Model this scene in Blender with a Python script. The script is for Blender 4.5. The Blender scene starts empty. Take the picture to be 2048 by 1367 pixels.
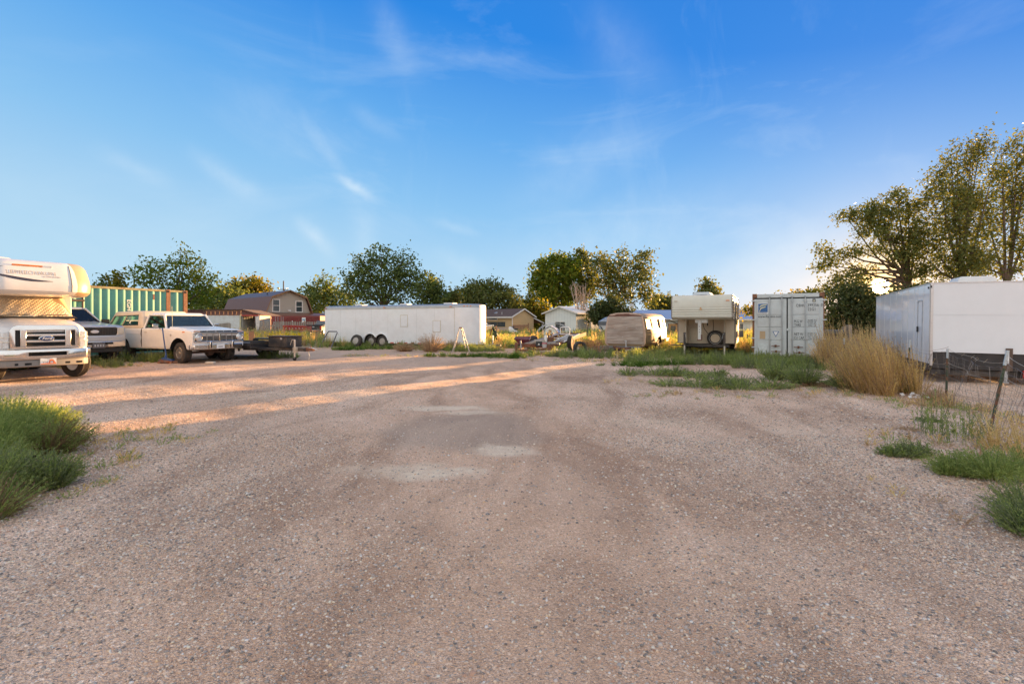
import bpy, bmesh, math, random
import numpy as np
from mathutils import Vector, Matrix
R = math.radians
rng = np.random.default_rng(7)
random.seed(7)
SC = bpy.context.scene
COL = SC.collection

# ------------------------------------------------------------------ camera
F, CX, HY, H = 1000.0, 1024.0, 645.0, 1.45      # focal length and horizon in photo pixels, eye height in metres
cam_d = bpy.data.cameras.new('camera'); cam = bpy.data.objects.new('camera', cam_d); COL.objects.link(cam)
cam.location = (0, 0, H); cam.rotation_euler = (R(90), 0, 0)
cam_d.sensor_width = 36; cam_d.lens = 36*F/2048; cam_d.shift_y = (HY-683.5)/2048
cam_d.clip_start = 0.05; cam_d.clip_end = 6000
SC.camera = cam
# ------------------------------------------------------------------ light and sky
EXPO = 2.6
SUN_AZ, SUN_EL = 38.0, 4.3
SUN_STR = 4.2
SC.view_settings.view_transform = 'Standard'; SC.view_settings.look = 'None'
SC.view_settings.gamma = 1; SC.view_settings.use_curve_mapping = False
SC.view_settings.exposure = EXPO
SC.render.film_transparent = False
try:
    SC.cycles.max_bounces = 8; SC.cycles.transparent_max_bounces = 16
    SC.cycles.sample_clamp_indirect = 6
    SC.cycles.use_denoising = True
except Exception: pass
sun_d = bpy.data.lights.new('sun_lamp', 'SUN'); sun = bpy.data.objects.new('sun_lamp', sun_d); COL.objects.link(sun)
sun_d.energy = SUN_STR; sun_d.angle = R(0.6); sun_d.color = (1.0, 0.56, 0.22)
SUN_DIR = Vector((math.sin(R(SUN_AZ))*math.cos(R(SUN_EL)), math.cos(R(SUN_AZ))*math.cos(R(SUN_EL)), math.sin(R(SUN_EL))))
sun.rotation_euler = SUN_DIR.to_track_quat('Z', 'Y').to_euler()

class NT:
    def __init__(s, nt): s.nt = nt; nt.nodes.clear()
    def n(s, t, **kw):
        nd = s.nt.nodes.new(t)
        for k, v in kw.items():
            if k == 'i':
                for a, b in v.items(): nd.inputs[a].default_value = b
            else: setattr(nd, k, v)
        return nd
    def l(s, a, b): s.nt.links.new(a, b)
    def math(s, op, a, b=None, c=None, clamp=False):
        m = s.n('ShaderNodeMath', operation=op); m.use_clamp = clamp
        for k, v in enumerate((a, b, c)):
            if v is None: continue
            if isinstance(v, (int, float)): m.inputs[k].default_value = v
            else: s.l(v, m.inputs[k])
        return m.outputs[0]
    def ramp(s, f, stops, interp='LINEAR'):
        r = s.n('ShaderNodeValToRGB'); r.color_ramp.interpolation = interp
        e = r.color_ramp.elements
        while len(e) < len(stops): e.new(0.5)
        for el, (p, c) in zip(e, stops):
            el.position = p
            el.color = (c, c, c, 1) if isinstance(c, (int, float)) else (*c, 1)
        if f is not None: s.l(f, r.inputs[0])
        return r.outputs[0]
    def mix(s, f, a, b, bt='MIX'):
        m = s.n('ShaderNodeMix', data_type='RGBA', blend_type=bt); m.clamp_factor = True
        for k, v in ((0, f), (6, a), (7, b)):
            if isinstance(v, (int, float)):
                m.inputs[k].default_value = v if k == 0 else (v, v, v, 1)
            elif isinstance(v, tuple): m.inputs[k].default_value = (*v, 1)
            else: s.l(v, m.inputs[k])
        return m.outputs[2]
    def noise(s, vec, scale, detail=4, rough=.55, dist=0):
        t = s.n('ShaderNodeTexNoise', i={'Scale': scale, 'Detail': detail, 'Roughness': rough, 'Distortion': dist})
        if vec is not None: s.l(vec, t.inputs['Vector'])
        return t
    def mapping(s, vec, sc=(1, 1, 1), rot=(0, 0, 0), loc=(0, 0, 0)):
        m = s.n('ShaderNodeMapping'); m.inputs['Scale'].default_value = sc
        m.inputs['Rotation'].default_value = rot; m.inputs['Location'].default_value = loc
        s.l(vec, m.inputs['Vector']); return m.outputs[0]

world = bpy.data.worlds.new('World'); SC.world = world; world.use_nodes = True
def build_world():
    t = NT(world.node_tree)
    SKY_STR = 0.12
    K = 1.0/(SKY_STR*2**EXPO)
    tc = t.n('ShaderNodeTexCoord'); v = tc.outputs['Generated']
    sep = t.n('ShaderNodeSeparateXYZ'); t.l(v, sep.inputs[0])
    x, y, z = sep.outputs
    # elevation ramp; the side of the sky away from the sun is paler
    tt = t.math('ADD', t.math('MULTIPLY', x, 0.17), z)
    ty = t.math('ADD', t.math('MULTIPLY', y, 0.02), tt)
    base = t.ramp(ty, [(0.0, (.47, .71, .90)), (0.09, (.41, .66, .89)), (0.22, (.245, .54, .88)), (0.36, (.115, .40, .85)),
                       (0.52, (.014, .235, .77)), (0.66, (.02, .21, .72)), (1.0, (.45, .56, .82))])  # top stop, overhead and out of view, lifted to add fill on the ground
    # sky behind the camera raised to a bright neutral fill light, reaching high up
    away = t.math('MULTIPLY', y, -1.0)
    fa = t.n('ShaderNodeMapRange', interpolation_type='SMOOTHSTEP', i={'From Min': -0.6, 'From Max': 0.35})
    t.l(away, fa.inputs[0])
    fill_sky = t.ramp(z, [(0.0, (1.14, 1.12, 1.14)), (0.35, (1.18, 1.17, 1.18)), (1.0, (1.10, 1.10, 1.12))])
    base = t.mix(fa.outputs[0], base, fill_sky)
    # high thin cirrus
    m1 = t.mapping(v, sc=(1.1, 1.2, 3.2), rot=(0, R(38), 0))
    n0 = t.noise(v, 1.3, 3, .5)
    n1 = t.noise(m1, 2.1, 7, .62, 0.9)
    wis = t.math('MULTIPLY', t.ramp(n1.outputs[0], [(.50, 0.), (.78, 1.)]), t.ramp(n0.outputs[0], [(.42, 0.), (.62, 1.)]))
    m2 = t.mapping(v, sc=(6.5, 6.5, 1.3), rot=(0, R(-33), 0))
    n2 = t.noise(m2, 1.4, 8, .6, 1.3)
    wis2 = t.math('MULTIPLY', t.ramp(n2.outputs[0], [(.56, 0.), (.8, 1.)]), t.ramp(n0.outputs[0], [(.48, 0.), (.68, 1.)]))
    # a few streaks where the photograph has them: (direction, across-vector, length, width)
    streaks = None
    def dirv(px, py): return Vector(((px-CX)/F, 1.0, (HY-py)/F)).normalized()
    for (ax, ay, bx, by, w, amp) in ((590,205,690,360,.018,.35),(185,300,340,370,.017,.42),(385,305,540,400,.020,.5),
                                     (590,430,665,515,.017,.75),(665,352,748,400,.013,.9),(860,440,960,475,.013,.35),
                                     (700,205,800,285,.02,.25),(745,0,830,160,.03,.30),(1070,290,1240,370,.03,.30),
                                     (880,105,1060,120,.016,.22),(1160,20,1330,180,.05,.22),(860,510,990,545,.02,.35),(960,560,1500,400,.085,.42),(1020,420,1330,240,.07,.30),(1380,600,1700,430,.06,.30),(700,380,760,560,.03,.35),(420,180,700,330,.06,.18)):
        a, b = dirv(ax, ay), dirv(bx, by); c = (a+b).normalized(); along = (b-a); L = along.length/2; along.normalize()
        across = c.cross(along).normalized()
        def dot(vec, d):
            q = t.n('ShaderNodeVectorMath', operation='DOT_PRODUCT'); t.l(vec, q.inputs[0]); q.inputs[1].default_value = d
            return q.outputs['Value']
        if streaks is None:
            nd = t.noise(v, 7, 4, .6); nv = t.n('ShaderNodeVectorMath', operation='SCALE'); nv.inputs['Scale'].default_value = .05
            nn = t.n('ShaderNodeVectorMath', operation='ADD'); t.l(nd.outputs['Color'], nv.inputs[0]); t.l(v, nn.inputs[0]); t.l(nv.outputs[0], nn.inputs[1])
            vw = nn.outputs[0]; streaks = 0.0; off = Vector((.025, .025, .025)); fine = t.noise(t.mapping(vw, sc=(1, 1, 1)), 26, 5, .65)
        da = t.math('DIVIDE', t.math('SUBTRACT', dot(vw, along), (c+off).dot(along)), L)
        dw = t.math('DIVIDE', t.math('SUBTRACT', dot(vw, across), (c+off).dot(across)), w)
        d2 = t.math('ADD', t.math('POWER', t.math('ABSOLUTE', da), 2.5), t.math('POWER', t.math('ABSOLUTE', dw), 2.0))
        g = t.math('MULTIPLY', t.math('POWER', 2.718, t.math('MULTIPLY', d2, -1.6)), amp)
        g = t.math('MULTIPLY', g, t.math('ADD', t.math('MULTIPLY', fine.outputs[0], 1.3), 0.25))
        streaks = t.math('MAXIMUM', g, streaks)
    cl = t.math('ADD', t.math('ADD', t.math('MULTIPLY', wis, .24), t.math('MULTIPLY', wis2, .10)), t.math('MULTIPLY', streaks, .55))
    cl = t.math('MINIMUM', cl, .7)
    base = t.mix(cl, base, (.72, .86, .98))
    # aureole round the sun
    sd = t.n('ShaderNodeVectorMath', operation='DOT_PRODUCT'); t.l(v, sd.inputs[0])
    sd.inputs[1].default_value = Vector(((1760-CX)/F, 1.0, (HY-572)/F)).normalized()
    d = t.math('MAXIMUM', sd.outputs['Value'], 0.0)
    base = t.mix(t.math('MULTIPLY', t.math('POWER', d, 45.0), .14), base, (.62, .76, .90))
    base = t.mix(t.math('MULTIPLY', t.math('POWER', d, 400.0), .38), base, (1.1, .72, .36))
    base = t.mix(t.math('MULTIPLY', t.math('POWER', d, 1500.0), .95), base, (2.6, 1.75, .70))
    sky = t.n('ShaderNodeTexSky', sky_type='NISHITA', sun_disc=False, sun_elevation=R(SUN_EL), sun_rotation=R(SUN_AZ))
    sc = t.mix(1.0, base, (K, K, K), 'MULTIPLY')
    out = t.mix(0.02, sc, sky.outputs[0])
    # below the horizon: dull ground light
    dn = t.n('ShaderNodeMapRange', i={'From Min': -.02, 'From Max': -.2}); t.l(z, dn.inputs[0])
    out = t.mix(dn.outputs[0], out, (.3*K, .24*K, .2*K))
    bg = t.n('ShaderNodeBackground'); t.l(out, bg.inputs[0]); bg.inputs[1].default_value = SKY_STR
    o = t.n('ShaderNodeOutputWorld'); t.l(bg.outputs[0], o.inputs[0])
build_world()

# ------------------------------------------------------------------ helpers: pixel to place
def GP(px, py, h=0.0):
    Z = (H-h)*F/(py-HY); return ((px-CX)/F*Z, Z)
def WX(px, Z): return (px-CX)/F*Z
def WZ(py, Z): return H-(py-HY)/F*Z
def ground_h(x, y):
    x = np.asarray(x, float); y = np.asarray(y, float)
    f = np.clip((26-np.hypot(x, y-4))/14, 0, 1)
    g = .016*np.sin(.9*x+.35*y)+.012*np.sin(1.7*y-.6*x+1)+.008*np.sin(2.9*x+1.3*y+2)+.005*np.sin(5.1*y+3.7*x)
    # faint wheel ruts running down the lane and a low shoulder under the wire fence
    g = g - .02*np.exp(-((x+.9+.05*y)/.35)**2) - .02*np.exp(-((x-.9+.05*y)/.35)**2)
    return g*f

# ------------------------------------------------------------------ mesh builder
class MB:
    def __init__(s): s.v = []; s.f = []; s.m = []; s.cur = 0
    def mi(s, k): s.cur = k; return s
    def add(s, vs, fs):
        b = len(s.v); s.v += [tuple(map(float, p)) for p in vs]
        for f in fs: s.f.append(tuple(b+i for i in f)); s.m.append(s.cur)
        return s
    def box(s, c, d, rz=0, ry=0, rx=0):
        x, y, z = d[0]/2, d[1]/2, d[2]/2
        vs = [Vector((a*x, b*y, e*z)) for a in (-1, 1) for b in (-1, 1) for e in (-1, 1)]
        if rz or ry or rx:
            M = Matrix.Rotation(rz, 3, 'Z') @ Matrix.Rotation(ry, 3, 'Y') @ Matrix.Rotation(rx, 3, 'X')
            vs = [M @ q for q in vs]
        vs = [q+Vector(c) for q in vs]
        return s.add(vs, [(0,1,3,2),(4,6,7,5),(0,4,5,1),(2,3,7,6),(0,2,6,4),(1,5,7,3)])
    def bx(s, x0, x1, y0, y1, z0, z1): return s.box(((x0+x1)/2,(y0+y1)/2,(z0+z1)/2),(abs(x1-x0),abs(y1-y0),abs(z1-z0)))
    def hexa(s, lo, hi):   # two 4-point rings, same order
        return s.add(list(lo)+list(hi), [(3,2,1,0),(4,5,6,7),(0,1,5,4),(1,2,6,5),(2,3,7,6),(3,0,4,7)])
    def prism(s, poly, a, b, plane='xz'):
        n = len(poly)
        def P(p, q):
            if plane == 'xz': return (p[0], q, p[1])
            if plane == 'yz': return (q, p[0], p[1])
            return (p[0], p[1], q)
        vs = [P(p, a) for p in poly]+[P(p, b) for p in poly]
        fs = [tuple(range(n)), tuple(reversed(range(n, 2*n)))]+[(i, i+n, (i+1) % n+n, (i+1) % n) for i in range(n)]
        return s.add(vs, fs)
    def tube(s, p, q, r, n=8, r2=None, caps=True):
        p, q = Vector(p), Vector(q); d = (q-p)
        if d.length < 1e-6: return s
        d.normalize(); u = d.orthogonal().normalized(); w = d.cross(u); r2 = r if r2 is None else r2
        vs = []
        for c, rr in ((p, r), (q, r2)):
            for k in range(n):
                a = 2*math.pi*(k+.5)/n; vs.append(c+(u*math.cos(a)+w*math.sin(a))*rr)
        fs = [(k, (k+1) % n, (k+1) % n+n, k+n) for k in range(n)]
        if caps: fs += [tuple(reversed(range(n))), tuple(range(n, 2*n))]
        return s.add(vs, fs)
    def path(s, pts, r, n=8, closed=False):
        pts = [Vector(p) for p in pts]
        m = len(pts)
        rings = []
        prev = None
        for i, p in enumerate(pts):
            a = pts[(i-1) % m] if (i > 0 or closed) else p
            b = pts[(i+1) % m] if (i < m-1 or closed) else p
            d = (b-a).normalized()
            u = d.orthogonal().normalized() if prev is None else (prev-d*prev.dot(d)).normalized()
            prev = u; w = d.cross(u)
            rr = r[i] if isinstance(r, (list, tuple)) else r
            rings.append([p+(u*math.cos(2*math.pi*k/n)+w*math.sin(2*math.pi*k/n))*rr for k in range(n)])
        vs = [q for g in rings for q in g]; fs = []
        for i in range(m if closed else m-1):
            j = (i+1) % m
            for k in range(n): fs.append((i*n+k, i*n+(k+1) % n, j*n+(k+1) % n, j*n+k))
        if not closed: fs += [tuple(reversed(range(n))), tuple(range((m-1)*n, m*n))]
        return s.add(vs, fs)
    def lathe(s, prof, c, axis='y', n=24, close=False):   # prof: (radius, height along axis)
        vs = []; m = len(prof)
        for (r, h) in prof:
            for k in range(n):
                a = 2*math.pi*k/n; ca, sa = r*math.cos(a), r*math.sin(a)
                if axis == 'y': q = (ca, h, sa)
                elif axis == 'x': q = (h, ca, sa)
                else: q = (ca, sa, h)
                vs.append((q[0]+c[0], q[1]+c[1], q[2]+c[2]))
        fs = []
        for i in range(m if close else m-1):
            j = (i+1) % m
            for k in range(n): fs.append((i*n+k, i*n+(k+1) % n, j*n+(k+1) % n, j*n+k))
        if not close:
            if prof[0][0] > 1e-4: fs.append(tuple(range(n)))
            if prof[-1][0] > 1e-4: fs.append(tuple(reversed(range((m-1)*n, m*n))))
        return s.add(vs, fs)
    def quad(s, a, b, c, d): return s.add([a, b, c, d], [(0, 1, 2, 3)])

def mesh_from(name, mb, mats, smooth=True, angle=35):
    me = bpy.data.meshes.new(name); me.from_pydata(mb.v, [], mb.f)
    for m in mats: me.materials.append(m)
    if any(mb.m): me.polygons.foreach_set('material_index', mb.m)
    bm = bmesh.new(); bm.from_mesh(me)
    bmesh.ops.remove_doubles(bm, verts=bm.verts, dist=1e-5) if len(mb.v) < 30000 else None
    bmesh.ops.recalc_face_normals(bm, faces=bm.faces); bm.to_mesh(me); bm.free()
    if smooth:
        me.shade_smooth(); me.set_sharp_from_angle(angle=R(angle))
    return me
def link(name, data, parent=None, loc=None, rot=None):
    o = bpy.data.objects.new(name, data); COL.objects.link(o)
    if parent is not None: o.parent = parent
    if loc: o.location = loc
    if rot: o.rotation_euler = rot
    return o
def tag(o, label=None, cat=None, group=None, kind=None):
    if label: o['label'] = label
    if cat: o['category'] = cat
    if group: o['group'] = group
    if kind: o['kind'] = kind
    return o
def obj(name, mb, mat, parent=None, bevel=0, seg=2, loc=None, rot=None, smooth=True, label=None):
    mats = mat if isinstance(mat, (list, tuple)) else [mat]
    o = link(name, mesh_from(name, mb, mats, smooth), parent, loc, rot)
    if bevel:
        b = o.modifiers.new('bevel', 'BEVEL'); b.width = bevel; b.segments = seg; b.limit_method = 'ANGLE'; b.angle_limit = R(28)
        b.harden_normals = False
    if label: o['label'] = label
    return o
def carved(name, mb, mat, parent=None, bevel=0, seg=2, cuts=(), label=None, angle=35):
    """bevelled solid with shapes cut out of it, baked to one plain mesh"""
    mats = mat if isinstance(mat, (list, tuple)) else [mat]
    o = link(name, mesh_from(name, mb, mats, False))
    if bevel:
        b = o.modifiers.new('bevel', 'BEVEL'); b.width = bevel; b.segments = seg; b.limit_method = 'ANGLE'; b.angle_limit = R(28)
    tmp = []
    for c in cuts:
        co = link('cutter', mesh_from('cutter', c, [mats[-1]], False)); tmp.append(co)
        m = o.modifiers.new('cut', 'BOOLEAN'); m.object = co; m.operation = 'DIFFERENCE'; m.solver = 'EXACT'
    bpy.context.view_layer.update()
    dg = bpy.context.evaluated_depsgraph_get()
    me = bpy.data.meshes.new_from_object(o.evaluated_get(dg))
    me.shade_smooth(); me.set_sharp_from_angle(angle=R(angle))
    o.modifiers.clear(); o.data = me
    for c in tmp:
        d = c.data; bpy.data.objects.remove(c); bpy.data.meshes.remove(d)
    if parent is not None: o.parent = parent
    if label: o['label'] = label
    return o
def thing(name, label, cat, loc=(0, 0, 0), rz=0, group=None, kind=None):
    o = bpy.data.objects.new(name, None); COL.objects.link(o); o.empty_display_size = .2
    o.location = loc; o.rotation_euler = (0, 0, rz)
    return tag(o, label, cat, group, kind)
def copy_tree(o, parent=None):
    c = o.copy(); COL.objects.link(c); c.parent = parent
    for ch in [q for q in COL.objects if q.parent == o]: copy_tree(ch, c)
    return c
def text(name, s, size, mat, parent, loc, rot, ext=.002, align='LEFT', sx=1.0, shear=0, space=1.0, offset=0):
    d = bpy.data.curves.new(name, 'FONT'); d.body = s; d.size = size; d.extrude = ext; d.align_x = align
    d.shear = shear; d.space_character = space; d.offset = offset; d.resolution_u = 2
    tmp = link(name, d); bpy.context.view_layer.update()
    me = bpy.data.meshes.new_from_object(tmp.evaluated_get(bpy.context.evaluated_depsgraph_get())); bpy.data.objects.remove(tmp)
    me.materials.clear(); me.materials.append(mat); me.name = name
    o = link(name, me, parent, loc, rot); o.scale = (sx, 1, 1)
    return o
def np_mesh(name, V, Q, mats, smooth=False, attr=None):
    V = np.asarray(V, np.float32); Q = np.asarray(Q, np.int32); k = Q.shape[1]
    me = bpy.data.meshes.new(name)
    me.vertices.add(len(V)); me.vertices.foreach_set('co', V.ravel())
    me.loops.add(Q.size); me.loops.foreach_set('vertex_index', Q.ravel())
    me.polygons.add(len(Q)); me.polygons.foreach_set('loop_start', np.arange(0, Q.size, k, dtype=np.int32))
    me.polygons.foreach_set('loop_total', np.full(len(Q), k, np.int32))
    if smooth: me.polygons.foreach_set('use_smooth', np.ones(len(Q), bool))
    for m in mats: me.materials.append(m)
    me.update(calc_edges=True)
    return me

# ------------------------------------------------------------------ materials
MATS = {}
def M(name, c, r=.5, metal=0., var=.08, vs=3., bump=0., bs=25., dirt=0., dc=(.34, .24, .16), ds=2.5, coat=0., rust=0., rc=(.20, .07, .03), rs=4., vec='Object', stretch=(1, 1, 1), spec=.5):
    if name in MATS: return MATS[name]
    m = bpy.data.materials.new(name); m.use_nodes = True; t = NT(m.node_tree); MATS[name] = m
    tc = t.n('ShaderNodeTexCoord'); v = t.mapping(tc.outputs[vec], sc=stretch)
    n = t.noise(v, vs, 5, .6)
    f = t.ramp(n.outputs[0], [(.3, 0.), (.7, 1.)])
    lo = tuple(x*(1-var) for x in c); hi = tuple(min(1, x*(1+var)) for x in c)
    col = t.mix(f, lo, hi)
    rough = r
    if dirt:
        nd = t.noise(v, ds, 6, .68, .3); fd = t.ramp(nd.outputs[0], [(.42, 0.), (.75, dirt)])
        col = t.mix(fd, col, dc)
        rough = t.math('ADD', t.math('MULTIPLY', fd, .4), r, clamp=True)
    if rust:
        nr = t.noise(v, rs, 7, .7, .5); fr = t.ramp(nr.outputs[0], [(1-rust-.06, 0.), (1-rust+.04, 1.)])
        nr2 = t.noise(v, rs*4, 4, .6); rcol = t.mix(nr2.outputs[0], tuple(x*.5 for x in rc), tuple(x*1.5 for x in rc))
        col = t.mix(fr, col, rcol)
        rough = t.math('MAXIMUM', t.math('MULTIPLY', fr, .85), rough)
    b = t.n('ShaderNodeBsdfPrincipled'); t.l(col, b.inputs['Base Color'])
    b.inputs['Metallic'].default_value = metal; b.inputs['Coat Weight'].default_value = coat
    b.inputs['Specular IOR Level'].default_value = spec
    if isinstance(rough, (int, float)): b.inputs['Roughness'].default_value = rough
    else: t.l(rough, b.inputs['Roughness'])
    if bump:
        nb = t.noise(v, bs, 4, .6); bp = t.n('ShaderNodeBump', i={'Strength': bump, 'Distance': .02}); t.l(nb.outputs[0], bp.inputs['Height'])
        t.l(bp.outputs[0], b.inputs['Normal'])
    o = t.n('ShaderNodeOutputMaterial'); t.l(b.outputs[0], o.inputs[0])
    return m
def leafmat(name, cols, trans=.5, hv=.03, vv=.35, rough=.55):
    """cols: three colours spread over the leaves; light passes through them"""
    if name in MATS: return MATS[name]
    m = bpy.data.materials.new(name); m.use_nodes = True; t = NT(m.node_tree); MATS[name] = m
    g = t.n('ShaderNodeNewGeometry'); rnd = g.outputs['Random Per Island']
    col = t.ramp(rnd, [(0., cols[0]), (.5, cols[1]), (1., cols[2])])
    hs = t.n('ShaderNodeHueSaturation'); t.l(col, hs.inputs['Color'])
    r2 = t.math('FRACT', t.math('MULTIPLY', rnd, 57.3)); r3 = t.math('FRACT', t.math('MULTIPLY', rnd, 131.7))
    t.l(t.math('ADD', t.math('MULTIPLY', r2, hv), .5-hv/2), hs.inputs['Hue'])
    tc = t.n('ShaderNodeTexCoord'); nz = t.noise(tc.outputs['Object'], .55, 2, .5)
    bright = t.math('ADD', t.math('MULTIPLY', r3, vv), 1-vv/2)
    t.l(t.math('MULTIPLY', bright, t.math('ADD', t.math('MULTIPLY', nz.outputs[0], .9), .55)), hs.inputs['Value'])
    d = t.n('ShaderNodeBsdfPrincipled'); t.l(hs.outputs[0], d.inputs['Base Color']); d.inputs['Roughness'].default_value = rough
    d.inputs['Specular IOR Level'].default_value = .12
    tr = t.n('ShaderNodeBsdfTranslucent'); tcol = t.mix(1.0, hs.outputs[0], (1.25, 1.15, .5), 'MULTIPLY'); t.l(tcol, tr.inputs[0])
    mx = t.n('ShaderNodeMixShader'); mx.inputs[0].default_value = trans; t.l(d.outputs[0], mx.inputs[1]); t.l(tr.outputs[0], mx.inputs[2])
    o = t.n('ShaderNodeOutputMaterial'); t.l(mx.outputs[0], o.inputs[0])
    return m
def glassmat(name, tint=(.6, .68, .66), clear=.75, rough=.03):
    if name in MATS: return MATS[name]
    m = bpy.data.materials.new(name); m.use_nodes = True; t = NT(m.node_tree); MATS[name] = m
    fr = t.n('ShaderNodeFresnel', i={'IOR': 1.5})
    a = t.n('ShaderNodeBsdfTransparent'); a.inputs[0].default_value = (*[x*clear for x in tint], 1)
    gl = t.n('ShaderNodeBsdfGlossy'); gl.inputs['Roughness'].default_value = rough; gl.inputs[0].default_value = (.9, .95, 1, 1)
    fa = t.math('MULTIPLY', fr.outputs[0], .5, clamp=True)
    mx = t.n('ShaderNodeMixShader'); t.l(fa, mx.inputs[0]); t.l(a.outputs[0], mx.inputs[1]); t.l(gl.outputs[0], mx.inputs[2])
    o = t.n('ShaderNodeOutputMaterial'); t.l(mx.outputs[0], o.inputs[0])
    return m
chrome = M('chrome', (.72, .71, .69), .12, 1., .04, dirt=.25)
chrome_dull = M('dull_chrome', (.60, .56, .52), .28, 1., .06, dirt=.35)
black = M('black_plastic', (.02, .02, .02), .5, 0, .2)
dark = M('dark_cavity', (.012, .012, .012), .9, 0, .2)
rubber = M('tyre_rubber', (.035, .033, .031), .8, 0, .25, vs=8, bump=.6, bs=60, dirt=.5, dc=(.16, .11, .08))
steel = M('bare_steel', (.42, .42, .42), .42, 1., .1, dirt=.3)
alum = M('brushed_aluminium', (.62, .62, .62), .35, 1., .08)
galv = M('galvanised_steel', (.50, .51, .52), .5, .7, .15, vs=9)
rusty = M('rusty_steel', (.17, .075, .045), .85, .1, .4, vs=7, bump=.3, dirt=.5, dc=(.28, .17, .11))
frame_black = M('black_frame_paint', (.025, .025, .027), .45, 0, .2, dirt=.35)
grey_wood = M('weathered_grey_wood', (.30, .26, .22), .85, 0, .3, vs=3, bump=.5, bs=14, stretch=(1, 1, .12))
brown_wood = M('brown_wood', (.26, .14, .08), .8, 0, .3, vs=4, bump=.4, stretch=(1, 1, .2))
glass = glassmat('window_glass'); glass_dark = glassmat('tinted_glass', (.35, .4, .4), .45)
amber = M('amber_lens', (.75, .20, .02), .25, 0, .1, coat=.4); red_lens = M('red_lens', (.5, .02, .015), .25, 0, .1, coat=.4)
white_print = M('white_print', (.78, .79, .78), .5, 0, .05); black_print = M('black_print', (.035, .04, .045), .6, 0, .1)
lens = M('clear_lamp_lens', (.62, .63, .62), .12, .35, .25, vs=30, coat=.6, bump=.25, bs=70)
bark = M('tree_bark', (.13, .10, .075), .95, 0, .35, vs=6, bump=.6, bs=18, stretch=(1, 1, .3))
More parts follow.
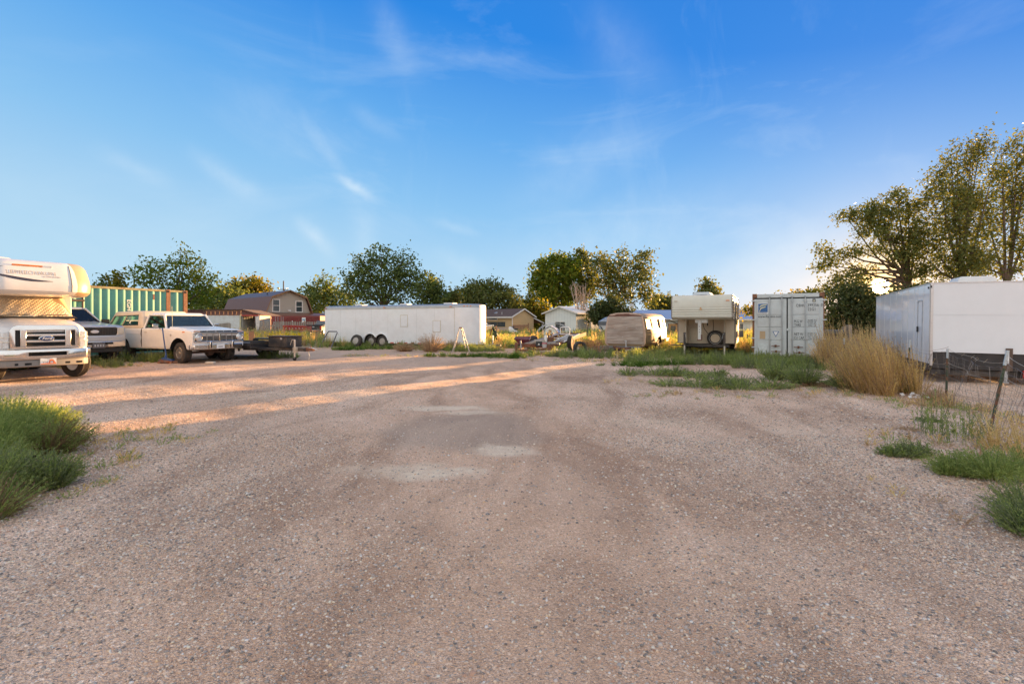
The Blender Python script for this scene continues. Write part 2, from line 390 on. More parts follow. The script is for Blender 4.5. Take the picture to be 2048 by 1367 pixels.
# ------------------------------------------------------------------ ground: one sheet to the horizon
def ground_material():
    m = bpy.data.materials.new('gravel_yard'); m.use_nodes = True; t = NT(m.node_tree)
    tc = t.n('ShaderNodeTexCoord'); v = tc.outputs['Object']
    sep = t.n('ShaderNodeSeparateXYZ'); t.l(v, sep.inputs[0]); x, y, z = sep.outputs
    # tightly packed stones: every cell one stone with its own colour, darker brown in the joints
    nA = t.noise(v, .35, 5, .6); nB = t.noise(v, 1.3, 6, .65); nC = t.noise(v, 9, 5, .7); nF = t.noise(v, 70, 4, .7)
    stretch = t.mapping(v, sc=(1, .38, 1), rot=(0, 0, R(-14)))
    nM = t.noise(stretch, .8, 6, .62, .6); nM2 = t.noise(t.mapping(stretch, loc=(9, 4, 0)), 1.7, 6, .65, .4)
    def stones(scale, seed, stops):
        wv = t.mapping(v, loc=(seed, seed*.7, 0))
        vo = t.n('ShaderNodeTexVoronoi', feature='F1', i={'Scale': scale, 'Randomness': 1.}); t.l(wv, vo.inputs['Vector'])
        sp = t.n('ShaderNodeSeparateColor'); t.l(vo.outputs['Color'], sp.inputs[0])
        c = t.ramp(sp.outputs[0], stops)
        edge_ = t.ramp(vo.outputs['Distance'], [(.42, 0.), (.72, 1.)])
        return c, edge_, sp.outputs[2], t.math('SUBTRACT', .8, vo.outputs['Distance'])
    S1 = [(0., (.155, .145, .145)), (.12, (.27, .245, .23)), (.28, (.46, .38, .32)), (.48, (.58, .45, .36)), (.64, (.36, .29, .25)), (.80, (.64, .55, .48)), (1., (.74, .69, .63))]
    c1, e1, r1, h1 = stones(118, 3.1, S1); c2, e2, r2, h2 = stones(64, 7.7, S1); c3, e3, r3, h3 = stones(38, 1.3, S1)
    fine = t.mix(t.math('MULTIPLY', e1, .8), c1, (.24, .175, .135))
    mid = t.mix(t.math('MULTIPLY', e2, .8), c2, (.22, .165, .13))
    big = t.mix(e3, c3, (.24, .175, .135))
    col = t.mix(t.math('MULTIPLY', t.math('LESS_THAN', r2, .5), t.math('SUBTRACT', 1., e2)), fine, mid)
    bigm = t.math('MULTIPLY', t.math('LESS_THAN', r3, .16), t.math('SUBTRACT', 1., e3)); col = t.mix(bigm, col, big)
    # dusty wheel paths where dirt buries the stones, bare shoulders where they lie loose
    edge = t.math('ABSOLUTE', t.math('ADD', x, t.math('ADD', t.math('MULTIPLY', y, .06), -.1)))
    nE = t.noise(v, .7, 4, .6)
    tr = t.n('ShaderNodeMapRange', interpolation_type='SMOOTHSTEP', i={'From Min': .4, 'From Max': 3.0, 'To Min': .62, 'To Max': .12})
    t.l(t.math('ADD', edge, t.math('MULTIPLY', t.math('SUBTRACT', nE.outputs[0], .5), 2.8)), tr.inputs[0])
    dirt = t.mix(t.ramp(nB.outputs[0], [(.3, 0.), (.7, 1.)]), (.44, .315, .235), (.58, .44, .345))
    dirt = t.mix(t.ramp(nF.outputs[0], [(.35, .45), (.62, 0.)]), dirt, (.27, .20, .155))
    bury = t.math('MULTIPLY', tr.outputs[0], t.ramp(nC.outputs[0], [(.25, .45), (.65, 1.15)]))
    col = t.mix(bury, col, dirt)
    # broad tone: pale grey gravel, pink dust and brown trampled patches drawn out along the lane
    col = t.mix(1., col, t.ramp(nM.outputs[0], [(.34, (.80, .68, .59)), (.46, (1.10, .99, .89)), (.54, (1.30, 1.20, 1.10)), (.66, (1.50, 1.42, 1.34))]), 'MULTIPLY')
    col = t.mix(t.ramp(nM2.outputs[0], [(.52, 0.), (.68, .7)]), col, t.mix(.5, (.28, .185, .13), col))
    col = t.mix(t.ramp(nA.outputs[0], [(.48, 0.), (.68, .40)]), col, (.66, .48, .36))
    col = t.mix(1., col, (1.22, 1.12, 1.04), 'MULTIPLY')
    # pale sandy scuffs in the middle of the lane
    nW = t.noise(v, 2.6, 4, .6)
    pale = None
    for (px, py, rx, ry, a) in ((890, 815, .70, .28, .95), (950, 826, .55, .22, .7), (800, 935, .50, .22, .65), (880, 948, .40, .20, .95), (1010, 900, .34, .30, .9), (1600, 860, .5, .25, .25), (1300, 842, .6, .3, .25), (600, 790, 1.6, .5, .3)):
        X, Z = GP(px, py)
        dx = t.math('DIVIDE', t.math('SUBTRACT', x, X), rx); dy = t.math('DIVIDE', t.math('SUBTRACT', y, Z), ry)
        q = t.math('ADD', t.math('MULTIPLY', dx, dx), t.math('MULTIPLY', dy, dy))
        q = t.math('ADD', q, t.math('MULTIPLY', t.math('SUBTRACT', nW.outputs[0], .5), 4.2))
        g = t.math('MULTIPLY', t.ramp(t.math('MULTIPLY', q, .5), [(.0, 1.), (1., 0.)], 'EASE'), a)
        pale = g if pale is None else t.math('MAXIMUM', pale, g)
    pc = t.mix(nC.outputs[0], (.80, .62, .45), (.92, .75, .56))
    col = t.mix(t.math('MULTIPLY', pale, t.ramp(nC.outputs[0], [(.3, .6), (.6, 1.)])), col, pc)
    # packed dark crusher dust round the scuffs
    X, Z = GP(930, 860); dx = t.math('DIVIDE', t.math('SUBTRACT', x, X), 1.25); dy = t.math('DIVIDE', t.math('SUBTRACT', y, Z), 1.5)
    q = t.math('ADD', t.math('ADD', t.math('MULTIPLY', dx, dx), t.math('MULTIPLY', dy, dy)), t.math('MULTIPLY', t.math('SUBTRACT', nE.outputs[0], .5), 1.6))
    dd = t.math('MULTIPLY', t.ramp(q, [(.3, 1.), (1., 0.)], 'EASE'), t.math('SUBTRACT', .5, t.math('MULTIPLY', pale, .5)))
    fineg = t.mix(nF.outputs[0], (.28, .215, .17), (.52, .41, .325))
    col = t.mix(t.math('MULTIPLY', dd, 1.1), col, fineg)
    # left shadowed lane is orange-brown bare earth further off; weedy soil beyond the yard
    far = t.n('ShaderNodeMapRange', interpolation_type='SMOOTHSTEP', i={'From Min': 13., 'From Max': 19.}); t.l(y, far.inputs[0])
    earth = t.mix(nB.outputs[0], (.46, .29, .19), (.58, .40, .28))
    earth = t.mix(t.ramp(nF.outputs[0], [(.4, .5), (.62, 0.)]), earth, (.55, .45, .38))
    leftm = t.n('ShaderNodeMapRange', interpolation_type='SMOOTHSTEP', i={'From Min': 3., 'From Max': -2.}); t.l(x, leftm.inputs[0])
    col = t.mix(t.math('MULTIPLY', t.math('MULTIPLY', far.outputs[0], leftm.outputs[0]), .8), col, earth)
    yard = t.n('ShaderNodeMapRange', interpolation_type='SMOOTHSTEP', i={'From Min': 30., 'From Max': 34.})
    t.l(t.math('ADD', y, t.math('MULTIPLY', nA.outputs[0], 5.)), yard.inputs[0])
    soil = t.mix(nB.outputs[0], (.16, .14, .06), (.26, .20, .10))
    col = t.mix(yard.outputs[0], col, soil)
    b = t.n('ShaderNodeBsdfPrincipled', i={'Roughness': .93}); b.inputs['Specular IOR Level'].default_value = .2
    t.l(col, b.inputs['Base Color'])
    hh = t.math('ADD', t.math('ADD', t.math('MULTIPLY', h1, .5), t.math('MULTIPLY', h2, .5)), t.math('MULTIPLY', h3, t.math('MULTIPLY', bigm, .8)))
    hh = t.math('ADD', hh, t.math('MULTIPLY', nF.outputs[0], .35)); hh = t.math('ADD', hh, t.math('MULTIPLY', nC.outputs[0], .8))
    bp = t.n('ShaderNodeBump', i={'Strength': 1.0, 'Distance': .016}); t.l(hh, bp.inputs['Height']); t.l(bp.outputs[0], b.inputs['Normal'])
    o = t.n('ShaderNodeOutputMaterial'); t.l(b.outputs[0], o.inputs[0])
    return m
def axis_pts(fine, step, lim, grow=1.12):
    a = [0.]; s = step
    while a[-1] < lim:
        if a[-1] > fine: s *= grow
        a.append(a[-1]+s)
    return np.array(a)
px_ = axis_pts(14, .12, 900); xs = np.concatenate([-px_[::-1][:-1], px_]); ys = np.concatenate([-axis_pts(2, .3, 900, 1.3)[::-1][:-1], axis_pts(20, .12, 1500)])
XX, YY = np.meshgrid(xs, ys); ZZ = ground_h(XX, YY)
V = np.stack([XX.ravel(), YY.ravel(), ZZ.ravel()], 1); nx, ny = len(xs), len(ys)
I = (np.arange(ny-1)[:, None]*nx+np.arange(nx-1)[None, :]).ravel(); Q = np.stack([I, I+1, I+nx+1, I+nx], 1)
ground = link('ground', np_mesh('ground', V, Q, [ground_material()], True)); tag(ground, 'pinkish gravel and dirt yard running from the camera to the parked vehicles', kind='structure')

# ------------------------------------------------------------------ scatter of small stuff
def scatter(name, P, S, RZ, sources, label, colr=None, var=None, tilt=None):
    """one 'stuff' object: points that carry instances of the source meshes"""
    P = np.asarray(P, np.float32); n = len(P)
    me = bpy.data.meshes.new(name); me.vertices.add(n); me.vertices.foreach_set('co', P.ravel())
    a = me.attributes.new('scl', 'FLOAT_VECTOR', 'POINT'); a.data.foreach_set('vector', np.asarray(S, np.float32).ravel())
    rot = np.zeros((n, 3), np.float32); rot[:, 2] = RZ
    if tilt is not None: rot[:, :2] = tilt
    a = me.attributes.new('rot', 'FLOAT_VECTOR', 'POINT'); a.data.foreach_set('vector', rot.ravel())
    if colr is not None:
        a = me.attributes.new('tone', 'FLOAT_COLOR', 'POINT'); a.data.foreach_set('color', np.concatenate([colr, np.ones((n, 1))], 1).astype(np.float32).ravel())
    var = rng.integers(0, len(sources), n) if var is None else var
    a = me.attributes.new('var', 'INT', 'POINT'); a.data.foreach_set('value', var.astype(np.int32))
    o = link(name, me); tag(o, label, kind='stuff')
    ng = bpy.data.node_groups.new(name, 'GeometryNodeTree')
    ng.interface.new_socket('Geometry', in_out='INPUT', socket_type='NodeSocketGeometry'); ng.interface.new_socket('Geometry', in_out='OUTPUT', socket_type='NodeSocketGeometry')
    N = ng.nodes; gi = N.new('NodeGroupInput'); go = N.new('NodeGroupOutput'); jn = N.new('GeometryNodeJoinGeometry')
    def attr(nm, ty):
        q = N.new('GeometryNodeInputNamedAttribute'); q.data_type = ty; q.inputs[0].default_value = nm; return q
    vi, sc_, ro = attr('var', 'INT'), attr('scl', 'FLOAT_VECTOR'), attr('rot', 'FLOAT_VECTOR')
    e2r = N.new('FunctionNodeEulerToRotation'); ng.links.new(ro.outputs[0], e2r.inputs[0])
    for k, smesh in enumerate(sources):
        so = bpy.data.objects.new(name+'_source', smesh)
        oi = N.new('GeometryNodeObjectInfo'); oi.inputs[0].default_value = so
        cp = N.new('FunctionNodeCompare'); cp.data_type = 'INT'; cp.operation = 'EQUAL'
        ng.links.new(vi.outputs[0], cp.inputs[2]); cp.inputs[3].default_value = k
        ip = N.new('GeometryNodeInstanceOnPoints'); ng.links.new(gi.outputs[0], ip.inputs['Points']); ng.links.new(cp.outputs[0], ip.inputs['Selection'])
        ng.links.new(oi.outputs['Geometry'], ip.inputs['Instance']); ng.links.new(sc_.outputs[0], ip.inputs['Scale']); ng.links.new(e2r.outputs[0], ip.inputs['Rotation'])
        ng.links.new(ip.outputs[0], jn.inputs[0])
    ng.links.new(jn.outputs[0], go.inputs[0])
    md = o.modifiers.new('scatter', 'NODES'); md.node_group = ng
    return o
def pebble_mat():
    m = bpy.data.materials.new('pebble_stone'); m.use_nodes = True; t = NT(m.node_tree)
    a = t.n('ShaderNodeAttribute', attribute_type='INSTANCER', attribute_name='tone')
    tc = t.n('ShaderNodeTexCoord'); n = t.noise(tc.outputs['Object'], 2.5, 4, .6)
    c = t.mix(1., a.outputs['Color'], t.mix(n.outputs[0], (.72, .72, .72), (1.25, 1.22, 1.2)), 'MULTIPLY')
    b = t.n('ShaderNodeBsdfPrincipled', i={'Roughness': .8}); t.l(c, b.inputs['Base Color'])
    b.inputs['Specular IOR Level'].default_value = .3
    o = t.n('ShaderNodeOutputMaterial'); t.l(b.outputs[0], o.inputs[0]); return m
def pebble_meshes():
    out = []; pm = pebble_mat()
    for k in range(6):
        bm = bmesh.new(); bmesh.ops.create_icosphere(bm, subdivisions=2 if k < 3 else 1, radius=1)
        r = random.Random(k)
        d = [Vector((r.uniform(-1, 1), r.uniform(-1, 1), r.uniform(-1, 1))).normalized() for _ in range(5)]
        for q in bm.verts:
            s = 1+.14*sum(max(0, q.co.normalized().dot(e)-.3) for e in d)-.10*max(0, q.co.normalized().dot(-d[0])-.2)*2
            q.co *= s; q.co.z *= .55+.08*k; q.co.x *= 1.15
        me = bpy.data.meshes.new('pebble'); bm.to_mesh(me); bm.free(); me.materials.append(pm)
        me.shade_smooth(); me.set_sharp_from_angle(angle=R(50)) if k > 3 else None
        out.append(me)
    return out
def gravel():
    P = []
    for (z0, z1, dens, smin, smax) in ((1.6, 3.4, 7000, .0026, .0095), (3.4, 6.5, 3000, .0034, .0125), (6.5, 12, 520, .005, .014), (12, 20, 50, .008, .018)):
        area = 1.12*(z1**2-z0**2)+2*(z1-z0); n = int(area*dens)
        z = np.sqrt(rng.uniform(z0**2, z1**2, n)); x = rng.uniform(-1, 1, n)*(1.12*z+.8)
        s = smin+(smax-smin)*rng.random(n)**2.7
        edge = np.abs(x+.06*z-.1)+1.3*np.sin(.9*z+.7*x)*.5
        keep = rng.random(n) < np.clip(.40+.6*(edge-.6)/2.2, .38, 1)
        cl = .5+.5*np.sin(2.3*x+1.1*z)*np.sin(1.7*z-.9*x+2)
        keep &= rng.random(n) < .45+.55*cl
        keep &= rng.random(n) > .8*np.exp(-((x+.35)/1.5)**2-((z-6.3)/2.6)**2)
        P.append(np.stack([x, z, s], 1)[keep])
    # a sprinkle of larger river stones near the lens
    n = 260; z = np.sqrt(rng.uniform(1.7**2, 7**2, n)); x = rng.uniform(-1.1, 1.1, n)*z; P.append(np.stack([x, z, rng.uniform(.009, .016, n)], 1))
    n = 500; X0, Z0 = GP(1870, 850); P.append(np.stack([rng.normal(X0, .8, n), rng.normal(Z0, .9, n), rng.uniform(.010, .022, n)], 1))
    P = np.concatenate(P); n = len(P)
    pal = np.array([(.17, .16, .155), (.24, .22, .205), (.31, .28, .26), (.43, .36, .31), (.54, .42, .33), (.60, .47, .37), (.42, .27, .20), (.62, .54, .46), (.70, .65, .59), (.46, .41, .38), (.36, .345, .33), (.62, .42, .27)])
    w = np.array([.09, .11, .12, .13, .12, .11, .05, .09, .06, .06, .04, .02]); c = pal[rng.choice(len(pal), n, p=w/w.sum())]*rng.uniform(.9, 1.22, (n, 1))*np.array([1.05, 1.0, .95]); c = np.minimum(c, (.68, .63, .58))
    s = P[:, 2:3]*.86*rng.uniform(.75, 1.3, (n, 3))
    z = ground_h(P[:, 0], P[:, 1])+s[:, 2]*.02
    scatter('gravel', np.stack([P[:, 0], P[:, 1], z], 1), s, rng.uniform(0, 6.28, n), pebble_meshes(), 'loose pebbles and small stones spread over the yard', colr=c, tilt=rng.normal(0, .25, (n, 2)))
    return n
NGRAVEL = gravel()
# the sun itself, seen low between the branches
def sun_ball():
    d = Vector(((1760-CX)/F, 1.0, (HY-572)/F)).normalized()*3000
    m = bpy.data.materials.new('sun_fire'); m.use_nodes = True; t = NT(m.node_tree)
    e = t.n('ShaderNodeEmission', i={'Strength': 9.}); e.inputs[0].default_value = (1, .70, .30, 1)
    o = t.n('ShaderNodeOutputMaterial'); t.l(e.outputs[0], o.inputs[0])
    mb = MB(); mb.lathe([(36*math.sin(a), -36*math.cos(a)) for a in np.linspace(0, math.pi, 13)], (0, 0, 0), 'z', 24)
    s = obj('sun', mb, m, loc=(d.x, d.y, d.z+H)); tag(s, 'low evening sun shining through the branches', kind='structure')
    m.cycles.emission_sampling = 'NONE'
sun_ball()
# ------------------------------------------------------------------ buildings behind the yard
def lined(name, c, pitch, axis='z', depth=.25, r=.7, dirt=.2, metal=0., var=.06):
    if name in MATS: return MATS[name]
    m = bpy.data.materials.new(name); m.use_nodes = True; t = NT(m.node_tree); MATS[name] = m
    tc = t.n('ShaderNodeTexCoord'); v = tc.outputs['Object']; sep = t.n('ShaderNodeSeparateXYZ'); t.l(v, sep.inputs[0])
    a = sep.outputs['xyz'.index(axis)]; f = t.math('FRACT', t.math('DIVIDE', a, pitch))
    n = t.noise(v, 1.6, 5, .6); col = t.mix(n.outputs[0], tuple(x*(1-var) for x in c), tuple(min(1, x*(1+var)) for x in c))
    nd = t.noise(v, .9, 6, .7); col = t.mix(t.ramp(nd.outputs[0], [(.5, 0.), (.8, dirt)]), col, tuple(x*.55 for x in c))
    col = t.mix(t.ramp(f, [(0., .55), (.06, .25), (.10, 0.)]), col, tuple(x*.45 for x in c))
    b = t.n('ShaderNodeBsdfPrincipled', i={'Roughness': r}); b.inputs['Metallic'].default_value = metal; t.l(col, b.inputs['Base Color'])
    bp = t.n('ShaderNodeBump', i={'Strength': depth*2, 'Distance': .02}); t.l(f, bp.inputs['Height']); t.l(bp.outputs[0], b.inputs['Normal'])
    o = t.n('ShaderNodeOutputMaterial'); t.l(b.outputs[0], o.inputs[0]); return m
tan_siding = lined('tan_siding', (.56, .40, .21), .18); mint_siding = lined('pale_mint_panel', (.70, .74, .71), .40, 'x', .1)
grey_siding = lined('grey_lap_siding', (.37, .34, .29), .16); shingle = M('brown_shingle', (.10, .065, .055), .9, 0, .3, vs=12, bump=.4)
roof_brown = lined('brown_metal_roof', (.12, .065, .055), .45, 'y', .3, .45, .2, .3); roof_brown_low = lined('brown_rib_sheet', (.13, .06, .05), .22, 'y', .3, .5, .2, .2)
roof_white = lined('white_metal_roof', (.62, .64, .66), .35, 'y', .2, .45); roof_blue = lined('pale_blue_metal_roof', (.34, .40, .52), .35, 'x', .25, .4, .15, .3)
trim_white = M('white_trim_paint', (.72, .70, .66), .5, 0, .05, dirt=.15); trim_brown = M('brown_trim', (.24, .13, .06), .7, 0, .2)
pane = M('dark_window_pane', (.05, .065, .07), .08, 0, .3, vs=1.2)
def window(parent, c, w, h, face, mull=1, name='window', fr=trim_white, t=.06, horiz=False):
    """face: 'y-' wall looks along -y; 'x+' / 'x-' walls; c = centre on the wall surface"""
    mb = MB(); pb = MB()
    def B(m, u0, u1, z0, z1, d0, d1):
        if face == 'y-': m.bx(c[0]+u0, c[0]+u1, c[1]-d1, c[1]-d0, c[2]+z0, c[2]+z1)
        elif face == 'x+': m.bx(c[0]+d0, c[0]+d1, c[1]+u0, c[1]+u1, c[2]+z0, c[2]+z1)
        else: m.bx(c[0]-d1, c[0]-d0, c[1]+u0, c[1]+u1, c[2]+z0, c[2]+z1)
    a, b = w/2, h/2
    B(mb, -a-t, a+t, b, b+t, .004, .05); B(mb, -a-t, a+t, -b-t, -b, .004, .06); B(mb, -a-t, -a, -b, b, .004, .05); B(mb, a, a+t, -b, b, .004, .05)
    if mull:
        if horiz: B(mb, -a, a, -t/3, t/3, .006, .045)
        else: B(mb, -t/3, t/3, -b, b, .006, .045)
    w_ = obj(name, mb, fr, parent)
    B(pb, -a, a, -b, b, .006, .02); obj('pane', pb, pane, w_)
    return w_
def slab(mb, a, b, c, d, t):
    """roof slab from four corners (counter-clockwise), thickness t downwards"""
    lo = [(p[0], p[1], p[2]-t) for p in (a, b, c, d)]; mb.hexa(lo, [a, b, c, d])
def tan_house():
    root = thing('house', 'small tan house with dark shingle gable roof and covered side porch', 'house', (0, 62, 0), R(50)); w, L, e, p = 4.4, 13., 2.28, 3.2
    mb = MB(); mb.add([(0,0,-.2),(w,0,-.2),(w,0,e),(w/2,0,p-.06),(0,0,e),(0,L,-.2),(w,L,-.2),(w,L,e),(w/2,L,p-.06),(0,L,e)], [(0,1,2,3,4),(9,8,7,6,5),(0,4,9,5),(1,6,7,2),(2,7,8,3),(3,8,9,4)])
    obj('wall', mb, tan_siding, root)
    rb = MB(); o = .28; s = (p-e)/(w/2)
    slab(rb, (-o, -.25, e-o*s+.05), (w/2, -.25, p+.05), (w/2, L+.2, p+.05), (-o, L+.2, e-o*s+.05), .07); slab(rb, (w/2, -.25, p+.05), (w+o, -.25, e-o*s+.05), (w+o, L+.2, e-o*s+.05), (w/2, L+.2, p+.05), .07)
    rf = obj('roof', rb, shingle, root)
    tb = MB(); slab(tb, (-o, -.29, e-o*s+.07), (w/2, -.29, p+.07), (w/2, -.255, p+.07), (-o, -.255, e-o*s+.07), .16); slab(tb, (w/2, -.29, p+.07), (w+o, -.29, e-o*s+.07), (w+o, -.255, e-o*s+.07), (w/2, -.255, p+.07), .16)
    tb.bx(-o-.04, -o-.005, -.25, L, e-o*s-.14, e-o*s+.05); obj('fascia', tb, trim_white, root)
    tb = MB(); tb.bx(-.02, .12, -.03, -.004, -.2, e-.05); obj('corner_board', tb, trim_white, root)
    for yy, sc in ((3.3, 1), (7.2, 1)):
        v = MB(); v.box((.7*1, yy, e+.7*s+.12), (.35, .35, .14), ry=-math.atan(s)); obj('roof_vent', v, galv, rf)
    v = MB(); v.tube((.4, 2., e+.2), (.4, 2., e+.55), .05); obj('vent_pipe', v, galv, rf)
    window(root, (0, 3.2, 1.98), 1.5, .28, 'x-', 0)
    dk = MB(); dk.bx(-.03, -.004, 1.1, 5.0, .95, 1.55); obj('window', dk, pane, root)
    for yy in (2.4, 3.7): v = MB(); v.bx(-.05, -.032, yy, yy+.05, .95, 1.55); obj('mullion', v, trim_brown, root)
    aw = MB(); aw.bx(-.6, -.005, 5.6, 10., 2.0, 2.1); obj('awning', aw, trim_white, root)
    # porch
    pr = MB(); slab(pr, (w+.2, .3, e-.12), (w+2.6, .3, e-1.05+.2), (w+2.6, 5, e-1.05+.2), (w+.2, 5, e-.12), .08); obj('porch_roof', pr, brown_wood, root)
    pf = MB(); slab(pf, (w+.2, .24, e-.10), (w+2.7, .24, e-1.03+.2), (w+2.7, .29, e-1.03+.2), (w+.2, .29, e-.10), .13); obj('porch_fascia', pf, trim_white, root)
    for yy in (.35, 4.6): v = MB(); v.bx(w+2.45, w+2.6, yy, yy+.14, -.1, e-.95); obj('post', v, trim_white, root)
tan_house()
def wood_panel_gate():
    root = thing('fence_panel', 'short orange-brown board fence panel against the tan house gable', 'fence', (0.05, 60.2, 0), R(6))
    for i in range(11): mb = MB(); mb.bx(i*.17, i*.17+.16, 0, .03, 0, 1.18+.01*(i % 3)); obj('board', mb, brown_wood, root)
    mb = MB(); mb.bx(1.88, 1.99, -.03, .08, 0, 1.4); obj('post', mb, brown_wood, root)
wood_panel_gate()
def mint_house():
    root = thing('white_cottage', 'pale mint-white gabled shed house with a sliding window and white metal roof', 'shed house', (7.68, 60, 0), R(-36.87)); w, L, e, p = 4.4, 5.8, 2.68, 3.42
    mb = MB(); mb.add([(-w,0,-.2),(0,0,-.2),(0,0,e),(-w/2,0,p-.05),(-w,0,e),(-w,L,-.2),(0,L,-.2),(0,L,e),(-w/2,L,p-.05),(-w,L,e)], [(0,1,2,3,4),(9,8,7,6,5),(0,4,9,5),(1,6,7,2),(2,7,8,3),(3,8,9,4)])
    obj('wall', mb, mint_siding, root); o = .35; s = (p-e)/(w/2)
    rb = MB(); slab(rb, (-w-o, -.3, e-o*s+.05), (-w/2, -.3, p+.05), (-w/2, L+.6, p+.05), (-w-o, L+.6, e-o*s+.05), .05); slab(rb, (-w/2, -.3, p+.05), (o, -.3, e-o*s+.05), (o, L+.6, e-o*s+.05), (-w/2, L+.6, p+.05), .05)
    obj('roof', rb, roof_white, root)
    tb = MB(); slab(tb, (-w-o, -.34, e-o*s+.06), (-w/2, -.34, p+.06), (-w/2, -.305, p+.06), (-w-o, -.305, e-o*s+.06), .15); slab(tb, (-w/2, -.34, p+.06), (o, -.34, e-o*s+.06), (o, -.305, e-o*s+.06), (-w/2, -.305, p+.06), .15)
    tb.bx(o+.003, o+.04, -.3, L+.6, e-o*s-.10, e-o*s+.05); obj('fascia', tb, trim_white, root)
    window(root, (-2.2, 0, .95), 1.35, 1.15, 'y-', 1)
    window(root, (0, 2.9, 1.62), .42, .62, 'x+', 0); window(root, (0, 2.9, .72), .42, .95, 'x+', 0)
    d = MB(); d.bx(.004, .04, 3.7, 4.5, 0, 1.65); dd = obj('door', d, M('pale_blue_door', (.55, .63, .68), .5), root)
    k = MB(); k.bx(.045, .09, 3.8, 3.85, .8, .95); obj('handle', k, black, dd)
    b = MB(); b.bx(-w-.1, -w+2.9, -.6, -.5, .32, .42); b.bx(.3, .4, 0, L, .28, .38); obj('base_rail', b, grey_wood, root)
mint_house()
def barn_house():
    root = thing('barn_house', 'house with a brown gambrel metal roof, grey siding and two upper windows', 'house', (WX(533, 76), 76, 0), R(50)); w, L = 6.9, 16.
    pr = [(0, 0), (w, 0), (w, 3.2), (w-.75, 5.35), (w/2, 6.35), (.75, 5.35), (0, 3.2)]
    mb = MB(); mb.prism(pr, 0, L, 'xz'); obj('wall', mb, grey_siding, root)
    def roofseg(name, a, b, mat):
        r_ = MB(); slab(r_, (a[0], -.45, a[1]), (b[0], -.45, b[1]), (b[0], L+.3, b[1]), (a[0], L+.3, a[1]), .10); return obj(name, r_, mat, root)
    roofseg('lower_roof', (-.35, 2.9), (.65, 5.5), roof_brown_low); up = roofseg('upper_roof', (.655, 5.505), (w/2, 6.55), roof_brown)
    roofseg('upper_roof', (w/2+.003, 6.55), (w-.65, 5.505), roof_brown); roofseg('lower_roof', (w-.645, 5.5), (w+.35, 2.9), roof_brown_low)
    v = MB(); v.tube((1.6, 3.4, 5.7), (1.6, 3.4, 6.3), .07); obj('vent_pipe', v, black, up)
    tb = MB()
    for a, b in (((-.35, 2.9), (.65, 5.5)), ((.65, 5.5), (w/2, 6.57)), ((w/2, 6.57), (w-.65, 5.5)), ((w-.65, 5.5), (w+.35, 2.9))):
        slab(tb, (a[0], -.52, a[1]+.02), (b[0], -.52, b[1]+.02), (b[0], -.455, b[1]+.02), (a[0], -.455, a[1]+.02), .26)
    obj('fascia', tb, trim_brown, root)
    window(root, (1.45, 0, 4.1), .95, 1.75, 'y-', 1, horiz=True, t=.12); window(root, (5.1, 0, 4.0), .95, 1.6, 'y-', 1, horiz=True, t=.12)
    lamp = MB(); lamp.box((3.5, -.1, 3.35), (.4, .2, .15)); obj('flood_lamp', lamp, white_print, root)
    pb = MB(); slab(pb, (-.2, -2.1, 2.55), (w+2.9, -2.1, 2.55), (w+2.9, -.03, 3.0), (-.2, -.03, 3.0), .12); obj('porch_roof', pb, roof_brown, root)
    pw = MB(); pw.bx(0, w+2.6, -1.85, -.05, -.2, 2.5); obj('porch_wall', pw, grey_siding, root)
barn_house()
def utility_pole():
    root = thing('utility_pole', 'wooden utility pole top rising behind the gambrel roof', 'utility pole', (WX(567, 100), 100, 0)); mb = MB(); mb.tube((0, 0, 0), (0, 0, 9.8), .16, 8, .11); obj('pole', mb, bark, root)
    mb = MB(); mb.bx(-1., 1., -.15, -.06, 8.0, 8.15); obj('crossarm', mb, bark, root)
    for x in (-.8, 0.6, .9): mb = MB(); mb.tube((x, -.1, 8.15), (x, -.1, 8.4), .05, 6); obj('insulator', mb, galv, root)
utility_pole()
def low_shed():
    root = thing('low_shed', 'low brown gabled shed with a rusty eave behind the white storage box', 'shed', (WX(489, 66), 66, 0), R(8)); e, p = 2.35, 3.2; L = 6
    mb = MB(); mb.prism([(-7.2, -.2), (3.1, -.2), (3.1, e), (0, p-.08), (-7.2, p-.15)], 0, L, 'xz'); obj('wall', mb, lined('reddish_brown_siding', (.16, .08, .075), .25), root)
    rb = MB(); slab(rb, (-7.4, -.4, p-.05), (0, -.4, p), (0, L, p), (-7.4, L, p-.05), .08); slab(rb, (0.003, -.4, p), (3.5, -.4, e-.1), (3.5, L, e-.1), (.003, L, p), .08); obj('roof', rb, shingle, root)
    g = MB(); g.path([(0, -.48, p-.03), (3.45, -.48, e-.15), (3.5, -.45, e-.5), (3.45, -.4, .2)], .06, 6); obj('gutter_pipe', g, M('pale_rust_gutter', (.35, .22, .16), .7, 0, .3), root)
low_shed()
def white_box():
    Z = 58; root = thing('storage_box', 'white box body with a row of wooden slats on its roof', 'storage box', (WX(410, Z), Z, 0)); w = WX(482, Z)-WX(410, Z)
    mb = MB(); mb.bx(0, w, 0, 2.3, .1, 2.28); obj('body', mb, M('white_box_panel', (.62, .65, .65), .55, 0, .06, dirt=.35), root, .02)
    mb = MB(); mb.bx(w-.14, w+.03, -.05, -.005, .1, 2.36); obj('corner_trim', mb, M('yellowish_trim', (.5, .45, .28), .6, 0, .2, rust=.3), root)
    for k in (0, 1): mb = MB(); mb.bx(.0, w, .0, .07, 2.33+.42*k, 2.40+.42*k); obj('rail', mb, brown_wood, root)
    for i in range(9): mb = MB(); x = .12+i*(w-.2)/8; mb.bx(x, x+.09, -.03, -.003, 2.30, 2.80); obj('slat', mb, brown_wood, root)
    mb = MB(); mb.prism([(1.4, .5), (3.0, .5), (3.0, 1.35), (2.85, 1.45), (1.4, 1.3)], -.06, -.01); obj('board', mb, grey_wood, root)
white_box()
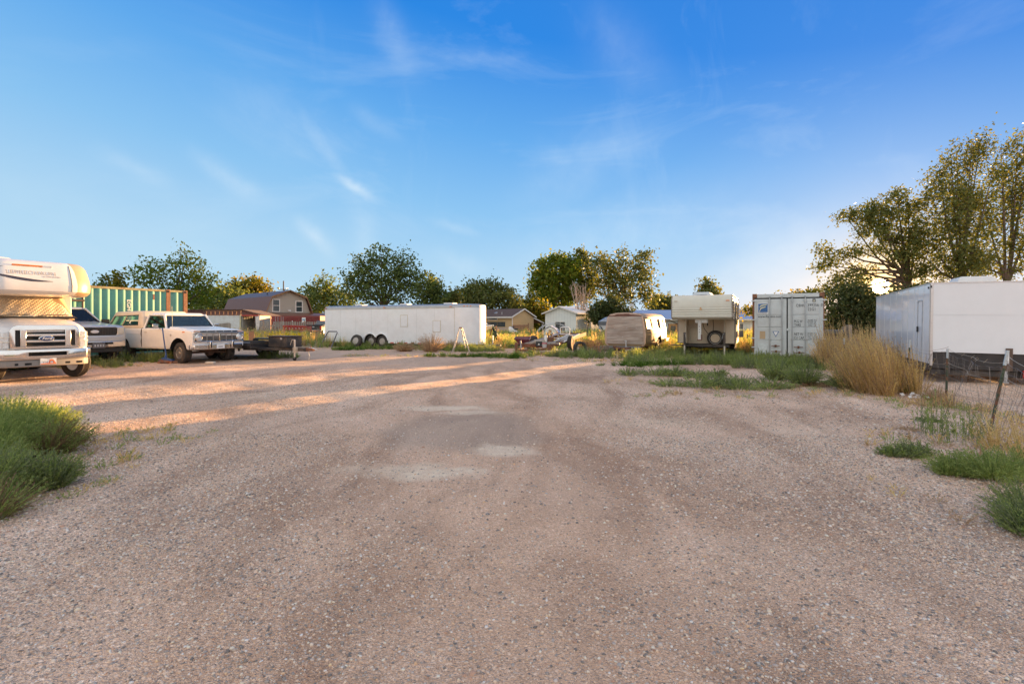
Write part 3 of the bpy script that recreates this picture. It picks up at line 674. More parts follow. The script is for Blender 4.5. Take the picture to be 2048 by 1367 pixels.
def open_container():
    Z = 58; x0 = WX(484, Z); w = WX(519, Z)-x0; root = thing('open_container', 'open-fronted corrugated metal container with a red top beam', 'container', (x0, Z, 0)); D = 2.6
    cor = lined('grey_corrugated_sheet', (.40, .38, .34), .28, 'x', .8)
    mb = MB(); n = 14
    for i in range(n):
        a, b = i*w/n, (i+1)*w/n; y = D if i % 2 else D-.08; mb.bx(a, b, y-.02, y+.02, .1, 2.25)
    obj('back_wall', mb, cor, root); mb = MB(); mb.bx(.0, .05, 0, D, .1, 2.25); obj('side_wall', mb, cor, root); mb = MB(); mb.bx(w-.05, w, .1, D, .1, 2.25); obj('side_wall', mb, cor, root)
    mb = MB(); mb.bx(0, w, 0, D, 2.26, 2.34); obj('roof', mb, rusty, root)
    mb = MB(); mb.bx(0, w-.1, -.1, -.01, 2.2, 2.36); obj('top_beam', mb, M('red_beam', (.42, .06, .04), .6, 0, .2, rust=.3), root)
    mb = MB(); mb.prism([(w-.45, 2.3), (w+.1, 2.3), (w+.02, 1.0), (w-.22, 0.2), (w-.38, .9)], -.08, -.02); obj('door', mb, M('peeling_white_door', (.62, .58, .55), .7, 0, .2, rust=.35), root)
    mb = MB(); mb.bx(.55, 1.2, D-.2, D-.12, .95, 1.42); obj('plank', mb, brown_wood, root)
open_container()
def picket_fence():
    a, b = Vector((WX(521, 57), 57, 0)), Vector((WX(652, 60), 60, 0)); d = (b-a); L = d.length; rz = math.atan2(d.y, d.x)
    root = thing('picket_fence', 'weathered grey picket fence with a gap of leaning boards', 'fence', a, rz); r = random.Random(3)
    n = int(L/.205)
    for i in range(n):
        lean = .0
        if 4 < i < 8: lean = R(8+i)
        mb = MB(); h = 1.62+r.uniform(-.03, .03)-.002*i; w = .135
        mb.prism([(-w/2, 0), (w/2, 0), (w/2, h-.05), (w/4, h), (-w/4, h), (-w/2, h-.05)], -.012, .012)
        obj('picket', mb, grey_wood, root, loc=(i*.205, 0, 0), rot=(0, lean+r.uniform(-.015, .015), 0))
    for z in (.45, 1.05): mb = MB(); mb.bx(0, L, .016, .06, z, z+.09); obj('rail', mb, grey_wood, root)
    for x in (0.2, 2.2, 4.6, 7.): mb = MB(); mb.bx(x, x+.1, .065, .16, 0, 1.7); obj('post', mb, brown_wood, root)
picket_fence()
def red_container():
    Z = 63; x0 = WX(543, Z); root = thing('red_container', 'dark red shipping container standing behind the picket fence', 'container', (x0, Z, 0), R(3))
    red = M('red_container_paint', (.22, .04, .04), .6, 0, .15, rust=.15, dirt=.2); w1 = WX(571, Z)-x0; w2 = WX(638, Z)-x0
    mb = MB(); mb.bx(0, w2, .1, 2.5, 0, 2.3); obj('body', mb, red, root)
    mb = MB()
    for i in range(24):
        a = w1+.1+i*(w2-w1-.1)/24; b = a+(w2-w1-.1)/24; m_ = (b-a); mb.prism([(a, .1), (a+m_*.2, .03), (a+m_*.5, .03), (a+m_*.7, .1)], .08, 2.18, 'xy')
    obj('corrugated_side', mb, red, root)
    mb = MB(); mb.bx(0, w1-.05, .02, .095, .1, 2.2); d = obj('door', mb, red, root)
    for x in (.5, .8, 1.2, 1.45): mb = MB(); mb.tube((x, -.02, .1), (x, -.02, 2.2), .03, 6); obj('lock_rod', mb, galv, d)
    text('lettering', 'CH', .45, white_print, root, (.2, .01, 1.15), (R(90), 0, 0)); text('lettering', 'MAERS', .3, white_print, root, (1.2, .01, 1.2), (R(90), 0, 0)) if False else None
    mb = MB(); mb.bx(w1+2.0, w1+2.45, -.03, .01, 1.45, 2.1); s = obj('notice_board', mb, white_print, root)
    mb = MB(); mb.bx(w1+2.07, w1+2.38, -.04, -.032, 1.72, 1.92); obj('blue_print', mb, M('blue_notice_print', (.15, .32, .5), .5), s)
    mb = MB(); mb.bx(w1+.75, w1+.87, -.02, .02, 1.0, 1.7); mb.bx(w1+.63, w1+.75, -.02, .02, 1.0, 1.12); obj('white_mark', mb, white_print, root)
red_container()
def blue_roof_house():
    Z = 58; x0 = WX(1272, Z); x1 = WX(1530, Z); root = thing('long_building', 'long pale building with a light blue metal roof behind the camper', 'building', (x0, Z, 0)); w = x1-x0
    mb = MB(); mb.bx(.3, w, 1, 7, -.1, 1.9); obj('wall', mb, mint_siding, root)
    rb = MB(); slab(rb, (0, .4, 1.85), (w+.4, .4, 1.85), (w+.4, 4, 3.02), (0, 4, 3.02), .08); slab(rb, (0, 4.003, 3.02), (w+.4, 4.003, 3.02), (w+.4, 8, 1.85), (0, 8, 1.85), .08); obj('roof', rb, roof_blue, root)
    mb = MB(); mb.bx(0, w, .36, .395, 1.72, 1.88); obj('fascia', mb, trim_white, root)
    mb = MB(); slab(mb, (-1.9, 1.6, 1.9), (-.01, 1.6, 1.9), (-.01, 4.4, 2.62), (-1.9, 4.4, 2.62), .08); obj('lower_roof', mb, roof_white, root); mb = MB(); mb.bx(-1.8, .29, 2, 6, -.1, 1.95); obj('annex_wall', mb, mint_siding, root)
    window(root, (5.05, 1, 1.05), .3, .6, 'y-', 0); window(root, (12.6, 1, 1.0), .5, .6, 'y-', 1)
    o = thing('satellite_dish', 'round white satellite dish on the left end of the blue roof', 'satellite dish', (x0+.32, Z+3.6, 3.0), R(10))
    mb = MB(); mb.lathe([(.0, .1), (.2, .06), (.36, -.04), (.38, -.05), (.36, -.02), (.2, .09), (0, .13)], (0, 0, .45), 'y', 18); obj('dish', mb, white_print, o); mb = MB(); mb.tube((0, .12, 0), (0, .12, .45), .03, 6); obj('mast', mb, galv, o)
blue_roof_house()
def small_sheds():
    Z = 47; root = thing('wooden_playhouse', 'little orange-brown wooden shed with a dark shingle roof behind the van', 'shed', (WX(1338, Z), Z, 0), R(-12))
    mb = MB(); mb.bx(0, .78, 0, .9, 0, 1.35); obj('wall', mb, M('orange_wood', (.42, .23, .09), .75, 0, .2), root)
    mb = MB(); slab(mb, (-.6, -.15, 1.75), (.0, -.15, 1.75), (0, 1, 1.75), (-.6, 1, 1.75), .05); slab(mb, (0.003, -.15, 1.75), (.95, -.15, 1.3), (.95, 1, 1.3), (.003, 1, 1.75), .05); obj('roof', mb, shingle, root)
    mb = MB(); mb.bx(.15, .6, -.03, -.004, .25, 1.15); obj('window', mb, pane, root)
    Z = 50; root = thing('dark_roof_shed', 'small grey-white shed with a dark roof band left of the van', 'shed', (WX(1201, Z), Z, 0), R(-5))
    mb = MB(); mb.prism([(0, 0), (1.7, 0), (1.7, 1.2), (0, 1.2)], 0, 2.0); obj('wall', mb, M('pale_shed_sheet', (.5, .51, .53), .6, 0, .1), root)
    mb = MB(); mb.prism([(-.05, 1.205), (1.75, 1.205), (1.75, 1.55), (-.05, 1.55)], -.04, 2.04); obj('band', mb, M('dark_grey_fabric', (.12, .13, .15), .8), root)
    mb = MB(); mb.prism([(-.08, 1.555), (1.75, 1.555), (1.75, 2.05), (.7, 2.02)], -.06, 2.06); obj('roof', mb, roof_blue, root)
    mb = MB(); mb.prism([(.0, 1.19), (.5, .3), (.75, 0), (.68, 0), (0, .98)], -.05, -.01); obj('brace', mb, dark, root)
small_sheds()

# ------------------------------------------------------------------ grey-blue container with its doors towards the camera
cont_paint = M('pale_blue_grey_container_paint', (.58, .63, .63), .55, 0, .07, dirt=.22, ds=1.4, rust=.06, rs=9)
rust_edge = M('rusty_container_edge', (.22, .10, .055), .8, 0, .35, vs=9, rust=.35)
def shipping_container():
    root = thing('shipping_container', 'pale blue-grey shipping container with closed double doors and lock rods', 'shipping container', (10.63, 19.3, .02), R(-28.5)); W2 = 1.22; HT = 2.56; L = 6.06
    cu = lambda x: (1500+x/13.65-1575)/144*2.44; cz = lambda y: (720-(585+y/13.65))*.0196; cu3 = lambda x: (1500+x/12.8-1575)/144*2.44; cz3 = lambda y: (720-(650+y/12.8))*.0196
    mb = MB(); n = 40
    mb.bx(-W2+.06, W2-.06, .1, L, .12, HT-.06)
    for i in range(20):
        y0 = .2+i*.285
        for sx in (-1, 1): mb.prism([(sx*(W2-.06), y0), (sx*(W2-.02), y0+.07), (sx*(W2-.02), y0+.15), (sx*(W2-.06), y0+.22)], .14, HT-.1, 'xy')
    obj('body', mb, cont_paint, root)
    fr = MB()
    for sx in (-1, 1): fr.bx(sx*W2, sx*(W2-.075), 0, .16, .0, HT-.12); fr.bx(sx*W2, sx*(W2-.075), L-.16, L, 0, HT)
    fr.bx(-W2, W2, L-.1, L, HT-.12, HT); fr.bx(-W2+.0, -W2+.06, .16, L-.16, HT-.06, HT); fr.bx(W2-.06, W2, .16, L-.16, HT-.06, HT); fr.bx(-W2, -W2+.06, .16, L-.16, 0, .14); fr.bx(W2-.06, W2, .16, L-.16, 0, .14); fr.bx(-W2+.08, W2-.08, .0, .12, 0, .13)
    obj('frame', fr, rust_edge, root, .008)
    hd = MB(); hd.bx(-W2+.17, W2-.17, -.01, .14, cz(170), HT-.01); obj('header', hd, cont_paint, root, .008)
    for sx in (-1, 1): c = MB(); c.bx(sx*W2, sx*(W2-.165), -.015, .17, HT-.14, HT+.005); obj('corner_casting', c, rust_edge, root, .006)
    gk = MB(); gk.bx(-W2+.075, W2-.075, .05, .11, .13, cz(168)); obj('door_gasket', gk, black, root)
    doors = []
    for (x0, x1) in ((cu(98), cu(1000)), (cu(1038), cu(1978))):
        d = MB(); d.bx(x0, x1, .0, .045, .14, cz(205)); do = obj('door', d, cont_paint, root, .006); doors.append((do, x0, x1))
        zs = [.16, cz3(405), cz(975), cz(640), cz(215)]
        for a, b in zip(zs, zs[1:]):
            p = MB(); p.bx(x0+.10, x1-.12, -.018, -.002, a+.018, b-.018); obj('panel', p, cont_paint, do, .01)
    rods = [cu(535), cu(873), cu(1150), cu(1505)]
    for i, x in enumerate(rods):
        do = doors[i//2][0]; p = MB(); p.tube((x, -.06, .05), (x, -.06, cz(140)), .02, 8); p.box((x, -.05, cz(250)), (.07, .05, .13)); p.box((x, -.05, .16), (.075, .05, .14)); p.box((x, -.055, cz3(375)), (.09, .05, .045)); p.box((x, -.06, cz(145)), (.06, .06, .05)); obj('lock_rod', p, M('rod_paint', (.42, .44, .44), .5, .2, .1, rust=.22, rs=12), do, .004)
    for i, (ax, bx_, y) in enumerate(((545, 765, 550), (540, 800, 690), (1120, 1355, 570), (1130, 1390, 708))):
        p = MB(); p.bx(cu3(ax), cu3(bx_), -.085, -.06, cz3(y)-.012, cz3(y)+.012); m_ = (cu3(ax)+cu3(bx_))/2; p.box((m_, -.06, cz3(y)), (.07, .04, .09)); obj('handle', p, rusty, doors[i//2][0], .003)
    for sx in (0, 1):
        do, x0, x1 = doors[sx]
        for z in (cz(250), cz(770), cz3(360), cz3(595), .2):
            p = MB(); xe = x0 if sx == 0 else x1; s = -1 if sx == 0 else 1; p.box((xe+s*.03, -.02, z), (.15, .05, .045)); obj('hinge', p, cont_paint, do, .006)
    p = MB(); p.box((cu3(970), -.03, cz3(135)), (.075, .05, .085)); obj('door_catch', p, cont_paint, doors[1][0], .005)
    # markings
    def T(s, x, y, size, z3=False, mat=black_print, sx=.72, sp=1.0): return text('lettering', s, size, mat, root, ((cu3 if z3 else cu)(x), -.024, (cz3 if z3 else cz)(y)), (R(90), 0, 0), .001, sx=sx, space=sp)
    T('CBHU', 1255, 425, .155, sp=1.15, sx=.7); T('399256', 1560, 418, .155, sx=.72, sp=1.12); T('0', 1912, 418, .155, sx=.7); T('22G1', 1568, 528, .155, sx=.7, sp=1.15)
    T('M.G.W', 1205, 845, .15, sx=.62); T('TARE', 1210, 940, .15, sx=.62); T('NET W', 1128, 280, .15, True, sx=.62); T('CU CAP', 1125, 372, .15, True, sx=.62)
    for s, y, z3 in (('30,480  KG', 800, 0), ('67,200  LB', 848, 0), (' 2,220  KG', 898, 0), (' 4,890  LB', 945, 0)): T(s, 1565, y, .075, False, sx=.85)
    for s, y in (('28,260  KG', 240), ('62,310  LB', 288), (' 33.2  CU.M', 335), ('1,170  CU.FT', 380)): T(s, 1462, y, .075, True, sx=.85)
    T('www.florens.com', 200, 708, .135, sx=.86)
    blue = M('blue_logo_print', (.05, .15, .36), .5); cream = M('cream_logo_print', (.72, .68, .42), .5)
    p = MB(); p.bx(cu(190), cu(492), -.024, -.019, cz(608), cz(315)); lg = obj('logo_sticker', p, white_print, root)
    p = MB(); p.bx(cu(212), cu(477), -.028, -.0245, cz(560), cz(328)); obj('logo_square', p, blue, lg)
    for pts in ([(255, 400), (290, 365), (340, 355), (400, 350), (468, 335), (440, 370), (380, 380), (320, 392), (270, 415), (250, 440)], [(235, 555), (250, 505), (268, 455), (300, 425), (360, 415), (432, 400), (410, 430), (350, 448), (300, 465), (278, 490), (262, 530), (245, 555)]):
        p = MB(); p.prism([(cu(a), cz(b)) for a, b in pts], -.031, -.0285); obj('logo_letter', p, cream, lg)
    text('lettering', 'FLORENS', .058, M('dark_blue_print', (.05, .06, .18), .5), root, (cu(210), -.027, cz(598)), (R(90), 0, 0), .001, sx=1.25)
    p = MB(); p.bx(cu3(238), cu3(385), -.024, -.019, cz3(375), cz3(180)); obj('tan_patch', p, M('tan_patch', (.52, .38, .23), .7), root)
    p = MB(); p.prism([(cu3(572), cz3(180)), (cu3(748), cz3(180)), (cu3(660), cz3(325))], -.024, -.019); tri = obj('triangle_label', p, blue, root); p = MB(); p.prism([(cu3(600), cz3(193)), (cu3(722), cz3(193)), (cu3(660), cz3(300))], -.028, -.0245); obj('triangle_inner', p, white_print, tri)
    p = MB(); p.prism([(cu3(190), cz3(485)), (cu3(450), cz3(485)), (cu3(450), cz3(740)), (cu3(320), cz3(735)), (cu3(290), cz3(665)), (cu3(240), cz3(650)), (cu3(185), cz3(720))], -.024, -.019); obj('torn_sticker', p, M('torn_white_sticker', (.60, .66, .66), .6, 0, .12, vs=9), root)
    p = MB(); p.bx(cu3(1508), cu3(1672), -.024, -.019, cz3(610), cz3(535)); obj('white_label', p, white_print, root)
    p = MB(); p.bx(cu(1695), cu(1772), -.03, -.02, cz(305), cz(220)); vv = obj('vent', p, black, root); p = MB(); p.bx(cu(1712), cu(1758), -.036, -.0305, cz(298), cz(245)); obj('vent_flap', p, M('vent_cream', (.5, .48, .38), .6), vv)
shipping_container()
# ------------------------------------------------------------------ long green container behind the trucks
def green_container():
    green = M('sea_green_container_paint', (.085, .30, .25), .55, 0, .10, vs=2, dirt=.25, dc=(.32, .36, .24), ds=1.1, rust=.10, rs=3)
    root = thing('green_container', 'long sea-green corrugated shipping container with rusty corner posts', 'shipping container', (-21.12, 10.76, 0), math.atan2(.89, .45)); L, HT = 13.7, 2.92
    prof = [(.12, .05)]; x = .2
    while x < 12.75: prof += [(x, .05), (x+.07, .012), (x+.14, .012), (x+.21, .05)]; x += .278
    prof += [(12.8, .05)]
    body = MB(); back = [(12.8, 2.4), (.12, 2.4)]; body.prism(prof+back, .16, HT-.1, 'xy'); body.prism([(12.98, .05), (13.12, .05), (13.19, .012), (13.29, .012), (13.36, .05), (13.54, .05), (13.54, 2.4), (12.98, 2.4)], .16, HT-.1, 'xy')
    obj('body', body, green, root)
    fr = MB()
    for a, y0, y1 in ((0, -.01, .16), (12.8, -.01, .16), (13.54, -.01, .16), (0, 2.28, 2.44), (13.54, 2.28, 2.44)):
        fr = MB(); fr.bx(a, a+.17, y0, y1, 0, HT); obj('post', fr, rust_edge, root, .01)
    ra = MB(); ra.bx(.17, 12.8, .0, .09, HT-.1, HT-.01); ra.bx(12.97, 13.54, 0, .09, HT-.1, HT-.01); ra.bx(.17, 13.54, 0, .09, 0, .15); ra.bx(.17, 13.54, .09, 2.4, HT-.06, HT-.03)
    obj('rail', ra, M('rusty_green_rail', (.26, .24, .13), .7, 0, .3, rust=.4), root)
    for a in (12.885, 13.625):
        h = MB(); h.bx(a-.035, a+.035, -.022, -.012, HT-.13, HT-.04); obj('corner_hole', h, dark, root)
    text('lettering', 'EGHU 962', .22, white_print, root, (11.28, .008, 2.42), (R(90), R(90), 0), .001, sx=1.1); text('lettering', '4400', .16, white_print, root, (11.84, .008, 1.95), (R(90), R(90), 0), .001)
    text('lettering', '45', .46, white_print, root, (13.02, .006, 1.62), (R(90), 0, 0), .001, sx=.8)
    p = MB(); p.bx(12.27, 12.33, -.0, .02, 2.45, 2.68); obj('vent', p, rust_edge, root)
green_container()

# ------------------------------------------------------------------ wheels
def wheel(parent, c, Rr, w, side=1, rim=chrome_dull, steer=0., holes=8, name='wheel', rimr=.54, dish=.0):
    """tyre with a rim sub-part; axle along y; side = +1 when the outer face looks to +y"""
    mb = MB(); h = w/2; r0 = Rr*rimr
    prof = [(r0, -h*.82), (r0+.015, -h*.98), (Rr*.80, -h*1.04), (Rr*.93, -h*.96), (Rr*.985, -h*.80), (Rr, -h*.55)]
    for k in range(-2, 3):
        y = k*h*.22; prof += [(Rr, y-h*.09), (Rr-.012, y-h*.05), (Rr-.012, y+h*.03), (Rr, y+h*.07)]
    prof += [(Rr, h*.55), (Rr*.985, h*.80), (Rr*.93, h*.96), (Rr*.80, h*1.04), (r0+.015, h*.98), (r0, h*.82)]
    mb.lathe(prof, (0, 0, 0), 'y', 32, close=True)
    o = obj(name, mb, rubber, parent, loc=c, rot=(0, 0, steer))
    rb = MB(); s = side; rb.mi(0)
    rb.lathe([(r0+.004, s*h*.86), (r0-.012, s*h*.90), (r0*.90, s*h*.80), (r0*.86, s*h*(.50-dish)), (r0*.62, s*h*(.52-dish)), (r0*.46, s*h*(.72-dish)), (r0*.30, s*h*(.76-dish)), (r0*.28, s*h*(.92-dish)), (r0*.14, s*h*(.98-dish)), (0, s*h*(1.0-dish))], (0, 0, 0), 'y', 28)
    rb.lathe([(r0, -s*h*.8), (r0*.9, -s*h*.2), (0, -s*h*.2)], (0, 0, 0), 'y', 20)
    rb.mi(1)
    for k in range(holes):
        a = 2*math.pi*k/holes; r_ = r0*.72; cx, cz_ = r_*math.cos(a), r_*math.sin(a)
        q = [(cx+math.cos(a+t)*r0*.10, s*h*(.56-dish), cz_+math.sin(a+t)*r0*.12) for t in np.linspace(0, 2*math.pi, 7)[:-1]]
        rb.add(q, [tuple(range(6))])
    obj('rim', rb, [rim, dark], o)
    return o

# ------------------------------------------------------------------ long white enclosed trailer
tr_white = M('white_trailer_skin', (.76, .78, .80), .35, 0, .04, dirt=.12, ds=1.2, coat=.2)
cream_trim = M('cream_trim', (.55, .50, .40), .5, 0, .1)
def long_trailer():
    root = thing('enclosed_trailer', 'long white enclosed cargo trailer with rounded nose and tandem wheels', 'trailer', (-11.6, 31.0, 0), math.atan2(-4.6, 10.0)); L = 10.5; D = 2.15; z0, z1 = .27, 2.27
    def outline(k, ins):   # plan outline with rounded nose
        pts = [(ins, ins)]; rx = 1.15; c = D/2
        for a in np.linspace(-90, 90, 21): pts.append((L-rx+(rx-ins)*abs(math.cos(R(a)))**.8, c+(c-ins)*math.copysign(abs(math.sin(R(a)))**.85, a)))
        pts += [(ins, D-ins)]; return pts
    mb = MB(); mb.prism(outline(0, 0), z0, z1, 'xy')
    cuts = []
    for x in (3.58, 4.40): c = MB(); c.lathe([(.47, -.3), (.47, .35)], (x, 0, .33), 'y', 26); cuts.append(c)
    carved('body', mb, [tr_white, dark], root, .0, cuts=cuts)
    ro = MB(); lv = [(z1+.003, 0.), (z1+.13, .02), (z1+.19, .10), (z1+.21, .30)]
    rings = [[(p[0], p[1], z) for p in outline(0, i)] for z, i in lv]; n = len(rings[0]); vs = [p for r_ in rings for p in r_]; fs = []
    for i in range(len(rings)-1): fs += [(i*n+k, i*n+(k+1) % n, (i+1)*n+(k+1) % n, (i+1)*n+k) for k in range(n)]
    fs.append(tuple(range((len(rings)-1)*n, len(rings)*n))); ro.add(vs, fs); obj('roof', ro, M('brushed_roof_cap', (.36, .38, .40), .38, .5, .08, dirt=.2), root)
    tm = MB(); tm.bx(.0, L-1.15, -.012, -.002, z1-.03, z1+.0); tm.bx(0, 3.0, -.014, -.002, z0-.02, z0+.05); tm.bx(5.0, L-1.15, -.014, -.002, z0-.02, z0+.05); obj('edge_trim', tm, cream_trim, root)
    for k, x in enumerate((1.25, 2.45, 3.65, 4.85, 6.85, 8.05)):
        s = MB(); s.bx(x, x+.006, -.004, -.0005, z0+.06, z1-.04); obj('panel_seam', s, M('seam_grey', (.48, .50, .50), .5), root)  # thin grey strip along each panel joint
    s = MB(); s.bx(9.33, 9.35, -.006, -.0005, z0, z1); obj('nose_seam', s, cream_trim, root)
    for (x, z, w, h) in ((6.0, 1.55, .46, .62), (8.2, 1.25, .46, .60)):
        f = MB(); f.bx(x-w/2-.03, x+w/2+.03, -.010, -.002, z-h/2-.03, z+h/2+.03); fo = obj('hatch_frame', f, cream_trim, root); f = MB(); f.bx(x-w/2, x+w/2, -.016, -.0105, z-h/2, z+h/2); obj('hatch', f, tr_white, fo)
    for i in range(9): s = MB(); x = 5.05+i*.24; s.bx(x, x+.235, -.02, -.0145, z0-.0, z0+.055); obj('reflector_strip', s, red_lens if i % 2 == 0 else white_print, root)
    for x in (.08, 4.6, 9.1, 9.9, 10.05, 10.2):
        s = MB()
        if x < 9.5: s.box((x, -.02, z1+.06), (.13, .03, .04))
        else: a = math.acos(min(1, ((x-9.35)/1.15)**1.25)); s.box((x, D/2-D/2*math.sin(a)**.85-.01, z1+.08), (.07, .03, .04), rz=(1.57-a)*.8)
        obj('marker_lamp', s, red_lens if x < 1 else amber, root)
    for x, w in ((1.9, .55), (5.3, .5), (8.4, .6)): s = MB(); s.box((x, 1.1, z1+.26), (w, .5, .09)); obj('roof_vent', s, trim_white, root, .02)
    wa = MB()
    for x in (3.58, 4.40):
        pts = [(x+.49*math.cos(a), -.03, .33+.49*math.sin(a)) for a in np.linspace(.2 if x > 4 else .62, math.pi-.2 if x < 4 else math.pi-.62, 16)]; wa.path(pts, .035, 6)
    obj('wheel_arch_trim', wa, tr_white, root)
    for x in (3.58, 4.40):
        wheel(root, (x, .14, .36), .36, .22, -1, M('white_rim', (.40, .38, .36), .5, .2, .15, dirt=.5), holes=5); wheel(root, (x, D-.14, .36), .36, .22, 1, galv, holes=5)
    t = MB(); t.prism([(L-.6, .5), (L+1.1, 1.0), (L+1.1, 1.15), (L-.6, 1.65)], .16, .26, 'xy'); t.bx(.2, L-.8, .4, .5, .14, .26); t.bx(.2, L-.8, 1.9, 2.0, .14, .26); obj('tongue', t, frame_black, root, .01)
    t = MB(); t.tube((L+.55, 1.2, .05), (L+.55, 1.2, .75), .035, 8); obj('jack', t, galv, root); t = MB(); t.box((L+.45, .9, .1), (.35, .3, .28)); obj('block', t, M('concrete_block', (.4, .36, .31), .9), root)
long_trailer()

# ------------------------------------------------------------------ big white trailer at the right edge
def big_trailer():
    gl = M('glossy_white_panel', (.84, .87, .90), .2, .0, .02, coat=.35); matte = M('white_trailer_end', (.77, .80, .83), .45, 0, .02, dirt=.06, ds=.8)
    root = thing('white_box_trailer', 'big glossy white box trailer with a roof air unit and black underframe', 'trailer', (10.1, 12.1, 0), R(-28)); root.rotation_euler = (0, R(.7), R(-28)); W, L, z0, z1 = 2.75, 7.6, .75, 2.42
    mb = MB(); mb.bx(.012, W, .012, L, z0, z1-.01); obj('body', mb, matte, root)
    mb = MB(); mb.bx(.03, W, -.0, .01, z0, z1-.79-.0); obj('end_panel', mb, matte, root); mb = MB(); mb.bx(.03, W, 0, .01, z1-.783, z1-.02); obj('end_panel', mb, matte, root)
    mb = MB(); mb.bx(.0, .05, -.012, .03, .42, z1); mb.bx(.0, W, -.014, .0, z1-.02, z1+.0); mb.bx(-.014, -.0, 0, L, z1-.03, z1); obj('corner_trim', mb, M('bright_edge_trim', (.6, .6, .6), .3, .8, .05, dirt=.2), root)
    for i in range(7): s = MB(); s.box((.025, -.016, .6+i*.28), (.012, .006, .012)); obj('rivet', s, galv, root)
    ys = [.05, .63, 1.22, 1.60, 2.35, 3.12, 3.95, 4.85, 5.85, 6.75, 7.58]
    for i, (a, b) in enumerate(zip(ys, ys[1:])):
        mb = MB(); mb.bx(-.004, .009, a+.008, b-.008, .46, z1-.035)
        obj('door' if i == 2 else 'panel', mb, gl, root, .002)
        s = MB(); s.bx(-.008, .002, a-.012, a+.006, .46, z1-.035); obj('seam_strip', s, trim_white, root)
    s = MB(); s.bx(-.02, -.0045, .72, 1.17, z1-.42, z1-.40); s.bx(-.018, -.0045, .70, .73, .5, z1-.4); s.bx(-.018, -.0045, 1.17, 1.20, .5, z1-.4); obj('door_frame', s, galv, root)
    s = MB(); s.box((-.03, 1.12, 1.28), (.03, .05, .14)); obj('latch', s, black, root); s = MB(); s.box((.004, -.02, 2.32), (.03, .02, .05)); s.box((-.02, .12, 2.30), (.02, .04, .05)); obj('marker_lamp', s, black, root)
    ac = MB(); ac.prism([(0, 0), (.92, 0), (.86, .30), (.80, .36), (.10, .36), (.04, .30)], 0, .9, 'xz'); obj('roof_air_unit', ac, trim_white, root, .03, loc=(1.25, 3.2, z1))
    sk = MB(); sk.bx(.03, W, .03, .07, .36, z0-.003); sk.bx(.02, .05, .07, L, .30, .455); obj('skirt', sk, M('black_skirt_sheet', (.028, .026, .027), .55, 0, .3, dirt=.35, dc=(.12, .08, .06)), root)
    fr = MB(); fr.bx(.3, .42, .1, L, .22, .40); fr.bx(W-.5, W-.38, .1, L, .22, .40); fr.bx(.05, W, .12, .24, .20, .34); fr.bx(.2, W, 1.2, 1.3, .2, .33); fr.tube((.2, 1.9, .25), (W-.1, 1.9, .25), .05); obj('underframe', fr, frame_black, root, .01)
    for x in (1.35, 2.1):
        j = MB(); j.bx(x, x+.05, .0, .05, .12, .42); j.box((x+.02, 0.02, .10), (.10, .1, .03)); obj('landing_leg', j, galv, root)
    s = MB(); s.box((1.42, -.005, .62), (.12, .03, .52)); obj('bracket', s, M('brown_bracket', (.12, .08, .06), .8), root); s = MB(); s.box((1.40, -.03, .68), (.025, .02, .3)); obj('white_strap', s, white_print, root)
    s = MB(); s.box((1.72, -.01, .30), (.13, .05, .17)); obj('tail_lamp', s, red_lens, root)
    for y in (3.2, 4.1): wheel(root, (.30, y, .33), .33, .22, -1, galv, holes=5); wheel(root, (W-.3, y, .33), .33, .22, 1, galv, holes=5)
big_trailer()
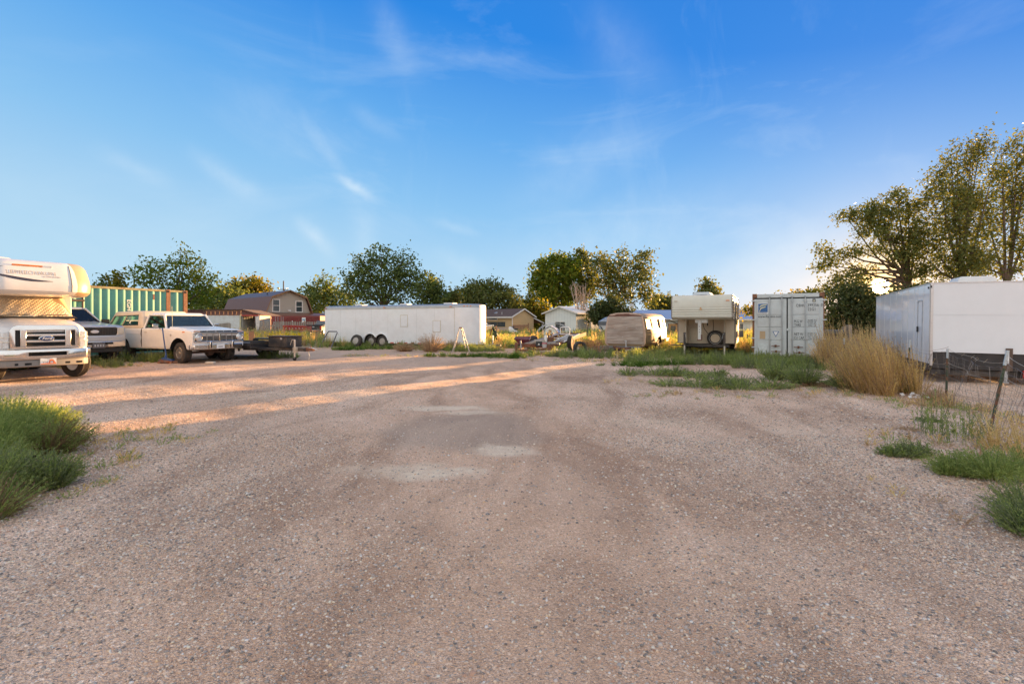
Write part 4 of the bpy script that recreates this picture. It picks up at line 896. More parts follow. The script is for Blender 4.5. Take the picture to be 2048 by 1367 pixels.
# ------------------------------------------------------------------ shared vehicle pieces (x forward, y left, z up, origin on the ground under the front axle)
def greenhouse(root, bot, top, paint, roof_t=.06, mids=(), gl=glass, crown=.03, post=.035, solid_rear=False, names=('windshield', 'rear_window', 'side_window')):
    """bot/top: (x_front, x_rear, half_width, z)"""
    (bf, br, bw, bz), (tf, tr_, tw, tz) = bot, top
    r_ = MB(); e = .03
    r_.hexa([(tf+e, -tw-e*.6, tz), (tf+e, tw+e*.6, tz), (tr_-e, tw+e*.6, tz), (tr_-e, -tw-e*.6, tz)], [(tf-.10, -tw+.10, tz+roof_t+crown), (tf-.10, tw-.10, tz+roof_t+crown), (tr_+.08, tw-.10, tz+roof_t+crown), (tr_+.08, -tw+.10, tz+roof_t+crown)])
    obj('roof', r_, paint, root, .03, 3)
    fm = MB()
    for s in (-1, 1):
        for (xb, xt) in ((bf, tf), (br, tr_)): fm.tube((xb, s*bw, bz-.02), (xt, s*tw, tz+.02), post, 6)
        for f in mids: fm.tube((bf+(br-bf)*f, s*bw, bz-.02), (tf+(tr_-tf)*f, s*tw, tz+.02), post*.8, 6)
        fm.tube((tf, s*tw, tz), (tr_, s*tw, tz), post*.9, 6)
    fm.tube((tf, -tw, tz), (tf, tw, tz), post*.9, 6); fm.tube((tr_, -tw, tz), (tr_, tw, tz), post*.9, 6)
    obj('window_frame', fm, paint, root)
    i = .012
    def pane_(nm, a, b, c, d):
        m = MB(); n = (Vector(b)-Vector(a)).cross(Vector(d)-Vector(a)).normalized()*.004
        m.hexa([Vector(q)-n for q in (a, b, c, d)], [Vector(q)+n for q in (a, b, c, d)]); return obj(nm, m, gl, root)
    pane_(names[0], (bf, -bw+post, bz), (bf, bw-post, bz), (tf, tw-post, tz), (tf, -tw+post, tz))
    if not solid_rear: pane_(names[1], (br, -bw+post, bz), (br, bw-post, bz), (tr_, tw-post, tz), (tr_, -tw+post, tz))
    seal = MB()
    for a, b in (((bf+.006, -bw+post, bz+.02), (bf+.006, bw-post, bz+.02)), ((tf+.006, -tw+post, tz-.02), (tf+.006, tw-post, tz-.02)), ((bf+.006, -bw+post, bz+.02), (tf+.006, -tw+post, tz-.02)), ((bf+.006, bw-post, bz+.02), (tf+.006, tw-post, tz-.02))): seal.tube(a, b, .014, 5)
    obj('seal', seal, black, root)
    cuts = [0.]+list(mids)+[1.]
    for s in (-1, 1):
        for f0, f1 in zip(cuts, cuts[1:]):
            L = lambda a, b, f: a+(b-a)*f
            pane_(names[2], (L(bf, br, f0)-.03, s*bw, bz), (L(bf, br, f1)+.03, s*bw, bz), (L(tf, tr_, f1)+.03, s*tw, tz), (L(tf, tr_, f0)-.03, s*tw, tz))
def cabin(root, x0, x1, hw, zf, zt, wheel_y=.38):
    s = MB(); s.box((x1+.25, 0, (zf+zt)/2), (.22, hw*1.7, zt-zf), ry=R(-8)); s.box((x1+.55, 0, zf+.03), (.6, hw*1.7, .16)); obj('seat', s, M('seat_fabric', (.16, .14, .11), .9), root, .05)
    w = MB(); c = Vector((x0-.42, wheel_y, zf+.10)); pts = []
    for a in np.linspace(0, 2*math.pi, 19)[:-1]: pts.append(c+Vector((-.08*math.sin(a)*0-.10*math.sin(a), .19*math.cos(a), .17*math.sin(a))))
    w.path(pts, .013, 5, closed=True); w.tube(c, c+Vector((.25, 0, -.15)), .02, 6); w.tube(c+Vector((0, -.18, 0)), c+Vector((0, .18, 0)), .012, 5); obj('steering_wheel', w, black, root)
    d = MB(); d.box((x0-.12, 0, zf-.01), (.3, hw*1.85, .09)); obj('dashboard', d, black, root, .02)
def mirror(root, base, c, d, mat, shell=None):
    m = MB(); m.box(c, d); o = obj('mirror', m, shell or mat, root, .015); a = MB(); a.tube(base, c, .012, 6); obj('mirror_arm', a, mat, o); return o
def plate(root, c, s, bg, num, rz=R(90), size=.075, w=.305, h=.152, colr=black_print, sx=.75):
    p = MB(); p.bx(c[0], c[0]+.006, c[1]-w/2, c[1]+w/2, c[2]-h/2, c[2]+h/2); o = obj('number_plate', p, bg, root)
    text('plate_number', num, size, colr, root, (c[0]+.008, c[1]-w*.43 if False else c[1], c[2]-.04), (R(90), 0, R(90)), .0006, 'CENTER', sx=sx)
    return o

# ------------------------------------------------------------------ old cream-white pickup with topper
def old_pickup():
    cream = M('old_cream_paint', (.74, .74, .73), .38, 0, .05, dirt=.12, dc=(.42, .32, .23), ds=1.3, coat=.15); shell_p = M('cream_topper_gelcoat', (.58, .50, .40), .5, 0, .07, dirt=.2)
    root = thing('old_pickup_truck', 'old cream-white pickup truck with a windowed topper, nose pointing right', 'pickup truck', (-11.38, 18.55, 0), R(-25)); wb = 3.4
    lo = MB(); lo.prism([(.62, .50), (.78, .58), (.80, 1.10), (.76, 1.17), (-.72, 1.255), (-4.62, 1.235), (-4.62, .62), (-4.0, .50)], -.98, .98)
    cuts = []
    for x in (0, -wb):
        for s in (-1, 1): c = MB(); c.lathe([(.49, s*.55), (.49, s*1.2)], (x, 0, .42), 'y', 28); cuts.append(c)
        c = MB(); c.bx(x-.49, x+.49, -1.2, -.55, .3, .42); cuts.append(c); c = MB(); c.bx(x-.49, x+.49, .55, 1.2, .3, .42); cuts.append(c)
    carved('body', lo, [cream, dark], root, .045, 3, cuts)
    hd = MB(); hd.hexa([(.79, -.86, 1.12), (.79, .86, 1.12), (-.70, .90, 1.22), (-.70, -.90, 1.22)], [(.74, -.80, 1.20), (.74, .80, 1.20), (-.70, .84, 1.315), (-.70, -.84, 1.315)]); obj('hood', hd, cream, root, .025, 3)
    ld = MB()
    ld.prism([(-.80, .56), (-1.98, .56), (-2.06, 1.20), (-.80, 1.225)], -.990, -.975); obj('door', ld, cream, root, .006); ld = MB(); ld.prism([(-.80, .56), (-1.98, .56), (-2.06, 1.20), (-.80, 1.225)], .975, .990); obj('door', ld, cream, root, .006)
    gap = MB(); gap.bx(-2.185, -2.16, -.984, -.97, .56, 1.235); gap.bx(-2.185, -2.16, .97, .984, .56, 1.235); obj('bed_gap', gap, dark, root)
    for s in (-1, 1): tr = MB(); tr.bx(-4.5, -.55, s*.978, s*.988, .985, 1.005) if False else tr.bx(-4.5, -2.25, s*.975, s*.985, 1.03, 1.06); obj('side_crease', tr, cream, root, .008)
    wav = MB(); wav.path([(-2.17, -.992, 1.2), (-2.21, -.992, 1.05), (-2.15, -.992, .9), (-2.2, -.992, .75), (-2.16, -.992, .6)], .008, 5); obj('hanging_cord', wav, black, root)
    h = MB(); h.box((-1.88, -1.005, 1.10), (.14, .02, .025)); obj('door_handle', h, chrome_dull, root, .004)
    greenhouse(root, (-.80, -2.14, .90, 1.25), (-1.16, -2.06, .76, 1.735), cream, .05, post=.04); cabin(root, -.8, -2.1, .85, 1.12, 1.55)
    # topper
    sh = MB(); sh.hexa([(-2.16, -.95, 1.245), (-2.16, .95, 1.245), (-4.64, .95, 1.235), (-4.64, -.95, 1.235)], [(-2.42, -.80, 1.90), (-2.42, .80, 1.90), (-4.22, .80, 1.88), (-4.22, -.80, 1.88)])
    cav = MB(); cav.hexa([(-2.22, -.89, 1.2), (-2.22, .89, 1.2), (-4.58, .89, 1.2), (-4.58, -.89, 1.2)], [(-2.46, -.75, 1.85), (-2.46, .75, 1.85), (-4.18, .75, 1.83), (-4.18, -.75, 1.83)])
    wn = MB(); wn.prism([(-2.50, 1.36), (-4.40, 1.34), (-4.17, 1.70), (-2.62, 1.74)], -1.3, 1.3); wf = MB(); wf.prism([(-.6, 1.34), (.6, 1.34), (.55, 1.7), (-.55, 1.7)], -5, -2, 'yz')
    wf = MB(); wf.add([(q, a, b) for q in (-5., -2.) for a, b in ((-.62, 1.36), (.62, 1.36), (.56, 1.72), (-.56, 1.72))], [(0,1,2,3),(7,6,5,4),(0,4,5,1),(1,5,6,2),(2,6,7,3),(3,7,4,0)])
    sh_o = carved('topper', sh, shell_p, root, .07, 3, [cav, wn, wf])
    for s in (-1, 1):
        g = MB(); f = lambda x, z: (x, s*(.95-.15*(z-1.245)/.655-.02), z); a = [f(-2.50, 1.36), f(-4.40, 1.34), f(-4.17, 1.70), f(-2.62, 1.74)]; g.quad(*a); obj('side_window', g, glass, sh_o)
        g = MB(); g.path([(p[0], p[1]+s*.012, p[2]) for p in a], .014, 5, closed=True); obj('window_seal', g, black, sh_o)
    rl = MB(); rl.bx(-4.6, -2.2, -.965, -.955, 1.245, 1.275); obj('topper_rail', rl, cream_trim, sh_o)
    # nose
    gr = MB(); gr.bx(.775, .795, -.90, .90, .80, 1.06); g0 = obj('grille', gr, dark, root)
    fr = MB(); fr.bx(.79, .845, -.95, .95, 1.055, 1.105); fr.bx(.79, .84, -.95, .95, .765, .80); fr.bx(.79, .84, -.95, -.905, .80, 1.055); fr.bx(.79, .84, .905, .95, .80, 1.055); fr.bx(.79, .85, -.035, .035, .80, 1.055); obj('grille_surround', fr, chrome, root, .01)
    for z in (.845, .89, .935, .98, 1.02): b = MB(); b.bx(.797, .815, -.66, .66, z-.007, z+.007); obj('grille_bar', b, chrome_dull, g0)
    for y in (-.48, -.25, .25, .48): b = MB(); b.bx(.80, .825, y-.012, y+.012, .805, 1.05); obj('grille_rib', b, chrome_dull, g0)
    tp = MB(); tp.bx(.785, .812, -.70, .70, 1.115, 1.165); obj('name_strip', tp, black, root)
    for ch, y in zip('FORD', (-.47, -.15, .15, .47)): text('lettering', ch, .05, white_print, root, (.815, y, 1.122), (R(90), 0, R(90)), .002, 'CENTER', sx=1.6)
    for s in (-1, 1):
        p = MB(); p.bx(.78, .812, s*.72, s*.93, 1.112, 1.168); obj('turn_lamp', p, M('dusty_amber', (.55, .36, .26), .5), root, .006)
        l = MB(); l.lathe([(.105, 0), (.135, .0), (.14, .045), (.118, .06), (.10, .03)], (.795, s*.775, .925), 'x', 26, close=True); hl = obj('headlight', l, chrome, root)
        l = MB(); l.lathe([(.102, .018), (.08, .038), (.04, .05), (0, .054)], (.795, s*.775, .925), 'x', 22); obj('lens', l, lens, hl)
        g = MB(); g.prism([(.90, .52), (.955, .52), (.97, .60), (.97, .76), (.94, .80), (.90, .78)], s*.42-.035, s*.42+.035); go = obj('bumper_guard', g, chrome, root, .012); g = MB(); g.bx(.970, .982, s*.42-.018, s*.42+.018, .56, .76); obj('guard_rubber', g, black, go)
    bm_ = MB(); pl = [(.86, -.70), (.90, 0), (.86, .70), (.80, .92), (.62, 1.0), (.58, .96), (.74, .88), (.80, .68), (.84, 0), (.80, -.68), (.74, -.88), (.58, -.96), (.62, -1.0), (.80, -.92)]
    bm_.prism(pl, .50, .68, 'xy'); obj('bumper', bm_, chrome, root, .02, 3)
    plate(root, (.895, -.02, .60), 1, white_print, 'A6035F', size=.085, sx=.7)
    for s in (-1, 1): m = MB(); m.box((.30, s*.985, 1.12), (.13, .012, .035)); obj('marker_lamp', m, amber, root)
    b = MB(); b.box((-.42, -.992, 1.0), (.05, .01, .07)); obj('badge', b, chrome_dull, root)
    mirror(root, (-.98, -.98, 1.2), (-1.05, -1.14, 1.34), (.05, .20, .12), chrome, chrome); mirror(root, (-.98, .98, 1.2), (-1.05, 1.14, 1.34), (.05, .20, .12), chrome, chrome)
    an = MB(); an.tube((-.62, -.80, 1.29), (-.66, -.80, 2.05), .010, 5, .006); obj('antenna', an, M('yellowed_fibreglass', (.62, .55, .35), .5), root)
    for y in (-.35, .25): w = MB(); w.path([(-.76, y, 1.325), (-.83, y+.35, 1.36), (-.845, y+.62, 1.34)], .008, 5); obj('wiper', w, black, root)
    # chassis
    un = MB(); un.bx(-4.4, .5, -.45, -.37, .46, .58); un.bx(-4.4, .5, .37, .45, .46, .58); un.tube((0, -.7, .37), (0, .7, .37), .045, 8); un.tube((-wb, -.7, .37), (-wb, .7, .37), .05, 8); un.tube((.22, -.6, .40), (.22, .62, .33), .02, 6); un.lathe([(0, -.15), (.13, -.1), (.15, 0), (.13, .1), (0, .15)], (0, .15, .36), 'y', 12); un.bx(-.5, .3, -.3, .3, .42, .55)
    obj('chassis', un, M('muddy_chassis', (.10, .06, .045), .9, 0, .4, dirt=.6, dc=(.22, .13, .08)), root)
    sp = M('old_slot_wheel', (.55, .52, .48), .3, .9, .1, dirt=.4)
    wheel(root, (0, -.82, .375), .375, .27, -1, sp, R(-3), 6); wheel(root, (0, .82, .375), .375, .27, 1, sp, R(-3), 6); wheel(root, (-wb, -.82, .375), .375, .27, -1, sp, 0, 6); wheel(root, (-wb, .82, .375), .375, .27, 1, sp, 0, 6)
    rb = MB(); rb.bx(-4.80, -4.68, -.85, .85, .55, .68); obj('rear_bumper', rb, chrome_dull, root, .02)
    f = MB(); f.prism([(-3.92, .62), (-3.95, .20), (-4.0, .20), (-3.98, .62)], -.95, -.68); obj('mud_flap', f, galv, root)
old_pickup()

# ------------------------------------------------------------------ newer silver pickup behind the motorhome
def silver_pickup():
    silver = M('silver_paint', (.42, .46, .50), .3, .35, .05, dirt=.22, dc=(.38, .30, .24), ds=1.5, coat=.4)
    root = thing('silver_pickup_truck', 'silver pickup truck with black grille half hidden behind the motorhome', 'pickup truck', (-15.15, 17.55, 0), R(-25)); wb = 3.6
    lo = MB(); lo.prism([(.70, .62), (.86, .72), (.90, 1.00), (.86, 1.26), (.70, 1.34), (-.70, 1.47), (-2.9, 1.45), (-4.75, 1.42), (-4.75, .68), (-4.1, .55)], -.99, .99)
    cuts = []
    for x in (0, -wb):
        for s in (-1, 1): c = MB(); c.lathe([(.50, s*.6), (.50, s*1.3)], (x, 0, .45), 'y', 28); cuts.append(c)
        c = MB(); c.bx(x-.5, x+.5, -1.3, -.6, .3, .45); cuts.append(c); c = MB(); c.bx(x-.5, x+.5, .6, 1.3, .3, .45); cuts.append(c)
    carved('body', lo, [silver, dark], root, .07, 3, cuts)
    hd = MB(); hd.hexa([(.86, -.76, 1.27), (.86, .76, 1.27), (-.62, .82, 1.44), (-.62, -.82, 1.44)], [(.74, -.66, 1.36), (.74, .66, 1.36), (-.62, .72, 1.505), (-.62, -.72, 1.505)]); obj('hood', hd, silver, root, .04, 3)
    greenhouse(root, (-.62, -2.85, .90, 1.47), (-1.32, -2.7, .74, 1.96), silver, .04, (.45,), glass_dark, post=.04); cabin(root, -.7, -2.6, .8, 1.3, 1.8)
    gr = MB(); gr.prism([(-.62, 1.0), (.62, 1.0), (.68, 1.08), (.68, 1.27), (-.68, 1.27), (-.68, 1.08)], .895, .915, 'yz'); go = obj('grille', gr, M('black_mesh', (.02, .02, .018), .6, 0, .3, bump=.8, bs=120), root)
    n = MB()
    for i in range(26): y = -.6+i*.048; n.bx(.915, .922, y, y+.008, 1.03, 1.25)
    obj('grille_mesh', n, M('mesh_bars', (.06, .055, .05), .5), go)
    sr = MB(); sr.path([(.91, -.64, .985), (.91, .64, .985), (.91, .70, 1.06), (.91, .70, 1.27), (.90, .62, 1.30), (.90, -.62, 1.30), (.91, -.70, 1.27), (.91, -.70, 1.06)], .022, 6, closed=True); obj('grille_surround', sr, silver, root)
    bd = MB(); bd.lathe([(.13, 0), (.12, .015), (0, .022)], (.922, 0, 1.14), 'x', 20); b = obj('badge', bd, M('blank_badge', (.6, .6, .6), .4, .4), root); b.scale = (1, 1, 1)
    for v in b.data.vertices: v.co.z = 1.14+(v.co.z-1.14)*.45
    for s in (-1, 1):
        l = MB(); l.prism([(.915, s*.72), (.90, s*.90), (.76, s*.995), (.60, s*1.0), (.60, s*.90), (.80, s*.72)], 1.05, 1.29, 'xy'); obj('headlight', l, M('hazy_headlight', (.55, .54, .47), .25, .1, .15, coat=.5), root, .02)
    bu = MB(); pl = [(.99, -.72), (1.02, 0), (.99, .72), (.90, .95), (.66, 1.01), (.62, .96), (.80, .88), (.90, .68), (.93, 0), (.90, -.68), (.80, -.88), (.62, -.96), (.66, -1.01), (.90, -.95)]
    bu.prism(pl, .60, .80, 'xy'); obj('bumper', bu, chrome, root, .02, 3); bu = MB(); bu.prism([(x-.02, y) for x, y in pl], .80, .98, 'xy'); obj('bumper_cover', bu, silver, root, .02)
    sl = MB(); sl.bx(1.0, 1.03, -.5, .5, .70, .77); obj('intake', sl, dark, root)
    ph = MB(); ph.bx(1.03, 1.045, -.12, .24, .58, .76); po = obj('plate_holder', ph, M('grey_plate_holder', (.12, .12, .13), .7), root); ph = MB()
    for y in (-.07, .01, .09, .17): ph.bx(1.046, 1.05, y, y+.04, .63, .70)
    obj('plate_slots', ph, galv, po)
    va = MB(); va.bx(.72, .92, -.85, .85, .42, .585); obj('valance', va, black, root, .02)
    mirror(root, (-.75, .98, 1.45), (-.85, 1.17, 1.50), (.09, .24, .17), black); mirror(root, (-.75, -.98, 1.45), (-.85, -1.17, 1.50), (.09, .24, .17), black)
    rk = MB()
    for s in (-1, 1):
        for z in (2.30, 2.52): rk.tube((-1.9, s*.95, z), (-4.5, s*.95, z), .035, 6)
        for x in (-1.95, -3.2, -4.4): rk.tube((x, s*.95, 1.45), (x, s*.95, 2.52), .03, 6)
    for x in (-1.9, -4.5):
        for z in (2.30, 2.52): rk.tube((x, -.98, z), (x, .98, z), .04, 6)
    for y in (-.5, 0, .5): rk.tube((-1.9, y, 2.30), (-1.9, y, 2.52), .02, 6)
    obj('ladder_rack', rk, M('brown_black_rack', (.07, .05, .04), .6, 0, .3, rust=.3), root)
    wheel(root, (0, -.83, .39), .39, .26, -1, chrome_dull, 0, 5); wheel(root, (0, .83, .39), .39, .26, 1, chrome_dull, 0, 5); wheel(root, (-wb, -.83, .39), .39, .26, -1, chrome_dull, 0, 5); wheel(root, (-wb, .83, .39), .39, .26, 1, chrome_dull, 0, 5)
    for y in (-.3, .3): w = MB(); w.path([(-.60, y, 1.50), (-.72, y+.4, 1.57)], .009, 5); obj('wiper', w, black, root)
silver_pickup()

# ------------------------------------------------------------------ motorhome
def motorhome():
    van = M('motorhome_cab_paint', (.62, .60, .58), .3, .1, .04, dirt=.12, dc=(.5, .40, .3), coat=.4); fib = M('motorhome_fibreglass', (.70, .67, .63), .28, 0, .03, coat=.4, dirt=.06); tan = M('tan_cap_paint', (.40, .29, .18), .4, 0, .04, coat=.15)
    root = thing('motorhome', 'white class C motorhome with tan cab-over corner and chrome grille', 'motorhome', (-12.25, 12.84, 0), math.atan2(-.54, .84))
    # cab nose: lofted from a few cross-sections, narrow at the lamps and swelling to the doors
    secs = [(.80, .76, .42, 1.20, 1.30), (.72, .84, .42, 1.24, 1.36), (.40, .93, .42, 1.30, 1.46), (-.10, .97, .42, 1.36, 1.54), (-.42, .98, .42, 1.40, 1.60), (-1.5, .98, .42, 1.45, 1.62)]
    mb = MB(); rings = []
    for (x, w, zb, zs, zt) in secs: rings.append([(x, -w*.96, zb), (x, -w, .75), (x, -w, zs-.10), (x, -w*.93, zs+.02), (x, -w*.80, zt-.03), (x, -w*.4, zt), (x, w*.4, zt), (x, w*.80, zt-.03), (x, w*.93, zs+.02), (x, w, zs-.10), (x, w, .75), (x, w*.96, zb)])
    n = 12; vs = [p for r_ in rings for p in r_]; fs = [tuple(range(n)), tuple(reversed(range((len(rings)-1)*n, len(rings)*n)))]
    for i in range(len(rings)-1): fs += [(i*n+k, (i+1)*n+k, (i+1)*n+(k+1) % n, i*n+(k+1) % n) for k in range(n)]
    mb.add(vs, fs); cuts = []
    for s in (-1, 1): c = MB(); c.lathe([(.47, s*.55), (.47, s*1.3)], (0, 0, .42), 'y', 26); cuts.append(c)
    carved('cab_body', mb, [van, dark], root, .03, 2, cuts, angle=50)
    # windscreen quilt: mottled pale gold tones with a quilted bump
    quilt = bpy.data.materials.new('quilted_reflective_cover'); quilt.use_nodes = True; t = NT(quilt.node_tree)
    tc = t.n('ShaderNodeTexCoord'); sp = t.n('ShaderNodeSeparateXYZ'); t.l(tc.outputs['Object'], sp.inputs[0])
    u = t.math('MULTIPLY', sp.outputs[1], 22.); v = t.math('MULTIPLY', sp.outputs[2], 27.)
    a = t.math('ABSOLUTE', t.math('SINE', t.math('MULTIPLY', t.math('ADD', u, v), 1.57))); b = t.math('ABSOLUTE', t.math('SINE', t.math('MULTIPLY', t.math('SUBTRACT', u, v), 1.57)))
    hgt = t.math('MINIMUM', a, b); nz = t.noise(tc.outputs['Object'], 6, 5, .6)
    bs = t.n('ShaderNodeBsdfPrincipled', i={'Roughness': .38, 'Metallic': .55}); t.l(t.mix(nz.outputs[0], (.62, .50, .34), (.82, .74, .60)), bs.inputs['Base Color'])
    bp = t.n('ShaderNodeBump', i={'Strength': .8, 'Distance': .014}); t.l(t.math('ADD', t.math('MULTIPLY', hgt, .8), t.math('MULTIPLY', nz.outputs[0], 1.2)), bp.inputs['Height']); t.l(bp.outputs[0], bs.inputs['Normal']); o = t.n('ShaderNodeOutputMaterial'); t.l(bs.outputs[0], o.inputs[0])
    q = MB(); nu, nv = 22, 12; r_ = random.Random(5); vs = []
    for j in range(nv+1):
        f = j/nv
        for i in range(nu+1):
            g = i/nu*2-1; hw = .90+(.68-.90)*f; x = -.36+(-.98+.36)*f-.10*g*g; z = 1.60+(2.22-1.60)*f; w_ = .018*math.sin(i*1.7+j*.6)*math.sin(j*1.3)*(1.3-f)+r_.uniform(-.006, .006)
            vs.append((x+w_+.035, g*hw, z-(.035*(1-f)*(abs(g)))))
    q.add(vs, [(j*(nu+1)+i, j*(nu+1)+i+1, (j+1)*(nu+1)+i+1, (j+1)*(nu+1)+i) for j in range(nv) for i in range(nu)]); qo = obj('windshield_cover', q, quilt, root); sd = qo.modifiers.new('thick', 'SOLIDIFY'); sd.thickness = .012
    cw = MB(); cw.hexa([(-.22, -.93, 1.56), (-.22, .93, 1.56), (-.42, .93, 1.56), (-.42, -.93, 1.56)], [(-.26, -.9, 1.605), (-.26, .9, 1.605), (-.42, .9, 1.625), (-.42, -.9, 1.625)]); obj('cowl', cw, black, root)
    for y in (-.62, .12): w = MB(); w.path([(-.27, y, 1.62), (-.33, y+.28, 1.665), (-.40, y+.62, 1.66)], .011, 5); obj('wiper', w, black, root)
    cb = MB(); cb.bx(-2.6, -.99, -.97, .97, .45, 1.5); cb.hexa([(-.99, -.96, 1.5), (-.99, .96, 1.5), (-2.6, .96, 1.5), (-2.6, -.96, 1.5)], [(-1.0, -.80, 2.2), (-1.0, .80, 2.2), (-2.6, .80, 2.2), (-2.6, -.80, 2.2)]); cb.add([(-.42, .93, 1.52), (-1.0, .95, 1.52), (-1.0, .795, 2.2), (-.98, .70, 2.2), (-.42, -.93, 1.52), (-1.0, -.95, 1.52), (-1.0, -.795, 2.2), (-.98, -.70, 2.2)], [(0,1,2,3),(7,6,5,4),(0,3,7,4)]); obj('cab_door', cb, tan, root, .02)
    # cab-over cap
    cap = MB(); nu = 40; lv = [(2.15, -.06, 1.10), (2.18, .16, 1.16), (2.26, .28, 1.195), (2.42, .30, 1.20), (2.60, .24, 1.19), (2.80, .14, 1.17), (2.96, .03, 1.13), (3.04, -.10, 1.08), (3.07, -.35, 1.0)]
    idx = []
    for (z, xf, hw) in lv:
        pts = []; rc = .60
        y_ = np.linspace(-hw, hw, 9)
        path_ = [(-6.6, -hw), (-1.5, -hw)]
        for k in range(1, 11): a = R(-90+9*k); path_.append((xf-rc+rc*math.cos(a)**.9 if math.cos(a) > 0 else xf-rc, -hw+rc+rc*math.sin(a)))
        yy = list(np.linspace(-hw+rc, hw-rc, 8))[1:-1]; path_ += [(xf, y) for y in yy]
        for k in range(10, 0, -1): a = R(-90+9*k); path_.append((xf-rc+rc*math.cos(a)**.9, hw-rc-rc*math.sin(a)))
        path_ += [(-1.5, hw), (-6.6, hw)]; idx.append([(x, y, z) for x, y in path_])
    n = len(idx[0]); vs = [p for r0 in idx for p in r0]; cap.add(vs, [])
    for i in range(len(idx)-1):
        for k in range(n):
            k2 = (k+1) % n; ymid = (idx[i][k][1]+idx[i][k2][1])/2; side = (abs(ymid) > .74) and k < n-1
            cap.f.append((i*n+k, i*n+k2, (i+1)*n+k2, (i+1)*n+k)); cap.m.append(1 if side else 0)
    cap.f += [tuple(range(n)), tuple(range((len(idx)-1)*n, len(idx)*n))]; cap.m += [0, 0]
    obj('cab_over', cap, [fib, tan], root, .0)
    sm = MB(); 
    for (z, xf, hw) in lv[1:]: sm.v.append((0, 0, 0))
    sm = MB(); sm.path([(xf-.60+.60*math.cos(math.asin(min(1, max(0, (.66-(hw-.60))/.60))))+.004, .66, z) for (z, xf, hw) in lv[2:-2]], .007, 5); obj('seam', sm, black, root)
    bd = MB(); bd.bx(-6.6, -1.6, -1.19, 1.19, .42, 2.2); obj('coach_body', bd, fib, root, .02)
    for s in (1, -1): wv = MB(); wv.bx(-3.4, -2.4, s*1.19, s*1.2, 1.5, 2.05); obj('side_window', wv, pane, root)
    wheel(root, (-4.0, .95, .38), .38, .25, 1, chrome_dull); wheel(root, (-4.0, -.95, .38), .38, .25, -1, chrome_dull)
    # face of the cap: x on the face at height z
    def xf(z):
        for (a, b, _), (c, d, _) in zip(lv, lv[1:]):
            if a <= z <= c: return b+(d-b)*(z-a)/(c-a)
        return 0
    tilt = math.atan2(.24-.14, .20)
    grey_l = M('faded_lettering', (.34, .32, .31), .5)
    text('lettering', 'LEPRECHAUN', .150, grey_l, root, (xf(2.665)+.006, -.585, 2.665), (R(90)-0, 0, R(90)), .0006, sx=1.02, space=1.0).rotation_euler = (R(90)-tilt*0, 0, R(90))
    for o_ in [c for c in COL.objects if c.parent == root and c.name.startswith('lettering')]:
        o_.rotation_euler = Matrix(((0, -math.sin(tilt), math.cos(tilt)), (1, 0, 0), (0, math.cos(tilt), math.sin(tilt)))).to_euler(); o_.location.x = xf(2.665)+.005
    o_ = text('lettering', 'by COACHMEN', .050, grey_l, root, (xf(2.612)+.004, .10, 2.612), (R(90), 0, R(90)), .001); o_.rotation_euler = Matrix(((0, -math.sin(tilt), math.cos(tilt)), (1, 0, 0), (0, math.cos(tilt), math.sin(tilt)))).to_euler()
    def ribbon(pts, mat):   # pts: (y, z, half thickness)
        m = MB(); vs = []
        for (y, z, w) in pts: vs += [(xf(z-w)+.005, y, z-w), (xf(z+w)+.005, y, z+w)]
        m.add(vs, [(2*i, 2*i+2, 2*i+3, 2*i+1) for i in range(len(pts)-1)]); s_ = obj('swoosh', m, mat, root)
    navy = M('dark_swoosh', (.03, .03, .05), .4)
    ribbon([(-.88+.02*k, 2.72+.13*math.sin(k/14*1.57), .018*(1-k/15)) for k in range(15)], navy); ribbon([(-.90+1.18*(k/24), 2.67-.16*math.sin(min(1, k/24*1.15)*1.57), .034*math.sin(math.pi*min(1, (k+2)/27))) for k in range(25)], navy)
    l = MB(); l.tube((xf(2.90)+.02, -.45, 2.90), (xf(2.90)+.02, .12, 2.90), .018, 6); obj('clearance_lamp', l, amber, root); l = MB(); l.box((xf(2.88)+.0, .21, 2.885), (.02, .18, .07)); obj('lamp_base', l, M('pale_blue_patch', (.45, .52, .58), .5), root)
    l = MB(); l.box((-.28, 1.06, 2.88), (.06, .10, .035), rz=R(-45)); obj('corner_lamp', l, amber, root)
    rv = MB(); rv.hexa([(-.75, -.9, 3.05), (-.75, -.15, 3.05), (-1.5, -.15, 3.05), (-1.5, -.9, 3.05)], [(-.85, -.8, 3.17), (-.9, -.3, 3.15), (-1.4, -.3, 3.15), (-1.4, -.8, 3.17)]); obj('roof_vent', rv, fib, root)
    # chrome grille
    gb = MB(); gb.bx(.80, .815, -.60, .60, .84, 1.22); go = obj('grille', gb, dark, root)
    fr = MB(); fr.prism([(-.65, .81), (.65, .81), (.66, 1.25), (.60, 1.36), (.52, 1.39), (-.52, 1.39), (-.60, 1.36), (-.66, 1.25)], .79, .86, 'yz')
    ct = MB(); ct.bx(.7, 1., -.56, .56, .875, 1.27); carved('grille_surround', fr, [chrome, chrome], root, .02, 3, [ct])
    for s in (-1, 1): p = MB(); p.bx(.82, .872, s*.36, s*.475, .87, 1.275); obj('grille_upright', p, chrome, root, .012); p = MB(); p.bx(.812, .83, s*.48, s*.555, .88, 1.265); obj('side_mesh', p, M('black_mesh', (.02, .02, .018), .6), root)
    for z in (.995, 1.145): p = MB(); p.bx(.83, .865, -.36, .36, z-.028, z+.028); obj('grille_bar', p, chrome, root, .01)
